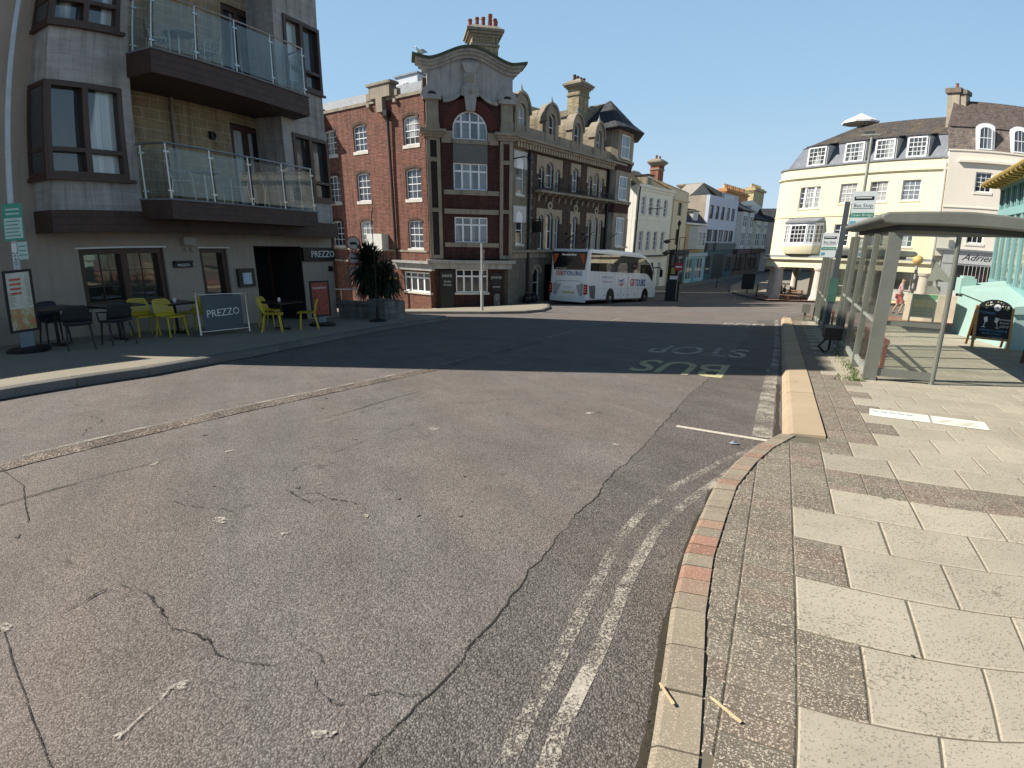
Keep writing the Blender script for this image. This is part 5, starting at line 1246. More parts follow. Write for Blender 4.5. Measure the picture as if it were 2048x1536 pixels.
# side glazing: one long dark band
def band_t(u): 
    for (a,za_),(b,zb_) in zip(prof[3:12],prof[4:13]):
        if a<=u<=b: return za_+(zb_-za_)*(u-a)/(b-a)
    return 3.8
for sgn,p in ((1,.006),(-1,-BW-.006)):
    us_=[.42+k*(11.30-.42)/26 for k in range(27)]
    top_=[(u,min(3.62,band_t(u)-.26)) for u in us_]; bot_=[(u,2.38-.02*u*0 - (max(0,u-9.9)**1.5)*.42) for u in us_]
    mb=MB(); mb.fprism(bus,bot_+top_[::-1],min(p,p-.03*sgn),max(p,p-.03*sgn)); sw=mb.build('side_window',CGL,ct)
    dv=MB()
    for u in (1.75,3.3,4.85,6.4,7.95,9.5): dv.box(bus,u-.012,u+.012,p-.001,p+.003*sgn,2.40,min(3.60,band_t(u)-.28))
    dv.build('window_joints',CBL,sw)
    # wheels
    for u in (3.65,9.95):
        MB().fprism(bus,[(u-.66,.30)]+arc(u,.52,.66,180,0,12,.68)+[(u+.66,.30)],min(p,p-.02),max(p,p+.002)).build('wheel_arch',CBL,ct)
        wv=bus.w(u,p-.17*sgn,.49+(.0)); 
        mw=MB(); n=24
        def ringw(r,pp): return [bus.w(u,pp,.49)+bus.d*(r*math.cos(2*PI*k/n))+Vector((0,0,r*math.sin(2*PI*k/n)+.06*0)) for k in range(n)]
        def wheelmesh(rs):
            m_=MB(); rows=[ringw(r,p-(q)*sgn) for r,q in rs]
            for A,B in zip(rows,rows[1:]):
                for k in range(n): m_.poly([A[k],A[(k+1)%n],B[(k+1)%n],B[k]])
            m_.poly(rows[0]); m_.poly(rows[-1][::-1]); return m_
        wh=wheelmesh([(.40,.01),(.49,.02),(.50,.06),(.50,.30)]).build('wheel',TYRE,ct,smooth=True)
        wheelmesh([(.10,-.02),(.14,-.02),(.18,.03),(.27,.05),(.30,.0),(.31,.04)]).build('rim',HUB,wh,smooth=True)
    # skirt details
    for u in (2.6,4.9,5.9,6.7,7.9): MB().box(bus,u,u+.09,min(p,p+.006*sgn),max(p,p+.006*sgn),.62,.74).build('marker',CBL,ct)
p=.006
lv=MB().fprism(bus,[(.30,1.38),(1.28,1.38),(1.28,.42),(.62,.50)],-.01,.006).build('louvre_panel',LOUV,ct)
l2=MB()
for k in range(12): z=.55+.068*k; l2.box(bus,.38+max(0,(1.0-z))*.25,1.26,.006,.012,z,z+.022)
l2.build('slats',CBL,lv)
dr=MB(); 
for a in (5.42,6.55): dr.box(bus,a,a+.018,.0,.006,.36,2.34)
dr.box(bus,5.42,6.57,.0,.006,2.32,2.338); dr.build('door_outline',CBL,ct)
sm=MB()
for u in (1.75,4.3,4.9,7.7,9.2,10.75): sm.box(bus,u,u+.010,.0,.004,.36 if u not in (4.3,) else 1.25,2.30)
sm.box(bus,.45,11.0,.0,.004,2.26,2.268).box(bus,1.4,11.8,.0,.004,1.16,1.168); sm.build('panel_gaps',LOUV,ct)
MB().box(bus,.1,12.1,.0,.004,.30,.36).build('skirt_edge',CBL,ct)
text('GB',bus,7.35,1.62,.008,.78,REDT,ct,depth=.006,xs=.80,bold=.02); text('TOURS',bus,8.85,1.60,.008,.78,BLUT,ct,depth=.006,xs=.80,bold=.02)
LILAC=mat('coach_lilac_letters',(.50,.42,.50),.4); 
text('www.gbtours.co.uk',bus,3.0,2.02,.008,.24,LILAC,ct,depth=.004); text('01305 268686',bus,3.2,1.68,.008,.24,mat('coach_pink_letters',(.62,.38,.40),.4),ct,depth=.004) if False else text('Travel in comfort',bus,3.1,1.68,.008,.24,mat('coach_pink_letters',(.62,.38,.40),.4),ct,depth=.004)
for k,(m_,zz) in enumerate(((BLUT,1.82),(LILAC,1.66),(REDT,1.50))):
    a=[(4.75+.09*k,zz+.08),(5.1,zz-.03),(5.55,zz+.02),(5.95,zz+.17),(5.6,zz-.09),(5.15,zz-.13)]
    MB().fprism(bus,a,.0,.008).build('swoosh',m_,ct)
# rear
RF=FrS(*bus.w(0,-BW,0).xy,127.5,-2.62); RF.sl=0
RF2=Fr(*bus.w(.10,-BW,0).xy,127.5,-2.62)
rwn=MB().fprism(RF,[(.14,3.66),(2.94,3.66),(2.80,2.44),(.30,2.42)],-.16,-.02).build('rear_window',mat('coach_rear_glass',(.008,.008,.009),.12,spec=.35),ct)
for (a,b) in ((.42,.78),(2.66,2.30)):
    MB().fprism(RF,[(a-.16*(1 if b>a else -1),3.5),(a+.28*(1 if b>a else -1),3.5),(a+.02*(1 if b>a else -1),3.0),(a-.10*(1 if b>a else -1),2.78)],-.02,-.012).build('curtain',ORC,rwn)
text('Mercedes-Benz',RF,1.55,3.45,-.015,.19,WLET,rwn,depth=.004,bold=.012)
MB().box(RF,.45,1.4,-.02,-.014,2.50,2.53).build('sticker',WLET,rwn)
text('GB',RF,.82,2.16,.02,.42,REDT,ct,depth=.01,xs=1.15); text('TOURS',RF,1.90,2.16,.02,.42,BLUT,ct,depth=.01,xs=1.15)
ln=MB()
ln.tube([RF.w(.45,.005,1.42),RF.w(.62,.005,1.62),RF.w(2.5,.005,1.68),RF.w(2.72,.005,1.50)],.012,5); ln.build('boot_seam',LOUV,ct)
for a in ((.32,1.42,.95,1.42,.62,.68,.32,.62),(2.22,1.36,2.80,1.52,2.78,.62,2.52,.62)):
    o=MB().fprism(RF,[(a[0],a[1]),(a[2],a[3]),(a[4],a[5]),(a[6],a[7])],-.005,.008).build('grille',mat('coach_grille',(.40,.41,.42),.5),ct)
text('TOURISMO',RF,1.55,1.22,.01,.14,HUB,ct,depth=.008)
MB().box(RF,1.1,2.1,.005,.02,.78,.92+.0).build('number_plate',mat('plate_yellow',(.62,.52,.30),.4,var=.2,vs=5),ct)
MB().box(RF,.06,3.02,-.03,.05,.20,.60).build('bumper',CW,ct)
for a in (-.02,2.86):
    tl=MB().box(RF,a,a+.24,-.12,.035,.76,1.44).build('tail_light',REDL,ct)
    for z in (.92,1.08,1.24): MB().box(RF,a+.03,a+.21,.036,.042,z,z+.055).build('light_strip',mat('light_strip_pink',(.62,.30,.30),.3),tl)
MB().tube([bus.w(.3,-1.4,3.86),bus.w(.2,-1.4,4.02),bus.w(-.02,-1.35,3.92)],.035,6).build('rear_camera',CBL,ct)
# front mirrors
for p_,s_ in ((.02,1),(-BW-.02,-1)):
    mr=MB().tube([bus.w(11.6,p_-.1*s_,2.9),bus.w(12.2,p_+.15*s_,2.95),bus.w(12.5,p_+.22*s_,2.75)],.05,8).build('mirror_arm',CBL,ct,smooth=True)
    MB().tube([bus.w(12.5,p_+.22*s_,2.75),bus.w(12.52,p_+.22*s_,2.15)],[.13,.13],8).build('mirror',CBL,mr,smooth=True)
MB().fprism(bus.sub(0,0,0),[(11.42,2.62),(11.98,1.60),(12.0,1.62),(11.46,2.66)],-BW+.15,-.15).build('windscreen',CGL,ct) 

# ================================================================== the street beyond
def gpl(F,u,p,off=.12): q=F.w(u,p,0); return Vector((q.x,q.y,gz(q.x,q.y)+off))
CRM=mat('render_white_cream',(.78,.76,.68),.85,var=.05,vs=.7,streak=.15,dirt=(.4,.39,.34)); CRN=mat('render_cream',(.66,.57,.42),.85,var=.06,streak=.2,dirt=(.36,.3,.2))
PBL=mat('render_pale_blue',(.56,.58,.68),.8,var=.04,streak=.12); BGR=mat('render_tan_grey',(.40,.34,.27),.9,var=.14,vs=.6,streak=.4)
OCH=mat('render_ochre',(.46,.34,.17),.85,var=.1); TEALD=mat('shopfront_dark_teal',(.035,.09,.10),.5,var=.2); AQUA=mat('shopfront_aqua',(.30,.48,.50),.6,var=.1); TWHT=mat('timber_white',(.50,.50,.50),.6,var=.08)
LICH=brick('roof_tile_lichen',(.30,.25,.16),(.22,.19,.13),(.10,.09,.07),w=.3,h=.2,stain=.6,staincol=(.42,.27,.07)); GSL=mat('grey_gable',(.36,.33,.29),.9,var=.15,streak=.3); CHR=brick('chimney_red',(.36,.12,.06),(.26,.09,.05),(.3,.22,.18),stain=.3); CHO=mat('chimney_orange',(.52,.26,.11),.9,var=.25,vs=1.5); CHY=mat('chimney_buff',(.52,.42,.24),.9,var=.25,vs=1.5)
ZR=-3.4
# white house
hw=thing('white_house','tall white rendered house with sash windows right after the hotel tower','house',gpl(ROW,5,-3))
wu=[1.75,3.65,5.55,7.6]; WH=[(u-.5,u+.5,4.50,6.22) for u in wu]+[(u-.5,u+.5,.95,2.90) for u in wu]+[(2.0,3.0,-3.3,-.6),(6.9,7.8,-3.3,-.4),(4.2,5.6,-2.3,-.5)]
MB().wall(ROW,.0,9.62,ZR,7.2,-.35,0,WH).build('front_wall',CRM,hw); MB().box(ROW,.0,9.62,-8,-.37,ZR,7.1).build('wall',CRM,hw)
for a,b,c,d_ in WH[:8]: sash(ROW,a,b,c,d_,-.12,hw,2,4,sill=.1,pm=PN_H)
MB().box(ROW,2.0,3.0,-.3,-.25,-3.35,-.6).build('door',TWHT,hw); MB().box(ROW,6.9,7.8,-.3,-.25,-3.35,-.4).build('door',TWHT,hw); sash(ROW,4.2,5.6,-2.3,-.5,-.12,hw,3,3,sill=.1)
MB().box(ROW,-.05,9.65,.0,.25,7.0,7.25).box(ROW,-.05,9.65,.0,.10,6.75,7.0).build('cornice',CRM,hw); MB().box(ROW,.0,9.6,.0,.05,4.0,4.10).build('string_course',CRM,hw)
MB().box(ROW,1.6,8.6,.0,.35,.30,.44).build('canopy',IRON,hw)
MB().tube([ROW.w(.3,.15,7.0),ROW.w(.3,.12,6.2),ROW.w(.15,.1,-3.2)],.07,6).build('downpipe',PIPEB,hw); MB().tube([ROW.w(3.0,0,5.05),ROW.w(4.3,1.0,5.2)],.04,5).build('bracket',IRON,hw)
MB().hexa([ROW.w(0,-.1,7.2),ROW.w(9.6,-.1,7.2),ROW.w(9.6,-8,7.2),ROW.w(0,-8,7.2)],[ROW.w(.4,-2.6,9.2),ROW.w(9.2,-2.6,8.6),ROW.w(9.2,-5,8.6),ROW.w(.4,-5,9.2)]).build('roof',LICH,hw)
o=MB().box(ROW,3.0,4.6,-2.2,-.45,7.3,8.35).build('dormer',TILEB,hw); sash(ROW,3.15,4.45,7.4,8.25,-.44,o,2,2,sill=0)
MB().box(ROW,2.9,4.7,-2.3,-.3,8.35,8.45).build('dormer_roof',SLATE,hw)
chimney(ROW,10.9,12.5,-3.6,-2.6,7.5,10.4,hw,CHR,[(.2,.5,.5),(.8,.5,.5)])
# cream house
hc=thing('cream_house','narrow cream house with a black shopfront and lichened gable roof','house',gpl(ROW,12,-3))
H2=[(11.0,12.2,4.75,6.15),(11.1,12.2,1.50,3.25)]
MB().wall(ROW,9.64,14.1,ZR,7.4,-.35,.15,H2).build('front_wall',CRN,hc); MB().box(ROW,9.64,14.1,-9,-.37,ZR,7.4).build('wall',CRN,hc)
for a,b,c,d_ in H2: sash(ROW,a,b,c,d_,.0,hc,2,2,sill=.1,fm=DKB,pm=PN_Y)
MB().box(ROW,9.6,14.15,.0,.35,6.3,6.45).build('cornice',CRN,hc)
MB().prism([ROW.w(9.6,.1,7.4),ROW.w(14.2,.1,7.4),ROW.w(14.2,-3,7.9),ROW.w(9.6,-3,9.0)],ROW.n*-.0+Vector((0,0,-.15))).build('roof',LICH,hc)
MB().fprism(ROW,[(5.0,7.3),(14.0,7.3),(14.0,7.75),(9.4,8.6),(6.6,9.2),(5.0,9.2)],-5.5,-3.0).build('gable',GSL,hc)
MB().box(ROW,9.7,14.6,.16,.75,.45,.95).build('fascia',BLK,hc); MB().box(ROW,9.8,14.0,.155,.45,ZR,.45).build('shopfront',BLK,hc)
w=MB().box(ROW,11.4,13.6,.455,.47,-2.2,-.1).build('shop_window',PN_D,hc); MB().box(ROW,11.6,13.4,.47,.475,-.1,.25).build('sign',mat('dim_sign',(.25,.22,.20),.6),hc)
# small house with bay
hb=thing('bay_fronted_house','low ochre house with a white bay window and pale aqua shopfront','house',gpl(ROW,18,-3))
MB().box(ROW,14.12,22.0,-8,.0,ZR,4.05).build('wall',OCH,hb)
MB().box(ROW,14.0,22.0,-.2,.3,3.9,4.1).build('cornice',CRM,hb)
mb=MB().hexa([ROW.w(14.1,.1,4.05),ROW.w(22,.1,4.05),ROW.w(22,-6,4.05),ROW.w(14.1,-6,4.05)],[ROW.w(15.4,-1.6,6.0),ROW.w(22,-1.6,6.0),ROW.w(22,-5,6.0),ROW.w(15.4,-5,6.0)]).build('roof',SLATE,hb)
o=MB().box(ROW,17.6,19.4,-1.6,-.3,4.3,5.55).build('dormer',TWHT,hb); sash(ROW,17.75,19.25,4.45,5.4,-.29,o,2,3,sill=0); MB().box(ROW,17.4,19.6,-1.8,-.15,5.55,5.65).build('dormer_roof',LICH,hb)
MB().zprism(ROW,[(15.9,0),(16.7,.8),(19.9,.8),(20.7,0)],1.0,3.75).build('bay',TWHT,hb)
BYF=Fr(*ROW.w(16.7,.805,0).xy,37); sash(BYF,.3,1.45,1.35,3.1,.05,hb,2,4,sill=0,d=.045,pm=PN_Y); sash(BYF,1.75,2.9,1.35,3.1,.05,hb,2,4,sill=0,d=.045,pm=PN_Y)
MB().box(ROW,14.6,21.9,.0,.7,.10,.5).build('shop_fascia',mat('aqua_fascia',(.42,.50,.54),.6),hb); MB().box(ROW,14.6,21.9,.0,.45,ZR,.1).build('shopfront',AQUA,hb)
for a,b in ((15.0,16.9),(18.3,20.6)): MB().box(ROW,a,b,.455,.47,-2.6,-.2).build('shop_window',PN_Y,hb)
MB().box(ROW,17.1,18.1,.455,.48,-3.2,-.1).build('door',mat('door_aqua',(.12,.32,.38),.5),hb)
# pale blue building
h4=thing('pale_blue_building','flat fronted pale blue building with two rows of windows and teal shopfront','building',gpl(ROW,28,-3))
W4=[]
for k in range(5): a=22.6+k*2.5; W4+= [(a,a+1.5,4.85,6.55),(a-.1,a+2.0,1.95,3.5)]
MB().wall(ROW,22.02,35.4,ZR,7.75,-.35,.1,W4).build('front_wall',PBL,h4); MB().box(ROW,22.02,35.4,-12,-.37,ZR,7.75).build('wall',BGR,h4)
for i,(a,b,c,d_) in enumerate(W4): sash(ROW,a,b,c,d_,.0,h4,2,2,sill=.06,fm=DKB if i%2==0 else DKB,pm=PN_Y,mid=False,fw=.09)
MB().box(ROW,22.2,35.2,.11,.55,.80,1.75).build('fascia',mat('fascia_dark_grey',(.10,.115,.11),.6,var=.2),h4)
MB().fprism(ROW,arc(25.0,1.25,.62,0,340,17),.56,.60).build('round_sign',BLK,h4)
MB().box(ROW,22.2,35.2,.11,.30,ZR,.8).build('shopfront',TEALD,h4)
for a,b in ((22.8,24.6),(31.8,34.6)): MB().box(ROW,a,b,.305,.32,-2.3,.2).build('shop_window',PN_D,h4)
MB().box(ROW,25.8,30.9,.305,.31,ZR+.1,.25).build('door',BLK,h4)
gb=thing('gabled_building','grey gabled building with a brown slope rising behind the pale blue front','building',gpl(ROW,20,-12))
MB().fprism(ROW,[(22.2,3),(33.5,3),(33.5,8.4),(28.65,9.9),(24.9,8.35),(22.2,7.5)],-5.5,-3.2).build('gable',GSL,gb)
MB().hexa([ROW.w(28.6,-3.1,9.75),ROW.w(38.6,-3.1,8.2),ROW.w(38.6,-7,8.2),ROW.w(28.6,-7,9.75)],[ROW.w(28.6,-3.1,9.95),ROW.w(38.6,-3.1,9.2),ROW.w(38.6,-7,9.2),ROW.w(28.6,-7,9.95)]).build('roof',TILEB,gb)
# victorian bay shop, terrace end, chimneys
def baybuilding(name,lab,u0,u1,zt,wallm,trimm,bays,roofm,shop):
    t=thing(name,lab,'building',gpl(ROW,(u0+u1)/2,-3))
    MB().box(ROW,u0,u1,-9,.0,ZR,zt).build('wall',wallm,t)
    for b0,b1 in bays:
        MB().zprism(ROW,[(b0,0),(b0+.5,.8),(b1-.5,.8),(b1,0)],.9,zt-.2).build('bay',trimm,t)
        for z0,z1 in ((1.3,3.4),(4.1,zt-.7)):
            n=2
            for k in range(n):
                a=b0+.6+(b1-b0-1.2)*k/n; sash(ROW,a+.05,a+(b1-b0-1.2)/n-.05,z0,z1,.84,t,2,2,sill=0,d=.035,pm=PN_B)
    MB().hexa([ROW.w(u0,.9,zt),ROW.w(u1,.9,zt),ROW.w(u1,-6,zt),ROW.w(u0,-6,zt)],[ROW.w(u0+.3,-1.8,zt+1.5),ROW.w(u1-.3,-1.8,zt+1.5),ROW.w(u1-.3,-5,zt+1.5),ROW.w(u0+.3,-5,zt+1.5)]).build('roof',roofm,t)
    MB().box(ROW,u0+.2,u1-.2,.0,.8,.2,.8).build('fascia',shop,t)
    for a in range(3):
        q=u0+.5+(u1-u0-1)*a/3; MB().box(ROW,q,q+(u1-u0-1)/3-.4,.01,.10,-2.5,.1).build('shop_window',PN_D,t)
    return t
baybuilding('bay_window_shop','grey and white timbered shop with stacked bay windows, beyond the pale blue building',35.45,43.6,6.5,mat('brick_dull_red',(.14,.08,.07),.9),TWHT,[(35.7,39.0),(39.8,43.0)],SLATE,mat('fascia_plum',(.10,.05,.06),.6))  # wall in one even dull brown-red tone
t6=baybuilding('mansard_building','pale building with white bays and a slate mansard roof far down the street',43.65,53.6,5.5,mat('brick_dull_red',(.14,.08,.07),.9),mat('pale_green_render',(.48,.50,.42),.8),[(44.3,48.2),(49.2,53.0)],SLATE,DKB)
MB().fprism(ROW,[(48.5,4),(66,4),(66,8.0),(56,9.3),(49.5,8.7),(48.5,8.4)],-7,-3.05).build('gable',CRM,t6)
o=MB().box(ROW,46.5,49.5,-2.6,-.8,6.3,7.8).build('dormer',TWHT,t6); sash(ROW,46.8,49.2,6.5,7.6,-.79,o,2,2,sill=0)
chs=thing('chimney_block','long orange brick chimney block crowned with a row of clay pots','chimney',gpl(ROW,36,-10))
MB().box(ROW,39.6,52.6,-4.4,-3.1,4,10.1).box(ROW,39.3,52.9,-4.6,-2.9,9.6,9.85).build('stack',CHO,chs)
for k in range(11): MB().lathe(ROW.w(40.4+k*1.14,-3.7,10.1),[(.26,0),(.2,.6),(.25,.7)],8).build('pot',CHO if k%3 else CHY,chs,smooth=True)
ch2=thing('chimney_block','squat buff stone chimney block at the far right end of the rooftops','chimney',gpl(ROW,50,-10))
MB().box(ROW,56.2,63.8,-4.6,-3.1,5,11.6).box(ROW,55.8,64.2,-4.9,-2.8,11.0,11.35).build('stack',CHY,ch2)
for k in range(6): MB().lathe(ROW.w(57.0+k*1.2,-3.8,11.6),[(.26,0),(.2,.5),(.25,.6)],8).build('pot',CHY,ch2,smooth=True)
cb=thing('white_roof_storey','white flat roofed rooftop storey with a wide window above the pale blue building','building',gpl(ROW,34,-4))
MB().box(ROW,37.6,46.5,-7.5,-3.02,6.0,9.3).build('wall',TWHT,cb); MB().box(ROW,38.4,44.0,-3.02,-2.97,8.2,9.1).build('window',PN_B,cb)
fb=thing('far_terrace','low dull terrace closing the end of the street','building',gpl(ROW,64,8))
MB().wall(ROW.sub(54,0,55),0,34,ZR,5.4,-6,0,[(1.5+3.2*k,2.9+3.2*k,z,z+1.5) for k in range(9) for z in (-.1,2.9)]).build('wall',mat('far_wall',(.36,.33,.30),.9,var=.2,vs=.4),fb)
FF=ROW.sub(54,0,55)
for k in range(9):
    for z in (-.1,2.9): MB().box(FF,1.5+3.2*k,2.9+3.2*k,-.3,-.2,z,z+1.5).build('window',PN_B,fb)
    MB().box(FF,1.1+3.2*k,3.3+3.2*k,.0,.05,-3.2,-.7).build('shop_window',PN_D,fb)
MB().box(FF,-.3,34.3,-6,.3,5.4,5.6).hexa([FF.w(0,.2,5.6),FF.w(34,.2,5.6),FF.w(34,-6,5.6),FF.w(0,-6,5.6)],[FF.w(0,-2.6,7.8),FF.w(34,-2.6,7.8),FF.w(34,-3.2,7.8),FF.w(0,-3.2,7.8)]).build('roof',SLATE,fb)

# ================================================================== yellow corner building
YEL_R=mat('render_pale_yellow',(.80,.735,.52),.85,var=.03,vs=.5,fine=.03,streak=.08,dirt=(.55,.5,.3)); YTR=mat('trim_yellow',(.70,.64,.46),.8,var=.05,streak=.2); CREAM2=mat('render_pink_cream',(.80,.735,.63),.85,var=.04,vs=.5,streak=.1,dirt=(.5,.42,.33))
CST=mat('column_stone',(.64,.56,.48),.85,var=.08,streak=.2)
yb=thing('yellow_building','pale yellow corner building on stone columns with a slate mansard roof','building',gpl(YE,5,-4))
# curved left corner outline
cor=[(.4+2.3*math.cos(R(a)),-2.3+2.3*math.sin(R(a))) for a in range(180,89,-10)]
out=[(-1.9,-14)]+cor+[(11.5,0),(11.5,-14)]
Y1=[(.99,2.64,4.35,6.03),(4.18,5.42,4.60,6.06),(6.36,7.62,4.62,6.08),(8.60,9.84,4.65,6.08),(4.20,5.35,1.38,3.05),(6.7,7.9,1.38,3.05),(8.75,9.85,1.38,3.0)]
MB().wall(YE,.4,11.5,.45,7.55,-.35,0,Y1).build('front_wall',YEL_R,yb)
mb=MB(); ins=[(.4+1.95*math.cos(R(a)),-2.3+1.95*math.sin(R(a))) for a in range(180,89,-10)]
mb.zprism(YE,[(-1.9,-14)]+cor+[(.4,-.34),(11.5,-.36),(11.5,-14)],.45,7.55); mb.build('corner_wall',YEL_R,yb,smooth=True)
for a,b,c,d_ in Y1[1:]: sash(YE,a,b,c,d_,-.10,yb,3,4,sill=.10,sm=YTR,pm=rw.choice([PN_Y,PN_BL,PN_H,PN_B]))
a,b,c,d_=Y1[0]; w=sash(YE,a,b,c,d_,-.10,yb,6,4,sill=.10,sm=YTR,pm=PN_Y)
MB().box(YE,a+.38,a+.50,-.15,-.06,c,d_).box(YE,b-.50,b-.38,-.15,-.06,c,d_).build('mullions',WHT,w)
# bow window with lead roof and rounded foot
bw=[(.25,0)]+[(.55,.62),(1.15,.85),(2.5,.85),(3.05,.62)]+[(3.38,0)]
MB().zprism(YE,[(.18,0),(.5,.72),(1.12,.97),(2.53,.97),(3.12,.72),(3.46,0)],3.20,3.34).build('bow_roof',LEADG,yb)
mb=MB(); mb.zprism(YE,bw,3.34,3.36); 
top_=[YE.w(u,p,3.34) for u,p in [(.18,0),(.5,.72),(1.12,.97),(2.53,.97),(3.12,.72),(3.46,0)]]; apx=[YE.w(u,.0,3.62) for u in (.4,.9,1.4,2.3,2.9,3.3)]
for k in range(5): mb.poly([top_[k],top_[k+1],apx[k+1],apx[k]])
mb.build('bow_roof_slope',LEADG,yb)
bo=MB().zprism(YE,bw,1.42,1.62).zprism(YE,bw,3.05,3.20).build('bow_frame',WHT,yb)
for (u0_,p0_),(u1_,p1_) in zip(bw,bw[1:]):
    A=YE.w(u0_,p0_,0); B=YE.w(u1_,p1_,0); q=B-A; FA=Fr(A.x,A.y,math.degrees(math.atan2(q.x,q.y)))
    L_=q.length; n=1 if L_<1.2 else 1
    sash(FA,.02,L_-.02,1.62,3.05,.02,yb,max(2,round(L_/.33)),4,sill=0,fw=.07,pm=PN_Y if L_<1 else PN_B)
foot=[(.45,.25,1.42)]
mb=MB(); rws=[]
for s_,z in ((1,1.42),(.97,1.2),(.9,.95),(.8,.75)):
    rws.append([YE.w(1.8+(u-1.8)*(1*.5+.5*s_),p*s_,z) for u,p in bw])
for A,B in zip(rws,rws[1:]):
    for k in range(5): mb.poly([A[k],A[k+1],B[k+1],B[k]])
mb.build('bow_foot',YEL_R,yb,smooth=True)
# cornice, bands
def wrap(z0,z1,pr,m,nm='band'):
    cc=[(.4+(2.3+pr)*math.cos(R(a)),-2.3+(2.3+pr)*math.sin(R(a))) for a in range(180,89,-10)]
    return MB().zprism(YE,[(-1.9-pr,-12)]+cc+[(11.5,pr),(11.5,-.2),(.4,-.2),(-1.7,-2.3),(-1.7,-12)],z0,z1).build(nm,m,yb,smooth=True)
wrap(6.72,6.86,.14,YTR,'cornice'); wrap(6.64,6.72,.07,YTR,'cornice'); wrap(7.50,7.62,.10,LEADG,'coping'); wrap(3.66,3.76,.05,YTR,'string_course'); wrap(4.20-.42,3.80,.02,YTR,'string_course')
wrap(.45,.62,.38,LEADG,'canopy_top'); wrap(.28,.45,.50,YTR,'canopy_cornice'); wrap(-.36,.28,.25,YEL_R,'canopy_fascia')
MB().zprism(YE,[(-1.6,-12)]+[(.4+1.9*math.cos(R(a)),-2.3+1.9*math.sin(R(a))) for a in range(180,89,-10)]+[(11.5,-.3),(11.5,-12)],.0,.44).build('soffit',YTR,yb)
for u,p in ((.12,-.15),(3.62,-.1),(7.4,-.1),(11.05,-.1),(-1.45,-2.0),(-1.5,-5.5),(1.6,-3.0),(2.4,-5)):
    q=YE.w(u,p,0); zb=gz(q.x,q.y)+.1; r=.42 if p>-2.5 else .3
    MB().lathe(Vector((q.x,q.y,0)),[(r*1.35,zb),(r*1.35,zb+.18),(r*1.12,zb+.3),(r,zb+.4),(r*.94,-1.8),(r*.86,-.62),(r*1.05,-.55),(r*1.15,-.36)],18).build('column',CST,yb,smooth=True)
MB().wall(YE,2.2,11.5,ZR-.2,-.3,-3.6,-3.4,[]).box(YE,2.2,2.4,-9,-3.6,ZR-.2,-.3).build('arcade_back_wall',BLK,yb)
MB().box(YE,3.9,11.4,-.9,-.7,ZR-.3,-2.55).build('stall_riser',YEL_R,yb)
w=MB().box(YE,3.9,11.4,-.85,-.80,-2.55,-.35).build('shop_window',PN_D,yb); m=MB()
for u in (3.9,5.4,6.9,8.4,9.9,11.3): m.box(YE,u,u+.08,-.8,-.72,-2.55,-.35)
m.box(YE,3.9,11.4,-.8,-.74,-1.75,-1.69); m.build('mullions',TWHT,w)
MB().box(YE,8.6,10.9,-.79,-.77,-2.5,-1.75).build('poster',mat('pale_poster',(.55,.58,.55),.7,var=.1),w)
# mansard, dormers, upper roof
mo=[(-1.6,-12)]+[(.4+2.0*math.cos(R(a)),-2.3+2.0*math.sin(R(a))) for a in range(180,89,-15)]+[(11.5,-.3)]
mi=[(-.6,-12)]+[(.6+1.2*math.cos(R(a)),-2.5+1.1*math.sin(R(a))) for a in range(180,89,-15)]+[(11.5,-1.25)]
mu=[(1.6,-12)]+[(2.8,-4.6)]*7+[(11.5,-4.4)]
mb=MB()
for k in range(len(mo)-1):
    A,B=mo[k],mo[k+1]; Cc,D=mi[k],mi[k+1]
    mb.poly([YE.w(*A,7.55),YE.w(*B,7.55),YE.w(*D,9.30),YE.w(*Cc,9.30)])
mb.build('mansard',mat('mansard_lead',(.14,.155,.185),.6,var=.15,vs=1,streak=.5,dirt=(.32,.36,.40)),yb)
mb=MB()
for k in range(len(mo)-1):
    A,B=mi[k],mi[k+1]; D=mu[k+1]; Cc=mu[k]
    P4=[YE.w(A[0]-.08,A[1]+.10,9.28),YE.w(B[0],B[1]+.10,9.28),YE.w(*D,11.1),YE.w(*Cc,11.1)]
    if (P4[2]-P4[3]).length<.01: P4=P4[:3]
    mb.poly(P4)
mb.build('roof',brick('roof_slate_brown',(.11,.095,.085),(.075,.07,.068),(.04,.035,.03),w=.3,h=.22,stain=.5,staincol=(.23,.16,.07),var2=.5),yb)
for c,wd in ((1.83,1.42),(4.74,1.42),(6.97,1.36),(9.20,1.34)):
    o=MB().box(YE,c-wd/2-.10,c+wd/2+.10,-1.7,-.22,7.60,9.12).build('dormer',TWHT,yb)
    sash(YE,c-wd/2,c+wd/2,7.66,9.05,-.14,o,4,4,sill=0,d=.07,fw=.09,pm=PN_Y)
    MB().hexa([YE.w(c-wd/2-.2,-.10,9.12),YE.w(c+wd/2+.2,-.10,9.12),YE.w(c+wd/2+.2,-2.2,9.45),YE.w(c-wd/2-.2,-2.2,9.45)],[YE.w(c-wd/2-.2,-.10,9.20),YE.w(c+wd/2+.2,-.10,9.20),YE.w(c+wd/2+.2,-2.2,9.55),YE.w(c-wd/2-.2,-2.2,9.55)]).build('dormer_roof',SLATE,o)
MB().tube([YE.w(11.35,.12,7.2),YE.w(11.35,.12,.6)],.08,8).tube([YE.w(11.15,.1,7.4),YE.w(11.35,.12,7.1)],.07,8).build('downpipe',CREAM2,yb,smooth=True)
MB().lathe(YE.w(8.9,.15,.65)+Vector((0,0,0)),[(.04,0),(.16,.1),(.2,.22),(.08,.34)],8).build('finial_lamp',IRON,yb)
MB().box(YE,5.2,11.0,-6.0,-5.9,11.0,11.25).build('roof_parapet',TWHT,yb)
pu=thing('parasol','pale open parasol on the roof terrace of the yellow building','parasol',YE.w(2.4,-5,10.4))
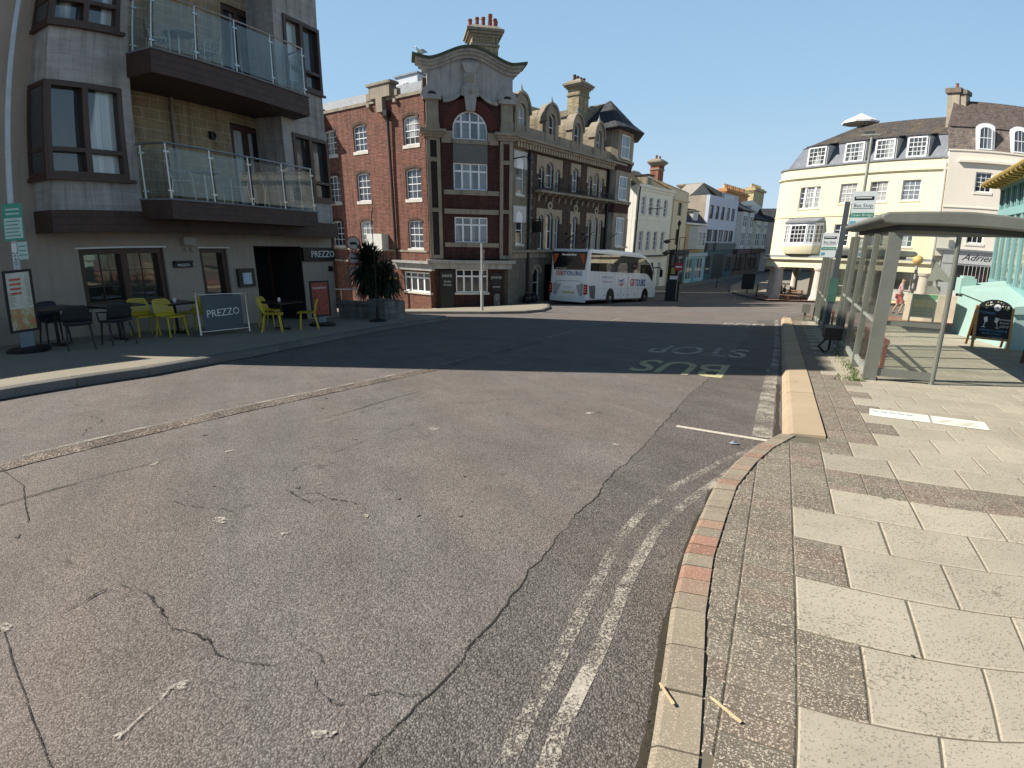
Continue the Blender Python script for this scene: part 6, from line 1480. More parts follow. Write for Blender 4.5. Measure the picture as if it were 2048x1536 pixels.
q=YE.w(2.45,-5,0); MB().tube([q+Vector((0,0,10.3)),q+Vector((0,0,12.0))],.04,6).build('pole',STEEL,pu)
cp=MB(); n=8
for k in range(n):
    a,b=2*PI*k/n,2*PI*(k+1)/n; P1=q+Vector((1.45*math.cos(a),1.45*math.sin(a),11.45)); P2=q+Vector((1.45*math.cos(b),1.45*math.sin(b),11.45)); cp.poly([P1,P2,q+Vector((0,0,12.15))]); cp.poly([P1,P2,P2-Vector((0,0,.14)),P1-Vector((0,0,.14))])
cp.build('canopy',mat('parasol_cloth',(.80,.80,.78),.9),pu)
# cream building next door
CM=Fr(*YE.w(11.72,.12,0).xy,121)
cm=thing('cream_building','pinkish cream building with arched dormers and a white shopfront signed in black script','building',gpl(CM,3,-4))
M1=[(1.62,2.70,5.28,6.60),(1.55,2.60,1.85,3.6),(5.2,6.2,5.28,6.60),(5.2,6.2,1.85,3.6)]
MB().wall(CM,-.2,12,.9,7.95,-.4,0,M1).build('front_wall',CREAM2,cm); MB().box(CM,-.2,12,-11,-.42,ZR,7.95).build('wall',CREAM2,cm)
for i,(a,b,c,d_) in enumerate(M1): sash(CM,a,b,c,d_,-.1,cm,3,4,sill=.16,sm=CREAM2,pm=PN_D,open_=.3 if i==0 else (.9 if i==1 else 0))
MB().box(CM,.42,12,.0,.22,7.20,7.36).box(CM,-.25,12,-.1,.06,7.95,8.05).build('cornice',CREAM2,cm); MB().box(CM,-.2,12,.0,.05,4.18,4.26).build('string_course',CREAM2,cm)
mb=MB(); mb.hexa([CM.w(-.2,-.25,8.0),CM.w(12,-.25,8.0),CM.w(12,-3,8.0),CM.w(-.2,-3,8.0)],[CM.w(-.2,-.95,9.7),CM.w(12,-.95,9.7),CM.w(12,-3,9.7),CM.w(-.2,-3,9.7)]).build('mansard',brick('mansard_brown_tile',(.24,.19,.16),(.16,.14,.13),(.09,.08,.07),w=.22,h=.16,stain=.4,var2=.6),cm)
MB().hexa([CM.w(-.2,-.85,9.72),CM.w(12,-.85,9.72),CM.w(12,-9,9.72),CM.w(-.2,-9,9.72)],[CM.w(.2,-2.9,11.9),CM.w(12,-2.9,11.9),CM.w(12,-6,11.9),CM.w(.2,-6,11.9)]).build('roof',brick('roof_tile_purple',(.15,.115,.105),(.11,.09,.085),(.07,.06,.055),w=.22,h=.16,stain=.4,var2=.5),cm)
for c in (2.13,4.5,7.2):
    o=MB().fprism(CM,outline(c-.62,c+.62,8.05,9.95,.28,8),-1.8,-.30).build('dormer',WHT,cm); sash(CM,c-.45,c+.45,8.15,9.72,-.22,o,3,2,arch=.24,sill=0,d=.07,pm=PN_H)
ck=MB().box(YE,10.15,11.05,-3.6,-2.4,9,12.5).box(YE,11.06,11.5,-3.4,-2.5,9,12.4).build('chimney',mat('chimney_grey_buff',(.36,.31,.24),.9,var=.2,streak=.4),cm); MB().box(YE,10.02,11.2,-3.75,-2.25,12.4,12.75).box(YE,11.0,11.62,-3.5,-2.4,12.3,12.6).build('cap',mat('cap_dark',(.17,.14,.11),.9),ck); MB().lathe(YE.w(10.65,-3,12.75),[(.14,0),(.11,.4),(.14,.45)],8).build('chimney_pot',TERRA,ck)
MB().box(CM,-.2,12,.0,.30,1.30,1.42).build('shop_cornice',LEADG,cm); s=MB().box(CM,.3,12,.0,.14,.45,1.30).build('shop_sign',TWHT,cm)
text('Adrienne',CM,2.75,.88,.145,.62,mat('sign_script_black',(.03,.03,.03),.5),s,depth=.01,shear=.45,xs=1.15)
MB().box(CM,.0,12,.0,.10,ZR,.45).build('shopfront',TWHT,cm)
w=MB().box(CM,.95,4.6,.105,.12,-2.6,.35).build('shop_window',PN_D,cm); g_=MB()
for k in range(13): g_.tube([CM.w(1.7+k*.24,.2,.35),CM.w(1.7+k*.24,.2,-1.5)],.012,4)
g_.build('window_bars',WLET,w)
MB().box(CM,1.0,1.5,.125,.13,-2.5,-2.0).box(CM,1.0,1.45,.125,.13,-1.8,-1.4).build('posters',WLET,w)
MB().box(CM,.5,.75,.0,.2,1.55,2.0).build('alarm_box',mat('box_grey2',(.25,.24,.22),.6),cm)
# ================================================================== bus shelters
SHM=mat('shelter_grey_green',(.165,.172,.148),.55,var=.14,vs=2,streak=.4,dirt=(.22,.22,.18),metal=.1); SHL=mat('shelter_rail_pale',(.30,.32,.28),.5,var=.15,streak=.3)
GLS=clear_glass('shelter_glass',tint=(.93,.95,.93),dirt=.07,haze=(.40,.40,.34)); REDS=mat('shelter_seat_red',(.28,.085,.055),.5,var=.15)
def shelter(x,y,lab,roofz=1.72):
    S=Fr(x,y,26.6); g0=gz(x,y)+PR_OFF
    t=thing('bus_shelter',lab,'bus shelter',(x,y,g0),0,'grey framed glass bus shelters')
    def g(u,p): q=S.w(u,p,0); return gz(q.x,q.y)+PR_OFF
    rz=g0+2.15
    # roof with rounded edge
    prof=[(-.10,rz+.02),(-.16,rz+.07),(-.16,rz+.12),(-.08,rz+.16),(.9,rz+.19),(1.85,rz+.16),(1.93,rz+.10),(1.90,rz+.04),(1.8,rz)]
    r=MB().uprism(S,prof+[(.0,rz)],-.16,5.25).build('roof',SHM,t)
    bv=r.modifiers.new('b','BEVEL'); bv.width=.03; bv.segments=2
    MB().box(S,.06,5.0,.10,1.7,rz-.07,rz-.003).build('ceiling_frame',mat('shelter_dark',(.05,.055,.05),.6),t)
    us=[0,1.38,2.78,4.17]
    for i,u in enumerate(us):
        wd=.16 if i==0 else .075
        MB().box(S,u-.04,u+.05,-.02,-.02+wd,g(u,0)-.02,rz-.10).build('post',SHM,t)
    MB().box(S,5.02,5.10,-.02,.06,g(5.1,0)-.02,rz-.10).build('post',SHM,t)
    for u,p in ((0,.80),(5.05,.80)):
        MB().tube([S.w(u,p,g(u,p)-.02),S.w(u,p,rz-.1)],.032,10).build('pole',SHM,t,smooth=True)
    al=us+[5.06]
    for i,(a,b) in enumerate(zip(al,al[1:])):
        zb=max(g(a,0),g(b,0))+.16
        MB().box(S,a+.05,b-.04,.0,.05,g((a+b)/2,0)+.09,g((a+b)/2,0)+.17).build('bottom_rail',SHL,t)
        MB().box(S,a+.05,b-.04,.005,.045,g0+.80,g0+.835).build('middle_rail',SHL,t)
        MB().box(S,a+.05,b-.04,.02,.028,zb,rz-.12).build('glass_panel',GLS,t)
    # end screens
    for u in (0,5.05):
        MB().box(S,u-.02,u+.02,.14,.78,g0+.80 if u==0 else g(5,.4)+.9,(g0+.86) if u==0 else g(5,.4)+.96).build('middle_rail',SHM,t)
        MB().box(S,u-.02,u+.02,.14,.78,g(u,.4)+.06,g(u,.4)+.17).build('bottom_rail',SHM,t)
        MB().box(S,u-.004,u+.004,.14,.78,g(u,.4)+.17,rz-.12).build('glass_panel',GLS,t)
    st=MB().tube([S.w(.45,.26,g(0.35,.4)+.50),S.w(4.7,.26,g(4.7,.4)+.58)],.045,10).build('seat',REDS,t,smooth=True)
    for u in (.5,2.5,4.5): MB().box(S,u-.03,u+.03,.235,.285,g(u,.4),g(u,.4)+.52).build('seat_bracket',REDS,st)
    return t
s1=shelter(5.1,7.45,'grey framed glass bus shelter nearest the camera with a red rail seat')
s2=dup(s1,(5.1+.448*9.06,7.45+.894*9.06,gz(9.16,15.55)+PR_OFF),0,'farther grey framed glass bus shelter beyond the dark bus stop pole')
# weeds at the shelter foot
GRN_W=mat('weed_green',(.10,.14,.035),.8,var=.3,vs=20); mb=MB(); rr=random.Random(2)
for k in range(420):
    f=rr.random(); u=(-.25+1.9*f*f) if k<300 else rr.uniform(1,4.2); p=rr.gauss(-.07,.05)-(.1*abs(rr.gauss(0,1)) if u<.2 else 0); S=Fr(5.1,7.45,26.6); q=S.w(u,p,0); q.z=gz(q.x,q.y)+PR_OFF
    a=rr.uniform(0,6.28); h=rr.uniform(.02,.07); wv=Vector((math.cos(a),math.sin(a),0)); s_=Vector((-wv.y,wv.x,0))*.007
    mb.poly([q-s_,q+s_,q+wv*h*.7+Vector((0,0,h))])
wd_=mb.build('weeds',GRN_W); tag(wd_,'green weeds sprouting along the foot of the near bus shelter','weeds'); wd_['kind']='stuff'
# ---- bus stop pole with two flags
DPO=mat('pole_dark_slate',(.06,.07,.08),.5,var=.15); FLW=mat('flag_white',(.62,.66,.66),.5,var=.04); FLG=mat('flag_green',(.03,.20,.13),.5); FLB=mat('flag_blue',(.10,.30,.42),.5)
bx_,by_=8.33,13.97; gb_=gz(bx_,by_)+PR_OFF; bs=thing('bus_stop_pole','dark bus stop pole with two white flags between the shelters','bus stop',(bx_,by_,gb_))
BP=Fr(bx_,by_,31+90)   # faces the camera, u to the right
MB().box(BP,-.06,.06,-.03,.03,gb_,2.50).build('pole',DPO,bs)
def flag(u0,u1,z0,z1,big):
    f=MB().box(BP,u0,u1,-.012,.012,z0,z1).build('flag',FLW,bs); w_=u1-u0; h=z1-z0; c=(u0+u1)/2
    b=MB().box(BP,u0+.10*w_,u1-.10*w_,.0125,.015,z0+.76*h,z0+.86*h)
    b.build('bus_symbol',BLK,f)
    wn=MB().box(BP,u0+.16*w_,u1-.2*w_,.0152,.017,z0+.81*h,z0+.84*h).build('bus_windows',FLW,f)
    text('Bus Stop',BP,c,z0+.62*h,.013,.105*w_/.52*1.1,DPO,f,depth=.003)
    MB().box(BP,u0+.08*w_,u1-.08*w_,.0125,.014,z0+.535*h,z0+.55*h).build('rule',DPO,f)
    g_=MB().box(BP,u0+.01,u1-.01,.0125,.015,z0+.30*h,z0+.42*h).build('green_band',FLG,f); text('Town Bridge',BP,c,z0+.36*h,.016,.075*w_/.52*1.2,FLW,g_,depth=.002)
    MB().box(BP,u0+.05*w_,u0+.3*w_,.0125,.015,z0+.08*h,z0+.2*h).build('logo_panel',FLB,f)
flag(.08,.60,1.86,2.74,True); flag(-.42,-.08,1.15,1.75,False)
tt=MB().box(BP,-.10,.10,.03,.045,gb_+.9,gb_+1.5).build('timetable',mat('timetable_case',(.05,.12,.09),.4),bs)
# ---- street lamp behind
q=Vector((14.8,23.8,gz(14.8,23.8)+PR_OFF)); sl_=thing('street_lamp','slim pale grey street lamp with a flat T head above the bus stop flags','street lamp',q)
MB().tube([q,q+Vector((0,0,1.2)),Vector((14.8,23.8,5.9))],[.09,.075,.055],12).build('column',SHL,sl_,smooth=True)
LF=Fr(14.8,23.8,122); hd=MB().box(LF,-.42,.30,-.08,.08,5.88,5.94).build('lamp_head',SHL,sl_); MB().box(LF,-.3,.1,-.1,.1,5.98,6.05).build('photocell',DPO,hd)
# ---- belisha beacon
q=Vector((16.2,21.75,gz(16.2,21.75)+PR_OFF)); be=thing('crossing_beacon','black and white banded crossing beacon with an amber globe','beacon',q); top=.92
GLO=mat('amber_globe',(.80,.52,.15),.35,var=.05,spec=.6); WPO=mat('pole_white',(.42,.42,.42),.5,var=.05); BPO=mat('pole_black',(.03,.032,.035),.5)
MB().tube([q,Vector((q.x,q.y,top-.2))],.048,12).build('pole',WPO,be,smooth=True)
MB().tube([q,q+Vector((0,0,.75))],.075,12).build('base',BPO,be,smooth=True)
for k in range(3):
    z=q.z+1.05+k*.38; MB().tube([Vector((q.x,q.y,z)),Vector((q.x,q.y,z+.17))],.055,12).build('black_band',BPO,be,smooth=True)
MB().lathe(Vector((q.x,q.y,top)),[(.03,-.2),(.09,-.17),(.185,-.05),(.195,.02),(.16,.11),(.09,.17),(.02,.19)],16).build('globe',GLO,be,smooth=True)
# ---- grey road sign seen from behind
q=Vector((17.3,21.9,gz(17.3,21.9)+PR_OFF)); rs=thing('road_sign','grey backed triangular road sign over a small plate beside the beacon','road sign',q); RSF=Fr(q.x,q.y,128)
MB().tube([q,Vector((q.x,q.y,.95))],.04,8).build('post',SHL,rs,smooth=True)
MB().fprism(RSF,[(-.28,.95),(.30,.05),(-.28,.05)][::-1] if False else [(-.15,.9),(.55,.1),(-.35,.1)],.045,.06).build('triangle_plate',SHL,rs); MB().fprism(RSF,[(-.3,-.1),(.15,-.1),(.18,-.25),(.15,-.55),(-.3,-.7)],.045,.06).build('plate',SHL,rs)
# ================================================================== people
SKIN=mat('skin',(.50,.30,.21),.6,var=.05); PINK=mat('pink_top',(.66,.42,.44),.8,var=.1); REDC=mat('red_shorts',(.55,.10,.09),.8,var=.1); HAIR=mat('hair_brown',(.05,.03,.02),.7); DKCL=mat('dark_clothes',(.02,.02,.024),.85,var=.2); SHOE=mat('dark_shoe',(.03,.03,.03),.6)
def skin_obj(name,J,E,rad,m,parent,root):
    me=bpy.data.meshes.new(name); me.from_pydata(J,E,[]); o=bpy.data.objects.new(name,me); C.objects.link(o); o.parent=parent; me.materials.append(m)
    sk=o.modifiers.new('skin','SKIN'); sk.use_smooth_shade=True; ss=o.modifiers.new('sub','SUBSURF'); ss.levels=1; ss.render_levels=2
    for i,v in enumerate(me.skin_vertices[0].data):
        r=rad[i]; v.radius=r if hasattr(r,'__len__') else (r,r); v.use_root=(i==root)
    return o
def person(lab,loc,rz,pose,top,legs):
    t=thing('person',lab,'person',loc,rz)
    P=pose
    names=list(P.keys()); idx={n:i for i,n in enumerate(names)}
    ED=[('pel','wai'),('wai','che'),('che','nek'),('nek','hea'),('hea','crn'),('che','shL'),('shL','elL'),('elL','wrL'),('wrL','haL'),('che','shR'),('shR','elR'),('elR','wrR'),('wrR','haR'),('pel','hiL'),('hiL','knL'),('knL','anL'),('anL','toL'),('pel','hiR'),('hiR','knR'),('knR','anR'),('anR','toR')]
    RD=dict(pel=(.13,.10),wai=(.12,.09),che=(.15,.10),nek=.05,hea=(.085,.10),crn=(.07,.08),shL=.055,shR=.055,elL=.04,elR=.04,wrL=.028,wrR=.028,haL=.03,haR=.03,hiL=.085,hiR=.085,knL=.058,knR=.058,anL=.04,anR=.04,toL=.032,toR=.032)
    b=skin_obj('body',[P[n] for n in names],[(idx[a],idx[c]) for a,c in ED],[RD[n] for n in names],SKIN,t,idx['pel'])
    tn=['pel','wai','che','shL','shR','elL','elR']; ti={n:i for i,n in enumerate(tn)}
    R2=dict(pel=(.15,.12),wai=(.14,.11),che=(.17,.125),shL=.075,shR=.075,elL=.055,elR=.055)
    skin_obj('top',[P[n] for n in tn],[(ti[a],ti[c]) for a,c in (('pel','wai'),('wai','che'),('che','shL'),('che','shR'),('shL','elL'),('shR','elR'))],[R2[n] for n in tn],top,t,0)
    ln_=['pel','hiL','knL','hiR','knR']; li={n:i for i,n in enumerate(ln_)}
    R3=dict(pel=(.155,.125),hiL=.105,hiR=.105,knL=.078,knR=.078)
    L=[P[n] for n in ln_]
    skin_obj('shorts' if legs is REDC else 'trousers',L,[(0,1),(1,2),(0,3),(3,4)],[R3[n] for n in ln_],legs,t,0)
    h=Vector(P['hea']); c=Vector(P['crn'])
    skin_obj('hair',[tuple(h+Vector((0,-.02,.03))),tuple(c+Vector((0,-.01,.015)))],[(0,1)],[(.093,.095),(.085,.09)],HAIR,t,0)
    for s_ in ('L','R'): skin_obj('shoe',[tuple(Vector(P['an'+s_])+Vector((0,-.02,-.05))),tuple(Vector(P['to'+s_]))],[(0,1)],[.05,.042],SHOE,t,0)
    return t
walk=dict(pel=(0,0,.92),wai=(0,.01,1.10),che=(0,.04,1.32),nek=(0,.06,1.47),hea=(0,.09,1.58),crn=(0,.10,1.66),shL=(.17,.04,1.38),elL=(.22,.10,1.12),wrL=(.20,.32,1.10),haL=(.18,.40,1.12),shR=(-.17,.03,1.38),elR=(-.24,-.02,1.12),wrR=(-.22,.14,.95),haR=(-.2,.2,.90),hiL=(.09,.02,.86),knL=(.10,.22,.50),anL=(.10,.10,.09),toL=(.10,.28,.04),hiR=(-.09,-.01,.86),knR=(-.10,.0,.47),anR=(-.10,-.16,.10),toR=(-.10,-.02,.04))
pq_=(18.4,25.5); person('person in pink top and red shorts walking past the shop window beyond the shelter',(pq_[0],pq_[1],gz(*pq_)+PR_OFF-.02),R(-126),walk,PINK,REDC)
sit=dict(pel=(0,0,.50),wai=(0,.0,.68),che=(0,.03,.92),nek=(0,.05,1.07),hea=(0,.08,1.18),crn=(0,.09,1.26),shL=(.17,.03,.98),elL=(.21,.10,.74),wrL=(.15,.30,.66),haL=(.12,.37,.64),shR=(-.17,.03,.98),elR=(-.21,.10,.74),wrR=(-.15,.30,.66),haR=(-.12,.37,.64),hiL=(.1,.02,.47),knL=(.12,.42,.50),anL=(.12,.44,.09),toL=(.12,.60,.04),hiR=(-.1,.02,.47),knR=(-.12,.42,.50),anR=(-.12,.40,.09),toR=(-.12,.56,.04))
bq=YE.w(1.45,.95,0); bzz=gz(bq.x,bq.y)+.12
person('person in dark clothes seated on the bench end between the stone columns',(bq.x,bq.y,bzz),R(90-57.6-180+90-40),sit,DKCL,DKCL)
bn=thing('bench','wooden slatted bench between the columns of the yellow building','bench',YE.w(2.1,1.0,bzz)); WDN=mat('bench_wood',(.20,.12,.07),.8,var=.2)
for p in (.75,.9,1.05): MB().box(YE,1.2,3.0,p,p+.12,bzz+.42,bzz+.46).build('seat_slat',WDN,bn)
for z in (.62,.78): MB().box(YE,1.2,3.0,.70,.74,bzz+z,bzz+z+.10).build('back_slat',WDN,bn)
for u in (1.3,2.85): MB().box(YE,u,u+.07,.70,.77,bzz,bzz+.9).box(YE,u,u+.07,1.08,1.15,bzz,bzz+.62).box(YE,u,u+.07,.7,1.15,bzz+.38,bzz+.42).build('leg_frame',IRON,bn)
# bollards
def bollard(q,lab):
    t=thing('bollard',lab,'bollard',q,0,'black iron bollards along the kerb of the yellow building')
    MB().lathe(q,[(.10,0),(.10,.12),(.06,.18),(.05,.55),(.085,.58),(.085,.64),(.045,.68),(.04,.95),(.075,.98),(.075,1.02),(.03,1.06),(.05,1.12),(.0,1.22)],12).build('shaft',IRON,t,smooth=True); return t
def gq(x,y,o=.12): return Vector((x,y,gz(x,y)+o))
b1=bollard(gq(22.3,48.6),'black iron bollard left of the first stone column, nearer the dark board')
for x,y,l in ((23.3,47.2-.9,'black iron bollard directly before the lit stone column'),(23.0,60.0,'black iron bollard far up the kerb behind the dark board')): dup(b1,gq(x,y),0,l)
ib=gq(22.9,52.0); t=thing('information_board','black information board on a short post at the kerb of the side street','board',ib); IBF=Fr(ib.x,ib.y,114)
MB().box(IBF,-.05,.05,-.05,.05,ib.z,ib.z+.5).build('post',IRON,t); MB().box(IBF,-.55,.55,-.14,.14,ib.z+.42,ib.z+1.9).build('panel',BLK,t); MB().hexa([IBF.w(-.6,-.2,ib.z+1.9),IBF.w(.6,-.2,ib.z+1.9),IBF.w(.6,.2,ib.z+1.9),IBF.w(-.6,.2,ib.z+1.9)],[IBF.w(-.4,-.05,ib.z+2.05),IBF.w(.4,-.05,ib.z+2.05),IBF.w(.4,.05,ib.z+2.05),IBF.w(-.4,.05,ib.z+2.05)]).build('cap',mat('cap_slate',(.08,.08,.08),.6),t)
# black ornate lamp, cabinet, no entry sign at the street mouth
q=gq(14.1,46.6); t=thing('ornate_lamp_post','black ornate lamp post with hanging baskets at the street mouth','lamp post',q)
MB().lathe(q,[(.26,0),(.26,.5),(.17,.7),(.17,1.3),(.10,1.4),(.085,3.4),(.11,3.5),(.07,3.6),(.06,6.1),(.12,6.2),(.16,6.35),(.05,6.6)],12).build('column',IRON,t,smooth=True)
OF=Fr(q.x,q.y,107)
MB().tube([OF.w(-.8,0,q.z+5.0),OF.w(.0,0,q.z+5.1)],.035,6).tube([OF.w(-.9,0,q.z+4.1),OF.w(.0,0,q.z+4.2)],.035,6).build('arm',IRON,t)
for z in (4.95,4.05-1.0+.95): MB().lathe(OF.w(-.85,0,q.z+z-.25),[(.05,0),(.3,.1),(.34,.2),(.05,.34)],10).build('basket',mat('basket_brown',(.10,.08,.06),.9),t,smooth=True)
fr_=MB().ring(OF,[(.15,q.z+3.0),(.62,q.z+3.0),(.62,q.z+5.2),(.15,q.z+5.2)],[(.2,q.z+3.05),(.57,q.z+3.05),(.57,q.z+5.15),(.2,q.z+5.15)],-.02,.02).build('sign_frame',IRON,t)
q=gq(13.85,46.0); t=thing('street_cabinet','tall black street cabinet with a yellow notice behind the no entry sign','cabinet',q); KF=Fr(q.x,q.y,107)
MB().box(KF,-.5,.6,-.4,.4,q.z-.1,q.z+1.6).box(KF,-.3,.4,-.3,.3,q.z+1.6,q.z+2.9).build('body',BLK,t)
MB().box(KF,-.2,.14,.301,.32,q.z+2.2,q.z+2.75).build('yellow_notice',mat('notice_yellow',(.42,.40,.08),.6,var=.2,vs=8),t); MB().box(KF,-.26,.36,.301,.32,q.z+1.75,q.z+2.05).build('white_notice',WLET,t)
q=gq(13.95,45.0); t=thing('no_entry_sign','round red no entry sign on a thin grey post past the coach','road sign',q); NF_=Fr(q.x,q.y,107)
MB().tube([q,q+Vector((0,0,3.3))],.035,8).build('post',SHL,t,smooth=True)
d_=MB().fprism(NF_,arc(0,q.z+2.75,.36,0,345,23),.05,.065).build('disc',mat('sign_red',(.36,.03,.03),.5),t); MB().box(NF_,-.25,.25,.066,.07,q.z+2.69,q.z+2.81).build('bar',WLET,d_)
# ================================================================== between restaurant and hotel
PLS=brick('planter_stone',(.22,.215,.20),(.17,.165,.155),(.10,.10,.095),w=.6,h=.25,ms=.012,stain=.4)
pl=thing('stone_planter','low grey stone planter wall at the restaurant corner holding the palm','planter',gq(-5.3,18.8))
A=Vector((-6.35,18.95,0));B=Vector((-4.42,18.15,0)); PF2=Fr(A.x,A.y,math.degrees(math.atan2((B-A).x,(B-A).y))); L_=(B-A).length; zg=gz(-5.3,18.5)
MB().box(PF2,0,L_-.75,-.35,0,zg-.3,zg+.60).box(PF2,L_-.75,L_+.0,-.5,.10,zg-.3,zg+.82).box(PF2,L_-.4,L_,-1.1,-.5,zg-.6,zg+.72).build('wall',PLS,pl); MB().box(PF2,0,L_-.76,-.39,.05,zg+.60,zg+.68).build('coping',PLS,pl)
SOILM=mat('soil',(.04,.03,.02),.95); MB().zprism(PF2,[(0,-.35),(L_-.42,-.5),(L_-.42,-1.2),(0,-2.6)],zg-.3,zg+.5).build('soil',SOILM,pl)
LEAFP=mat('palm_leaf',(.022,.032,.015),.6,var=.35,vs=8); 
pc=Vector((-5.35,19.7,zg+1.9)); pm_=thing('palm','dark spiky cordyline palm growing behind the stone planter','palm',Vector((-5.35,19.7,zg+.5)))
MB().tube([Vector((-5.3,19.7,zg+.4)),Vector((-5.38,19.72,zg+1.1)),pc],[.13,.10,.09],8).build('trunk',mat('palm_bark',(.06,.045,.035),.9,bump=.4),pm_,smooth=True)
MB().tube([Vector((-5.3,19.7,zg+.9)),Vector((-5.0,19.6,zg+1.3)),Vector((-4.75,19.5,zg+1.5))],.07,6).build('trunk',MATS['palm_bark'],pm_,smooth=True)
mb=MB(); rr=random.Random(9)
for k in range(1700):
    c=pc if k<1250 else Vector((-4.72,19.5,zg+1.5))
    a=rr.uniform(0,6.28); e=rr.uniform(-1.3,1.45); L=rr.uniform(.65,1.25)*(1 if k<1250 else .85); d=Vector((math.cos(a)*math.cos(e),math.sin(a)*math.cos(e),math.sin(e))); s_=d.cross(Vector((0,0,1))); 
    if s_.length<.05: s_=Vector((1,0,0))
    s_=s_.normalized()*.026; p0=c+d*.05; p1=c+d*L*.5+Vector((0,0,-.02*L)); p2=c+d*L*.85+Vector((0,0,-.16*L)); p3=c+d*L+Vector((0,0,-.34*L*rr.uniform(.5,1.3)))
    mb.poly([p0-s_*.6,p0+s_*.6,p1+s_,p1-s_]); mb.poly([p1-s_,p1+s_,p2+s_*.7,p2-s_*.7]); mb.poly([p2-s_*.7,p2+s_*.7,p3])
mb.build('leaves',LEAFP,pm_,weld=False)
q=gq(-4.5,17.24); ff=thing('feather_flag','tall narrow purple feather flag on a black base before the planter','flag',q)
MB().lathe(q,[(.30,0),(.28,.04),(.06,.10),(.04,.5)],16).build('base',BLK,ff,smooth=True); MB().tube([q+Vector((0,0,.1)),q+Vector((0,0,3.3)),q+Vector((.05,.05,3.55))],.014,6).build('pole',BLK,ff)
FFR=Fr(q.x,q.y,-14); cl_=splotchy('flag_cloth',[(.05,.03,.07),(.13,.09,.16),(.34,.33,.36),(.06,.04,.08)],3)
MB().fprism(FFR,[(0,q.z+.9),(.50,q.z+1.2),(.62,q.z+2.2),(.45,q.z+3.1),(.12,q.z+3.5),(0,q.z+3.5)],-.004,.004).build('cloth',cl_,ff)
RING=mat('sign_ring_red',(.42,.10,.09),.5); SGW=mat('sign_white',(.52,.50,.48),.5,var=.05)
q=gq(-7.4,24.9,0); t=thing('traffic_sign_post','post with two round red rimmed signs and a small plate beside the palm','road sign',q); TFm=Fr(q.x,q.y,73)
MB().tube([q,Vector((q.x,q.y,1.75))],.035,8).build('post',SHL,t,smooth=True)
for z in (1.38,.72):
    d_=MB().fprism(TFm,arc(0,z,.31,0,345,23),.04,.055).build('disc',SGW,t); MB().ring(TFm,arc(0,z,.31,0,345,23),arc(0,z,.26,0,345,23),.055,.062).build('rim',RING,d_)
    if z>1: MB().box(TFm,-.15,.12,.056,.06,z-.07,z+.05).box(TFm,.12,.18,.056,.06,z-.07,z+.0).build('lorry_symbol',BLK,d_)
    else: MB().box(TFm,-.18,.18,.056,.06,z-.05,z+.02).build('arrow_symbol',BLK,d_)
s=MB().box(TFm,-.26,.26,.04,.055,-.02,.32).build('plate',SGW,t); text('Except for',TFm,0,.24,.057,.09,BLK,s,depth=.002); text('loading',TFm,0,.08,.057,.09,BLK,s,depth=.002)
hr=thing('handrail','bent steel handrail at the corner beyond the restaurant','handrail',gq(-7.6,23.2)); zr=gz(-7.6,23.2)
for dx in (0,.5): MB().tube([Vector((-8.1+dx,23.2,zr)),Vector((-8.1+dx,23.2,zr+1.1+.0)),Vector((-6.9+dx*.6,23.6,zr+1.1)),Vector((-6.2+dx*.5,23.9,zr+.5))],.025,6).build('rail',STEEL,hr,smooth=True)
q=gq(-1.7,28.6); q=gq(-1.62,27.0); t=thing('sign_pole','white painted pole with two small signs seen edge on, before the hotel corner','pole',q)
MB().tube([q,q+Vector((0,0,1.0)),q+Vector((0,0,1.02)),Vector((q.x,q.y,1.50))],[.075,.075,.05,.05],10).build('pole',WPO,t,smooth=True)
PS2=Fr(q.x+.06,q.y,-3.5)
for z in (.95,.25): MB().fprism(PS2,arc(.1,z,.26,0,345,23),.045,.06).build('disc',SGW,t)
q=HC.w(4.35,.45,0); q.z=gz(q.x,q.y)+.1; t=thing('small_bollard','short grey concrete bollard against the hotel wall','bollard',q); MB().lathe(q,[(.22,0),(.21,.7),(.16,.82),(.0,.86)],12).build('shaft',mat('concrete_grey',(.17,.17,.165),.9),t,smooth=True); MB().lathe(q+Vector((0,-.22,.5)),[(.04,-.04),(.04,.04)],8).build('cap_mark',SGW,t)
for u,l in ((1.5,'black rubbish bag left of the hotel doorway'),(2.2,'black rubbish bag slumped at the foot of the hotel downpipe')):
    q=HR.w(u,.6,0); q.z=gz(q.x,q.y)+.11; t=thing('rubbish_bag',l,'rubbish bag',q); MB().lathe(q,[(.28,0),(.38,.2),(.33,.5),(.12,.7),(.05,.78),(.10,.86)],10).build('sack',mat('bin_bag',(.012,.012,.014),.35,bump=.8,bs=12),t,smooth=True); MB().lathe(q+Vector((0,0,.74)),[(.07,0),(.07,.04)],8).build('tie',STEEL,t)
# ================================================================== right hand side: teal wall, kiosk, boards
TEAL=mat('teal_paint',(.34,.51,.47),.75,var=.06,vs=1.2,fine=.05,fs=40,streak=.22,dirt=(.42,.45,.34),bump=.25,bs=25); TEALP=mat('teal_post_paint',(.22,.41,.41),.55,var=.07); OCHR=mat('kiosk_roof_ochre',(.58,.42,.13),.7,var=.12,streak=.3); OCHD=mat('kiosk_gutter',(.36,.25,.07),.7,var=.15)
tw=thing('teal_wall','thick turquoise painted retaining wall with a sloping top behind the chalkboard','wall',Vector((12,13,gz(12,13))))
A=Vector((11.18,11.45,0));B=Vector((12.9,15.4,0)); TF1=Fr(A.x,A.y,math.degrees(math.atan2((B-A).x,(B-A).y))); LW=(B-A).length
def tz(u,p): return .26+.16*(u/LW)+(.34*cl(p/1.5) if p>.1 else 0)
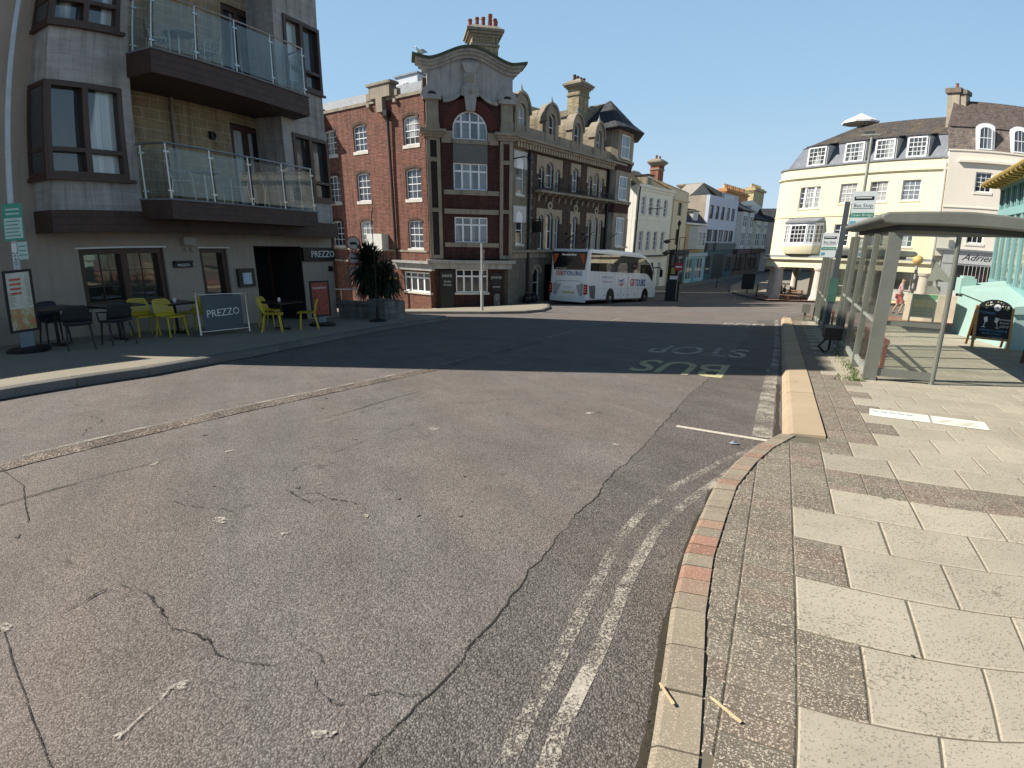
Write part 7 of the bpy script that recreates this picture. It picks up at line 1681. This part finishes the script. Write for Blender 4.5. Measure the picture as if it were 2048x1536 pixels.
# footprint: u 0..LW, p 0..2.6 (inside)
c4=[(0,0),(LW,0),(LW,2.6),(0,2.6)]
MB().hexa([TF1.w(u,p,-1.6) for u,p in c4],[TF1.w(0,0,.10),TF1.w(LW,0,.24),TF1.w(LW,2.6,.40),TF1.w(0,2.6,.40)]).build('wall',TEAL,tw)
MB().hexa([TF1.w(-.05,-.06,.10),TF1.w(LW+.05,-.06,.24),TF1.w(LW+.05,2.6,.41),TF1.w(-.05,2.6,.41)],[TF1.w(-.05,-.06,.27),TF1.w(LW+.05,-.06,.42),TF1.w(LW+.05,2.0,.78),TF1.w(-.05,2.0,.66)]).build('coping',TEAL,tw)
MB().box(TF1,LW-.42,LW+.02,-.10,.30,.2,.64).box(TF1,LW-.36,LW-.04,-.04,.24,.64,.70).build('end_cap',TEAL,tw)
k_=thing('seafront_pavilion','turquoise glazed timber pavilion with a projecting ochre roof on the teal wall','pavilion',Vector((14.5,15,.5)))
KO=Vector((15.2,16.8,0)); KFm=Fr(15.2,16.8,213)     # u runs toward the camera; p>0 = left (street) side?
nsign=1 if (Vector((0,0,0))-KO).dot(KFm.n)>0 else -1
def kb(u0,u1,p0,p1,z0,z1): return MB().box(KFm,u0,u1,p0,p1,z0,z1)
for i,u in enumerate((0,.95,1.9,2.85,3.8,4.75,5.7)):
    MB().box(KFm,u-.06,u+.06,-.06,.06,.30,3.4).build('post',TEALP,k_)
    if i: MB().box(KFm,u-.95+.07,u-.07,-.012,.0,.55,2.50).build('glass_panel',GLS,k_)
for z0,z1 in ((2.50,2.72),(.42,.58),(3.34,3.42)): MB().box(KFm,-.07,6.5,-.075,.075,z0,z1).build('rail',TEALP,k_)
for u in [x*.95+.475 for x in range(6)]: MB().box(KFm,u-.02,u+.02,-.03,.03,2.72,3.34).build('clerestory_bar',TEALP,k_)
MB().box(KFm,0,6.5,-.015,-.005,2.72,3.34).build('clerestory_glass',PN_B,k_)
EF=KFm.sub(0,0,90) if False else KFm
for p in (-1.0,-2.0,-3.0,-4.0): MB().box(KFm,-.06,.06,p-.06,p+.06,.30,3.4).build('post',TEALP,k_)
for z0,z1 in ((2.50,2.72),(.42,.58)): MB().box(KFm,-.06,.06,-4,.0,z0,z1).build('rail',TEALP,k_)
MB().box(KFm,-.01,.01,-4,-.07,2.72,3.34).build('clerestory_glass',PN_B,k_)
rf=MB().hexa([KFm.w(-.40,.5,3.42),KFm.w(7.2,.5,3.42),KFm.w(7.2,-5,3.42),KFm.w(-.40,-5,3.42)],[KFm.w(-.40,.5,3.52),KFm.w(7.2,.5,3.52),KFm.w(7.2,-1.8,4.1),KFm.w(-.40,-1.8,4.1)]).build('roof',OCHR,k_)
gt=MB().tube([KFm.w(-.45,.57,3.50),KFm.w(7.2,.57,3.50)],.07,8).tube([KFm.w(-.46,.55,3.50),KFm.w(-.46,-3,3.50)],.07,8).build('gutter',OCHD,rf,smooth=True)
for u in [x*.6 for x in range(12)]: MB().box(KFm,u-.02,u+.04,.2,.62,3.38,3.45).build('gutter_bracket',OCHD,rf)
MB().box(KFm,.0,6.5,-4.2,-4.1,.4,3.4).build('back_wall',mat('pavilion_inside',(.20,.26,.24),.8,var=.3,vs=2),k_)
# chalkboard stands
TIM=mat('board_timber',(.42,.24,.09),.7,var=.18,vs=10); CHK=mat('chalk_black',(.012,.013,.016),.7,var=.3); CHB_=mat('chalk_blue',(.14,.34,.52),.8); CHW=mat('chalk_white',(.70,.70,.68),.8)
def aboard(name,lab,x,y,az,wd,ht,framem,facem,lean=.16,arch=True):
    g_=gz(x,y)+PR_OFF; t=thing(name,lab,'advertising board',(x,y,g_)); F=Fr(x,y,az)
    # front face leans back: map (u,z)->(p)
    def pt(u,z,o=0): return F.w(u,lean*.0-(z/ht)*lean+o,g_+z)
    def plate(m_,outl,o0,o1,nm,par): 
        b=MB(); n=len(outl); i=0; b.v=[pt(u,z,o0) for u,z in outl]+[pt(u,z,o1) for u,z in outl]; b.f=[tuple(range(n))[::-1],tuple(range(n,2*n))]+[(k,(k+1)%n,n+(k+1)%n,n+k) for k in range(n)]; return b.build(nm,m_,par)
    h=wd/2
    for u in (-h,h-.055): plate(framem,[(u,0),(u+.055,0),(u+.055,ht*.86),(u,ht*.86)],-.02,.02,'leg',t)
    for z in (.20*ht,): plate(framem,[(-h,z),(h,z),(h,z+.05),(-h,z+.05)],-.018,.022,'rail',t)
    top_=arc(0,ht*.80,h-.02,0,180,10,ht*.20) if arch else [(h,ht),(-h,ht)]
    bd=plate(facem,[(-h+.05,.24*ht),(h-.05,.24*ht)]+([(h-.05,ht*.80)] if arch else [])+top_+([(-h+.05,ht*.80)] if arch else []),-.008,.012,'panel',t)
    for u in (-h,h-.055):
        MB().hexa([F.w(u,-.62,g_),F.w(u+.05,-.62,g_),F.w(u+.05,-.58,g_),F.w(u,-.58,g_)],[F.w(u,-lean-.04,g_+ht*.86),F.w(u+.05,-lean-.04,g_+ht*.86),F.w(u+.05,-lean,g_+ht*.86),F.w(u,-lean,g_+ht*.86)]).build('rear_leg',framem,t)
    MB().hexa([F.w(-h+.05,-.56,g_+.2),F.w(h-.05,-.56,g_+.2),F.w(h-.05,-.54,g_+.2),F.w(-h+.05,-.54,g_+.2)],[F.w(-h+.05,-lean-.05,g_+ht*.84),F.w(h-.05,-lean-.05,g_+ht*.84),F.w(h-.05,-lean-.03,g_+ht*.84),F.w(-h+.05,-lean-.03,g_+ht*.84)]).build('rear_panel',facem,t)
    return t,F,pt,plate,bd,g_
t,F_,pt,plate,bd,g_=aboard('chalkboard','arched black chalkboard in a pine frame with drawn champagne glasses','','',0,1,1,TIM,CHK) if False else aboard('chalkboard','arched black chalkboard in a pine frame with drawn champagne glasses',10.55,11.33,119,.78,1.10,TIM,CHK)
def ctext(s,u,z,size,m_,shear=0):
    zz=g_+z; lean=.16; o=text(s,Fr(F_.o.x,F_.o.y,F_.az),u,zz,-(z/1.10)*lean+.018,size,m_,bd,depth=.003,shear=shear,name='chalk_lettering')
plate(CHW,arc(.03,.93,.075,0,345,20),.012,.016,'chalk_disc',bd); plate(CHK,arc(.03,.93,.018,0,345,10),.016,.018,'chalk_disc_centre',bd)
for s_,dx in ((-1,-.13),(1,.0)):
    plate(CHW,[(dx+s_*.02,.72),(dx+s_*.09,.70),(dx+s_*.07,.60),(dx+s_*.05,.585),(dx-s_*.0,.62)],.013,.016,'chalk_glass',bd); plate(CHW,[(dx+s_*.05,.59),(dx+s_*.062,.59),(dx+s_*.085,.49),(dx+s_*.07,.49)],.013,.016,'chalk_stem',bd); plate(CHW,[(dx+s_*.03,.485),(dx+s_*.12,.485),(dx+s_*.12,.495),(dx+s_*.03,.495)],.013,.016,'chalk_foot',bd)
for s_,u,z,sz,m_ in (('BOTTOMLESS',-.24,.80,.07,CHB_),('Bottomless',.21,.68,.062,CHW),('Brunch!',.21,.61,.062,CHW),('£29.95',.21,.53,.07,CHW),('unlimited cocktails &',0,.43,.068,CHB_),('fizz for 2 hours',-.03,.36,.062,CHB_),('+ 1 meal each',.05,.29,.055,CHB_)):
    ctext(s_,u if s_!='BOTTOMLESS' else -.22,z,sz,m_,.2)
rr=random.Random(4)
for k in range(26):
    a=rr.uniform(20,160); r_=rr.uniform(.22,.33); u=r_*math.cos(R(a)); z=.84+r_*.65*math.sin(R(a)); 
    if abs(u-.03)<.09 and abs(z-.93)<.09: continue
    s=rr.uniform(.012,.03); plate(rr.choice([CHW,mat('chalk_lime',(.5,.55,.2),.8)]),[(u-s,z),(u,z-s*.6),(u+s,z+s*.3),(u+s*.2,z+s*.8)],.013,.015,'chalk_leaf',bd)
aboard('chalkboard','dark framed board cut by the right edge of the view, seen from behind',9.35,8.85,119+60,.75,1.05,mat('board_dark_red',(.10,.04,.03),.6),CHK,arch=False)
# green offer board beyond the shelter and the low cream wall behind it
GF_=mat('offer_frame_white',(.62,.64,.62),.5,var=.05)
t,F_,pt,plate,bd,g_=aboard('offer_board','white framed green and yellow offer board before the low cream wall','','',0,1,1,GF_,GF_) if False else aboard('offer_board','white framed green and yellow offer board before the low cream wall',14.75,19.1,127,.78,1.02,GF_,mat('offer_green',(.05,.28,.12),.5,var=.25,vs=6),lean=.2,arch=False)
plate(mat('offer_yellow',(.55,.55,.06),.5,var=.2,vs=8),[(-.32,.56),(.32,.56),(.32,.84),(-.32,.84)],.013,.016,'yellow_panel',bd)
for s_,z,sz,m_ in (('COFFEE',.76,.14,CHW),('TAKE AWAY',.63,.11,CHW),('hot drinks',.48,.11,CHW),('cakes & ices',.36,.10,CHW)):
    text(s_,F_,0,g_+z,-(z/1.15)*.2+.02,sz,m_,bd,depth=.003)
cw=thing('low_wall','low curved cream stone wall with a rounded coping behind the green board','wall',gq(16.2,19.6)); CRW=mat('cream_stone_wall',(.58,.50,.38),.9,var=.1,streak=.25)
pts=[(15.6,20.9),(15.9,20.3),(16.5,19.7),(17.4,19.2),(18.6,18.9)]
mb=MB(); mc=MB(); I=off_path(pts,.4)
for a,b,c,d in zip(pts,pts[1:],I,I[1:]):
    z=gz(a[0],a[1]); mb.hexa([Vector((*q_,z-.3)) for q_ in (a,b,d,c)],[Vector((*q_,z+1.0)) for q_ in (a,b,d,c)])
    mc.hexa([Vector((*q_,z+1.0)) for q_ in (a,b,d,c)],[Vector((*q_,z+1.14)) for q_ in (a,b,d,c)])
mb.build('wall',CRW,cw); mc.build('coping',CRW,cw)
# small black box at the shelter foot
S=Fr(5.1,7.45,26.6); q=S.w(3.35,-.22,0); q.z=gz(q.x,q.y)+PR_OFF; t=thing('cable_box','small black open topped box at the foot of the near shelter','box',q)
MB().zprism(S,[(3.1,-.34),(3.6,-.34),(3.6,-.05),(3.1,-.05)],q.z+.28,q.z+.52).build('body',BLK,t); MB().tube([S.w(3.15,-.3,q.z+.3),S.w(3.05,-.42,q.z+.15),S.w(3.2,-.3,q.z+.02),S.w(3.5,-.2,q.z+.02),S.w(3.5,-.2,q.z+.3)],.022,6).build('bracket',BLK,t)
S=Fr(9.16,15.55,26.6); q=S.w(4.9,-.30,0); q.z=gz(q.x,q.y)+PR_OFF; t=thing('meter_box','small grey box on a stub beside the farther shelter','box',q); MB().box(S,4.75,5.1,-.42,-.15,q.z+.3,q.z+.62).build('body',SHM,t); MB().box(S,4.85,4.98,-.33,-.25,q.z,q.z+.3).build('stub',SHM,t)

# ---- pieces that stand apart become parts of their own
def islands(me):
    n=len(me.vertices); par=list(range(n))
    def fd(a):
        while par[a]!=a: par[a]=par[par[a]]; a=par[a]
        return a
    for e in me.edges:
        a,b=fd(e.vertices[0]),fd(e.vertices[1])
        if a!=b: par[a]=b
    g={}
    for i in range(n): g.setdefault(fd(i),[]).append(i)
    return list(g.values())
SPLIT={'swag_moulding','carving','dormer_hood','rail','coping','corbel','stone_band','sill_band','rubbed','leg','string_course','cornice','handrail','ground_cornice','fascia_canopy','fascia_band','posters','mullions','entrance_lining','arm','chimney','cap','tower_band','bow_frame','poster','window','base','shop_cornice','upper_rail','foot','pedestal','gutter','downpipe','panel_line','stem','bar','clerestory_bar','leg_frame','flag_bracket','bracket','lamp_bracket','end_wall','mullion_column','text_lines','heading_lines','small_print','window_bars','arcade_back_wall','parapet','shell','skirt'}
def touching(A,B,t=.012): return all(A[0][k]-t<=B[1][k] and B[0][k]-t<=A[1][k] for k in range(3))
def split_apart(o):
    me=o.data; isl=islands(me)
    if len(isl)<2 or len(isl)>14: return
    bb=[]
    for L in isl:
        cs=[me.vertices[i].co for i in L]; bb.append(([min(c[k] for c in cs) for k in range(3)],[max(c[k] for c in cs) for k in range(3)]))
    grp=list(range(len(isl)))
    for i in range(len(isl)):
        for j in range(i):
            if touching(bb[i],bb[j]):
                a,b=grp[i],grp[j]; grp=[b if g==a else g for g in grp]
    ids=sorted(set(grp))
    if len(ids)<2: return
    for gi in ids[1:]:
        keep={v for k,L in enumerate(isl) if grp[k]==gi for v in L}
        m2=me.copy(); bm=bmesh.new(); bm.from_mesh(m2); bm.verts.ensure_lookup_table(); bmesh.ops.delete(bm,geom=[v for v in bm.verts if v.index not in keep],context='VERTS'); bm.to_mesh(m2); bm.free()
        q=o.copy(); q.data=m2; C.objects.link(q)
    keep={v for k,L in enumerate(isl) if grp[k]==ids[0] for v in L}
    bm=bmesh.new(); bm.from_mesh(me); bm.verts.ensure_lookup_table(); bmesh.ops.delete(bm,geom=[v for v in bm.verts if v.index not in keep],context='VERTS'); bm.to_mesh(me); bm.free()
for o in list(bpy.data.objects):
    if o.type=='MESH' and o.parent and o.name.split('.')[0] in SPLIT and o.data.users==1 and not o.children: split_apart(o)
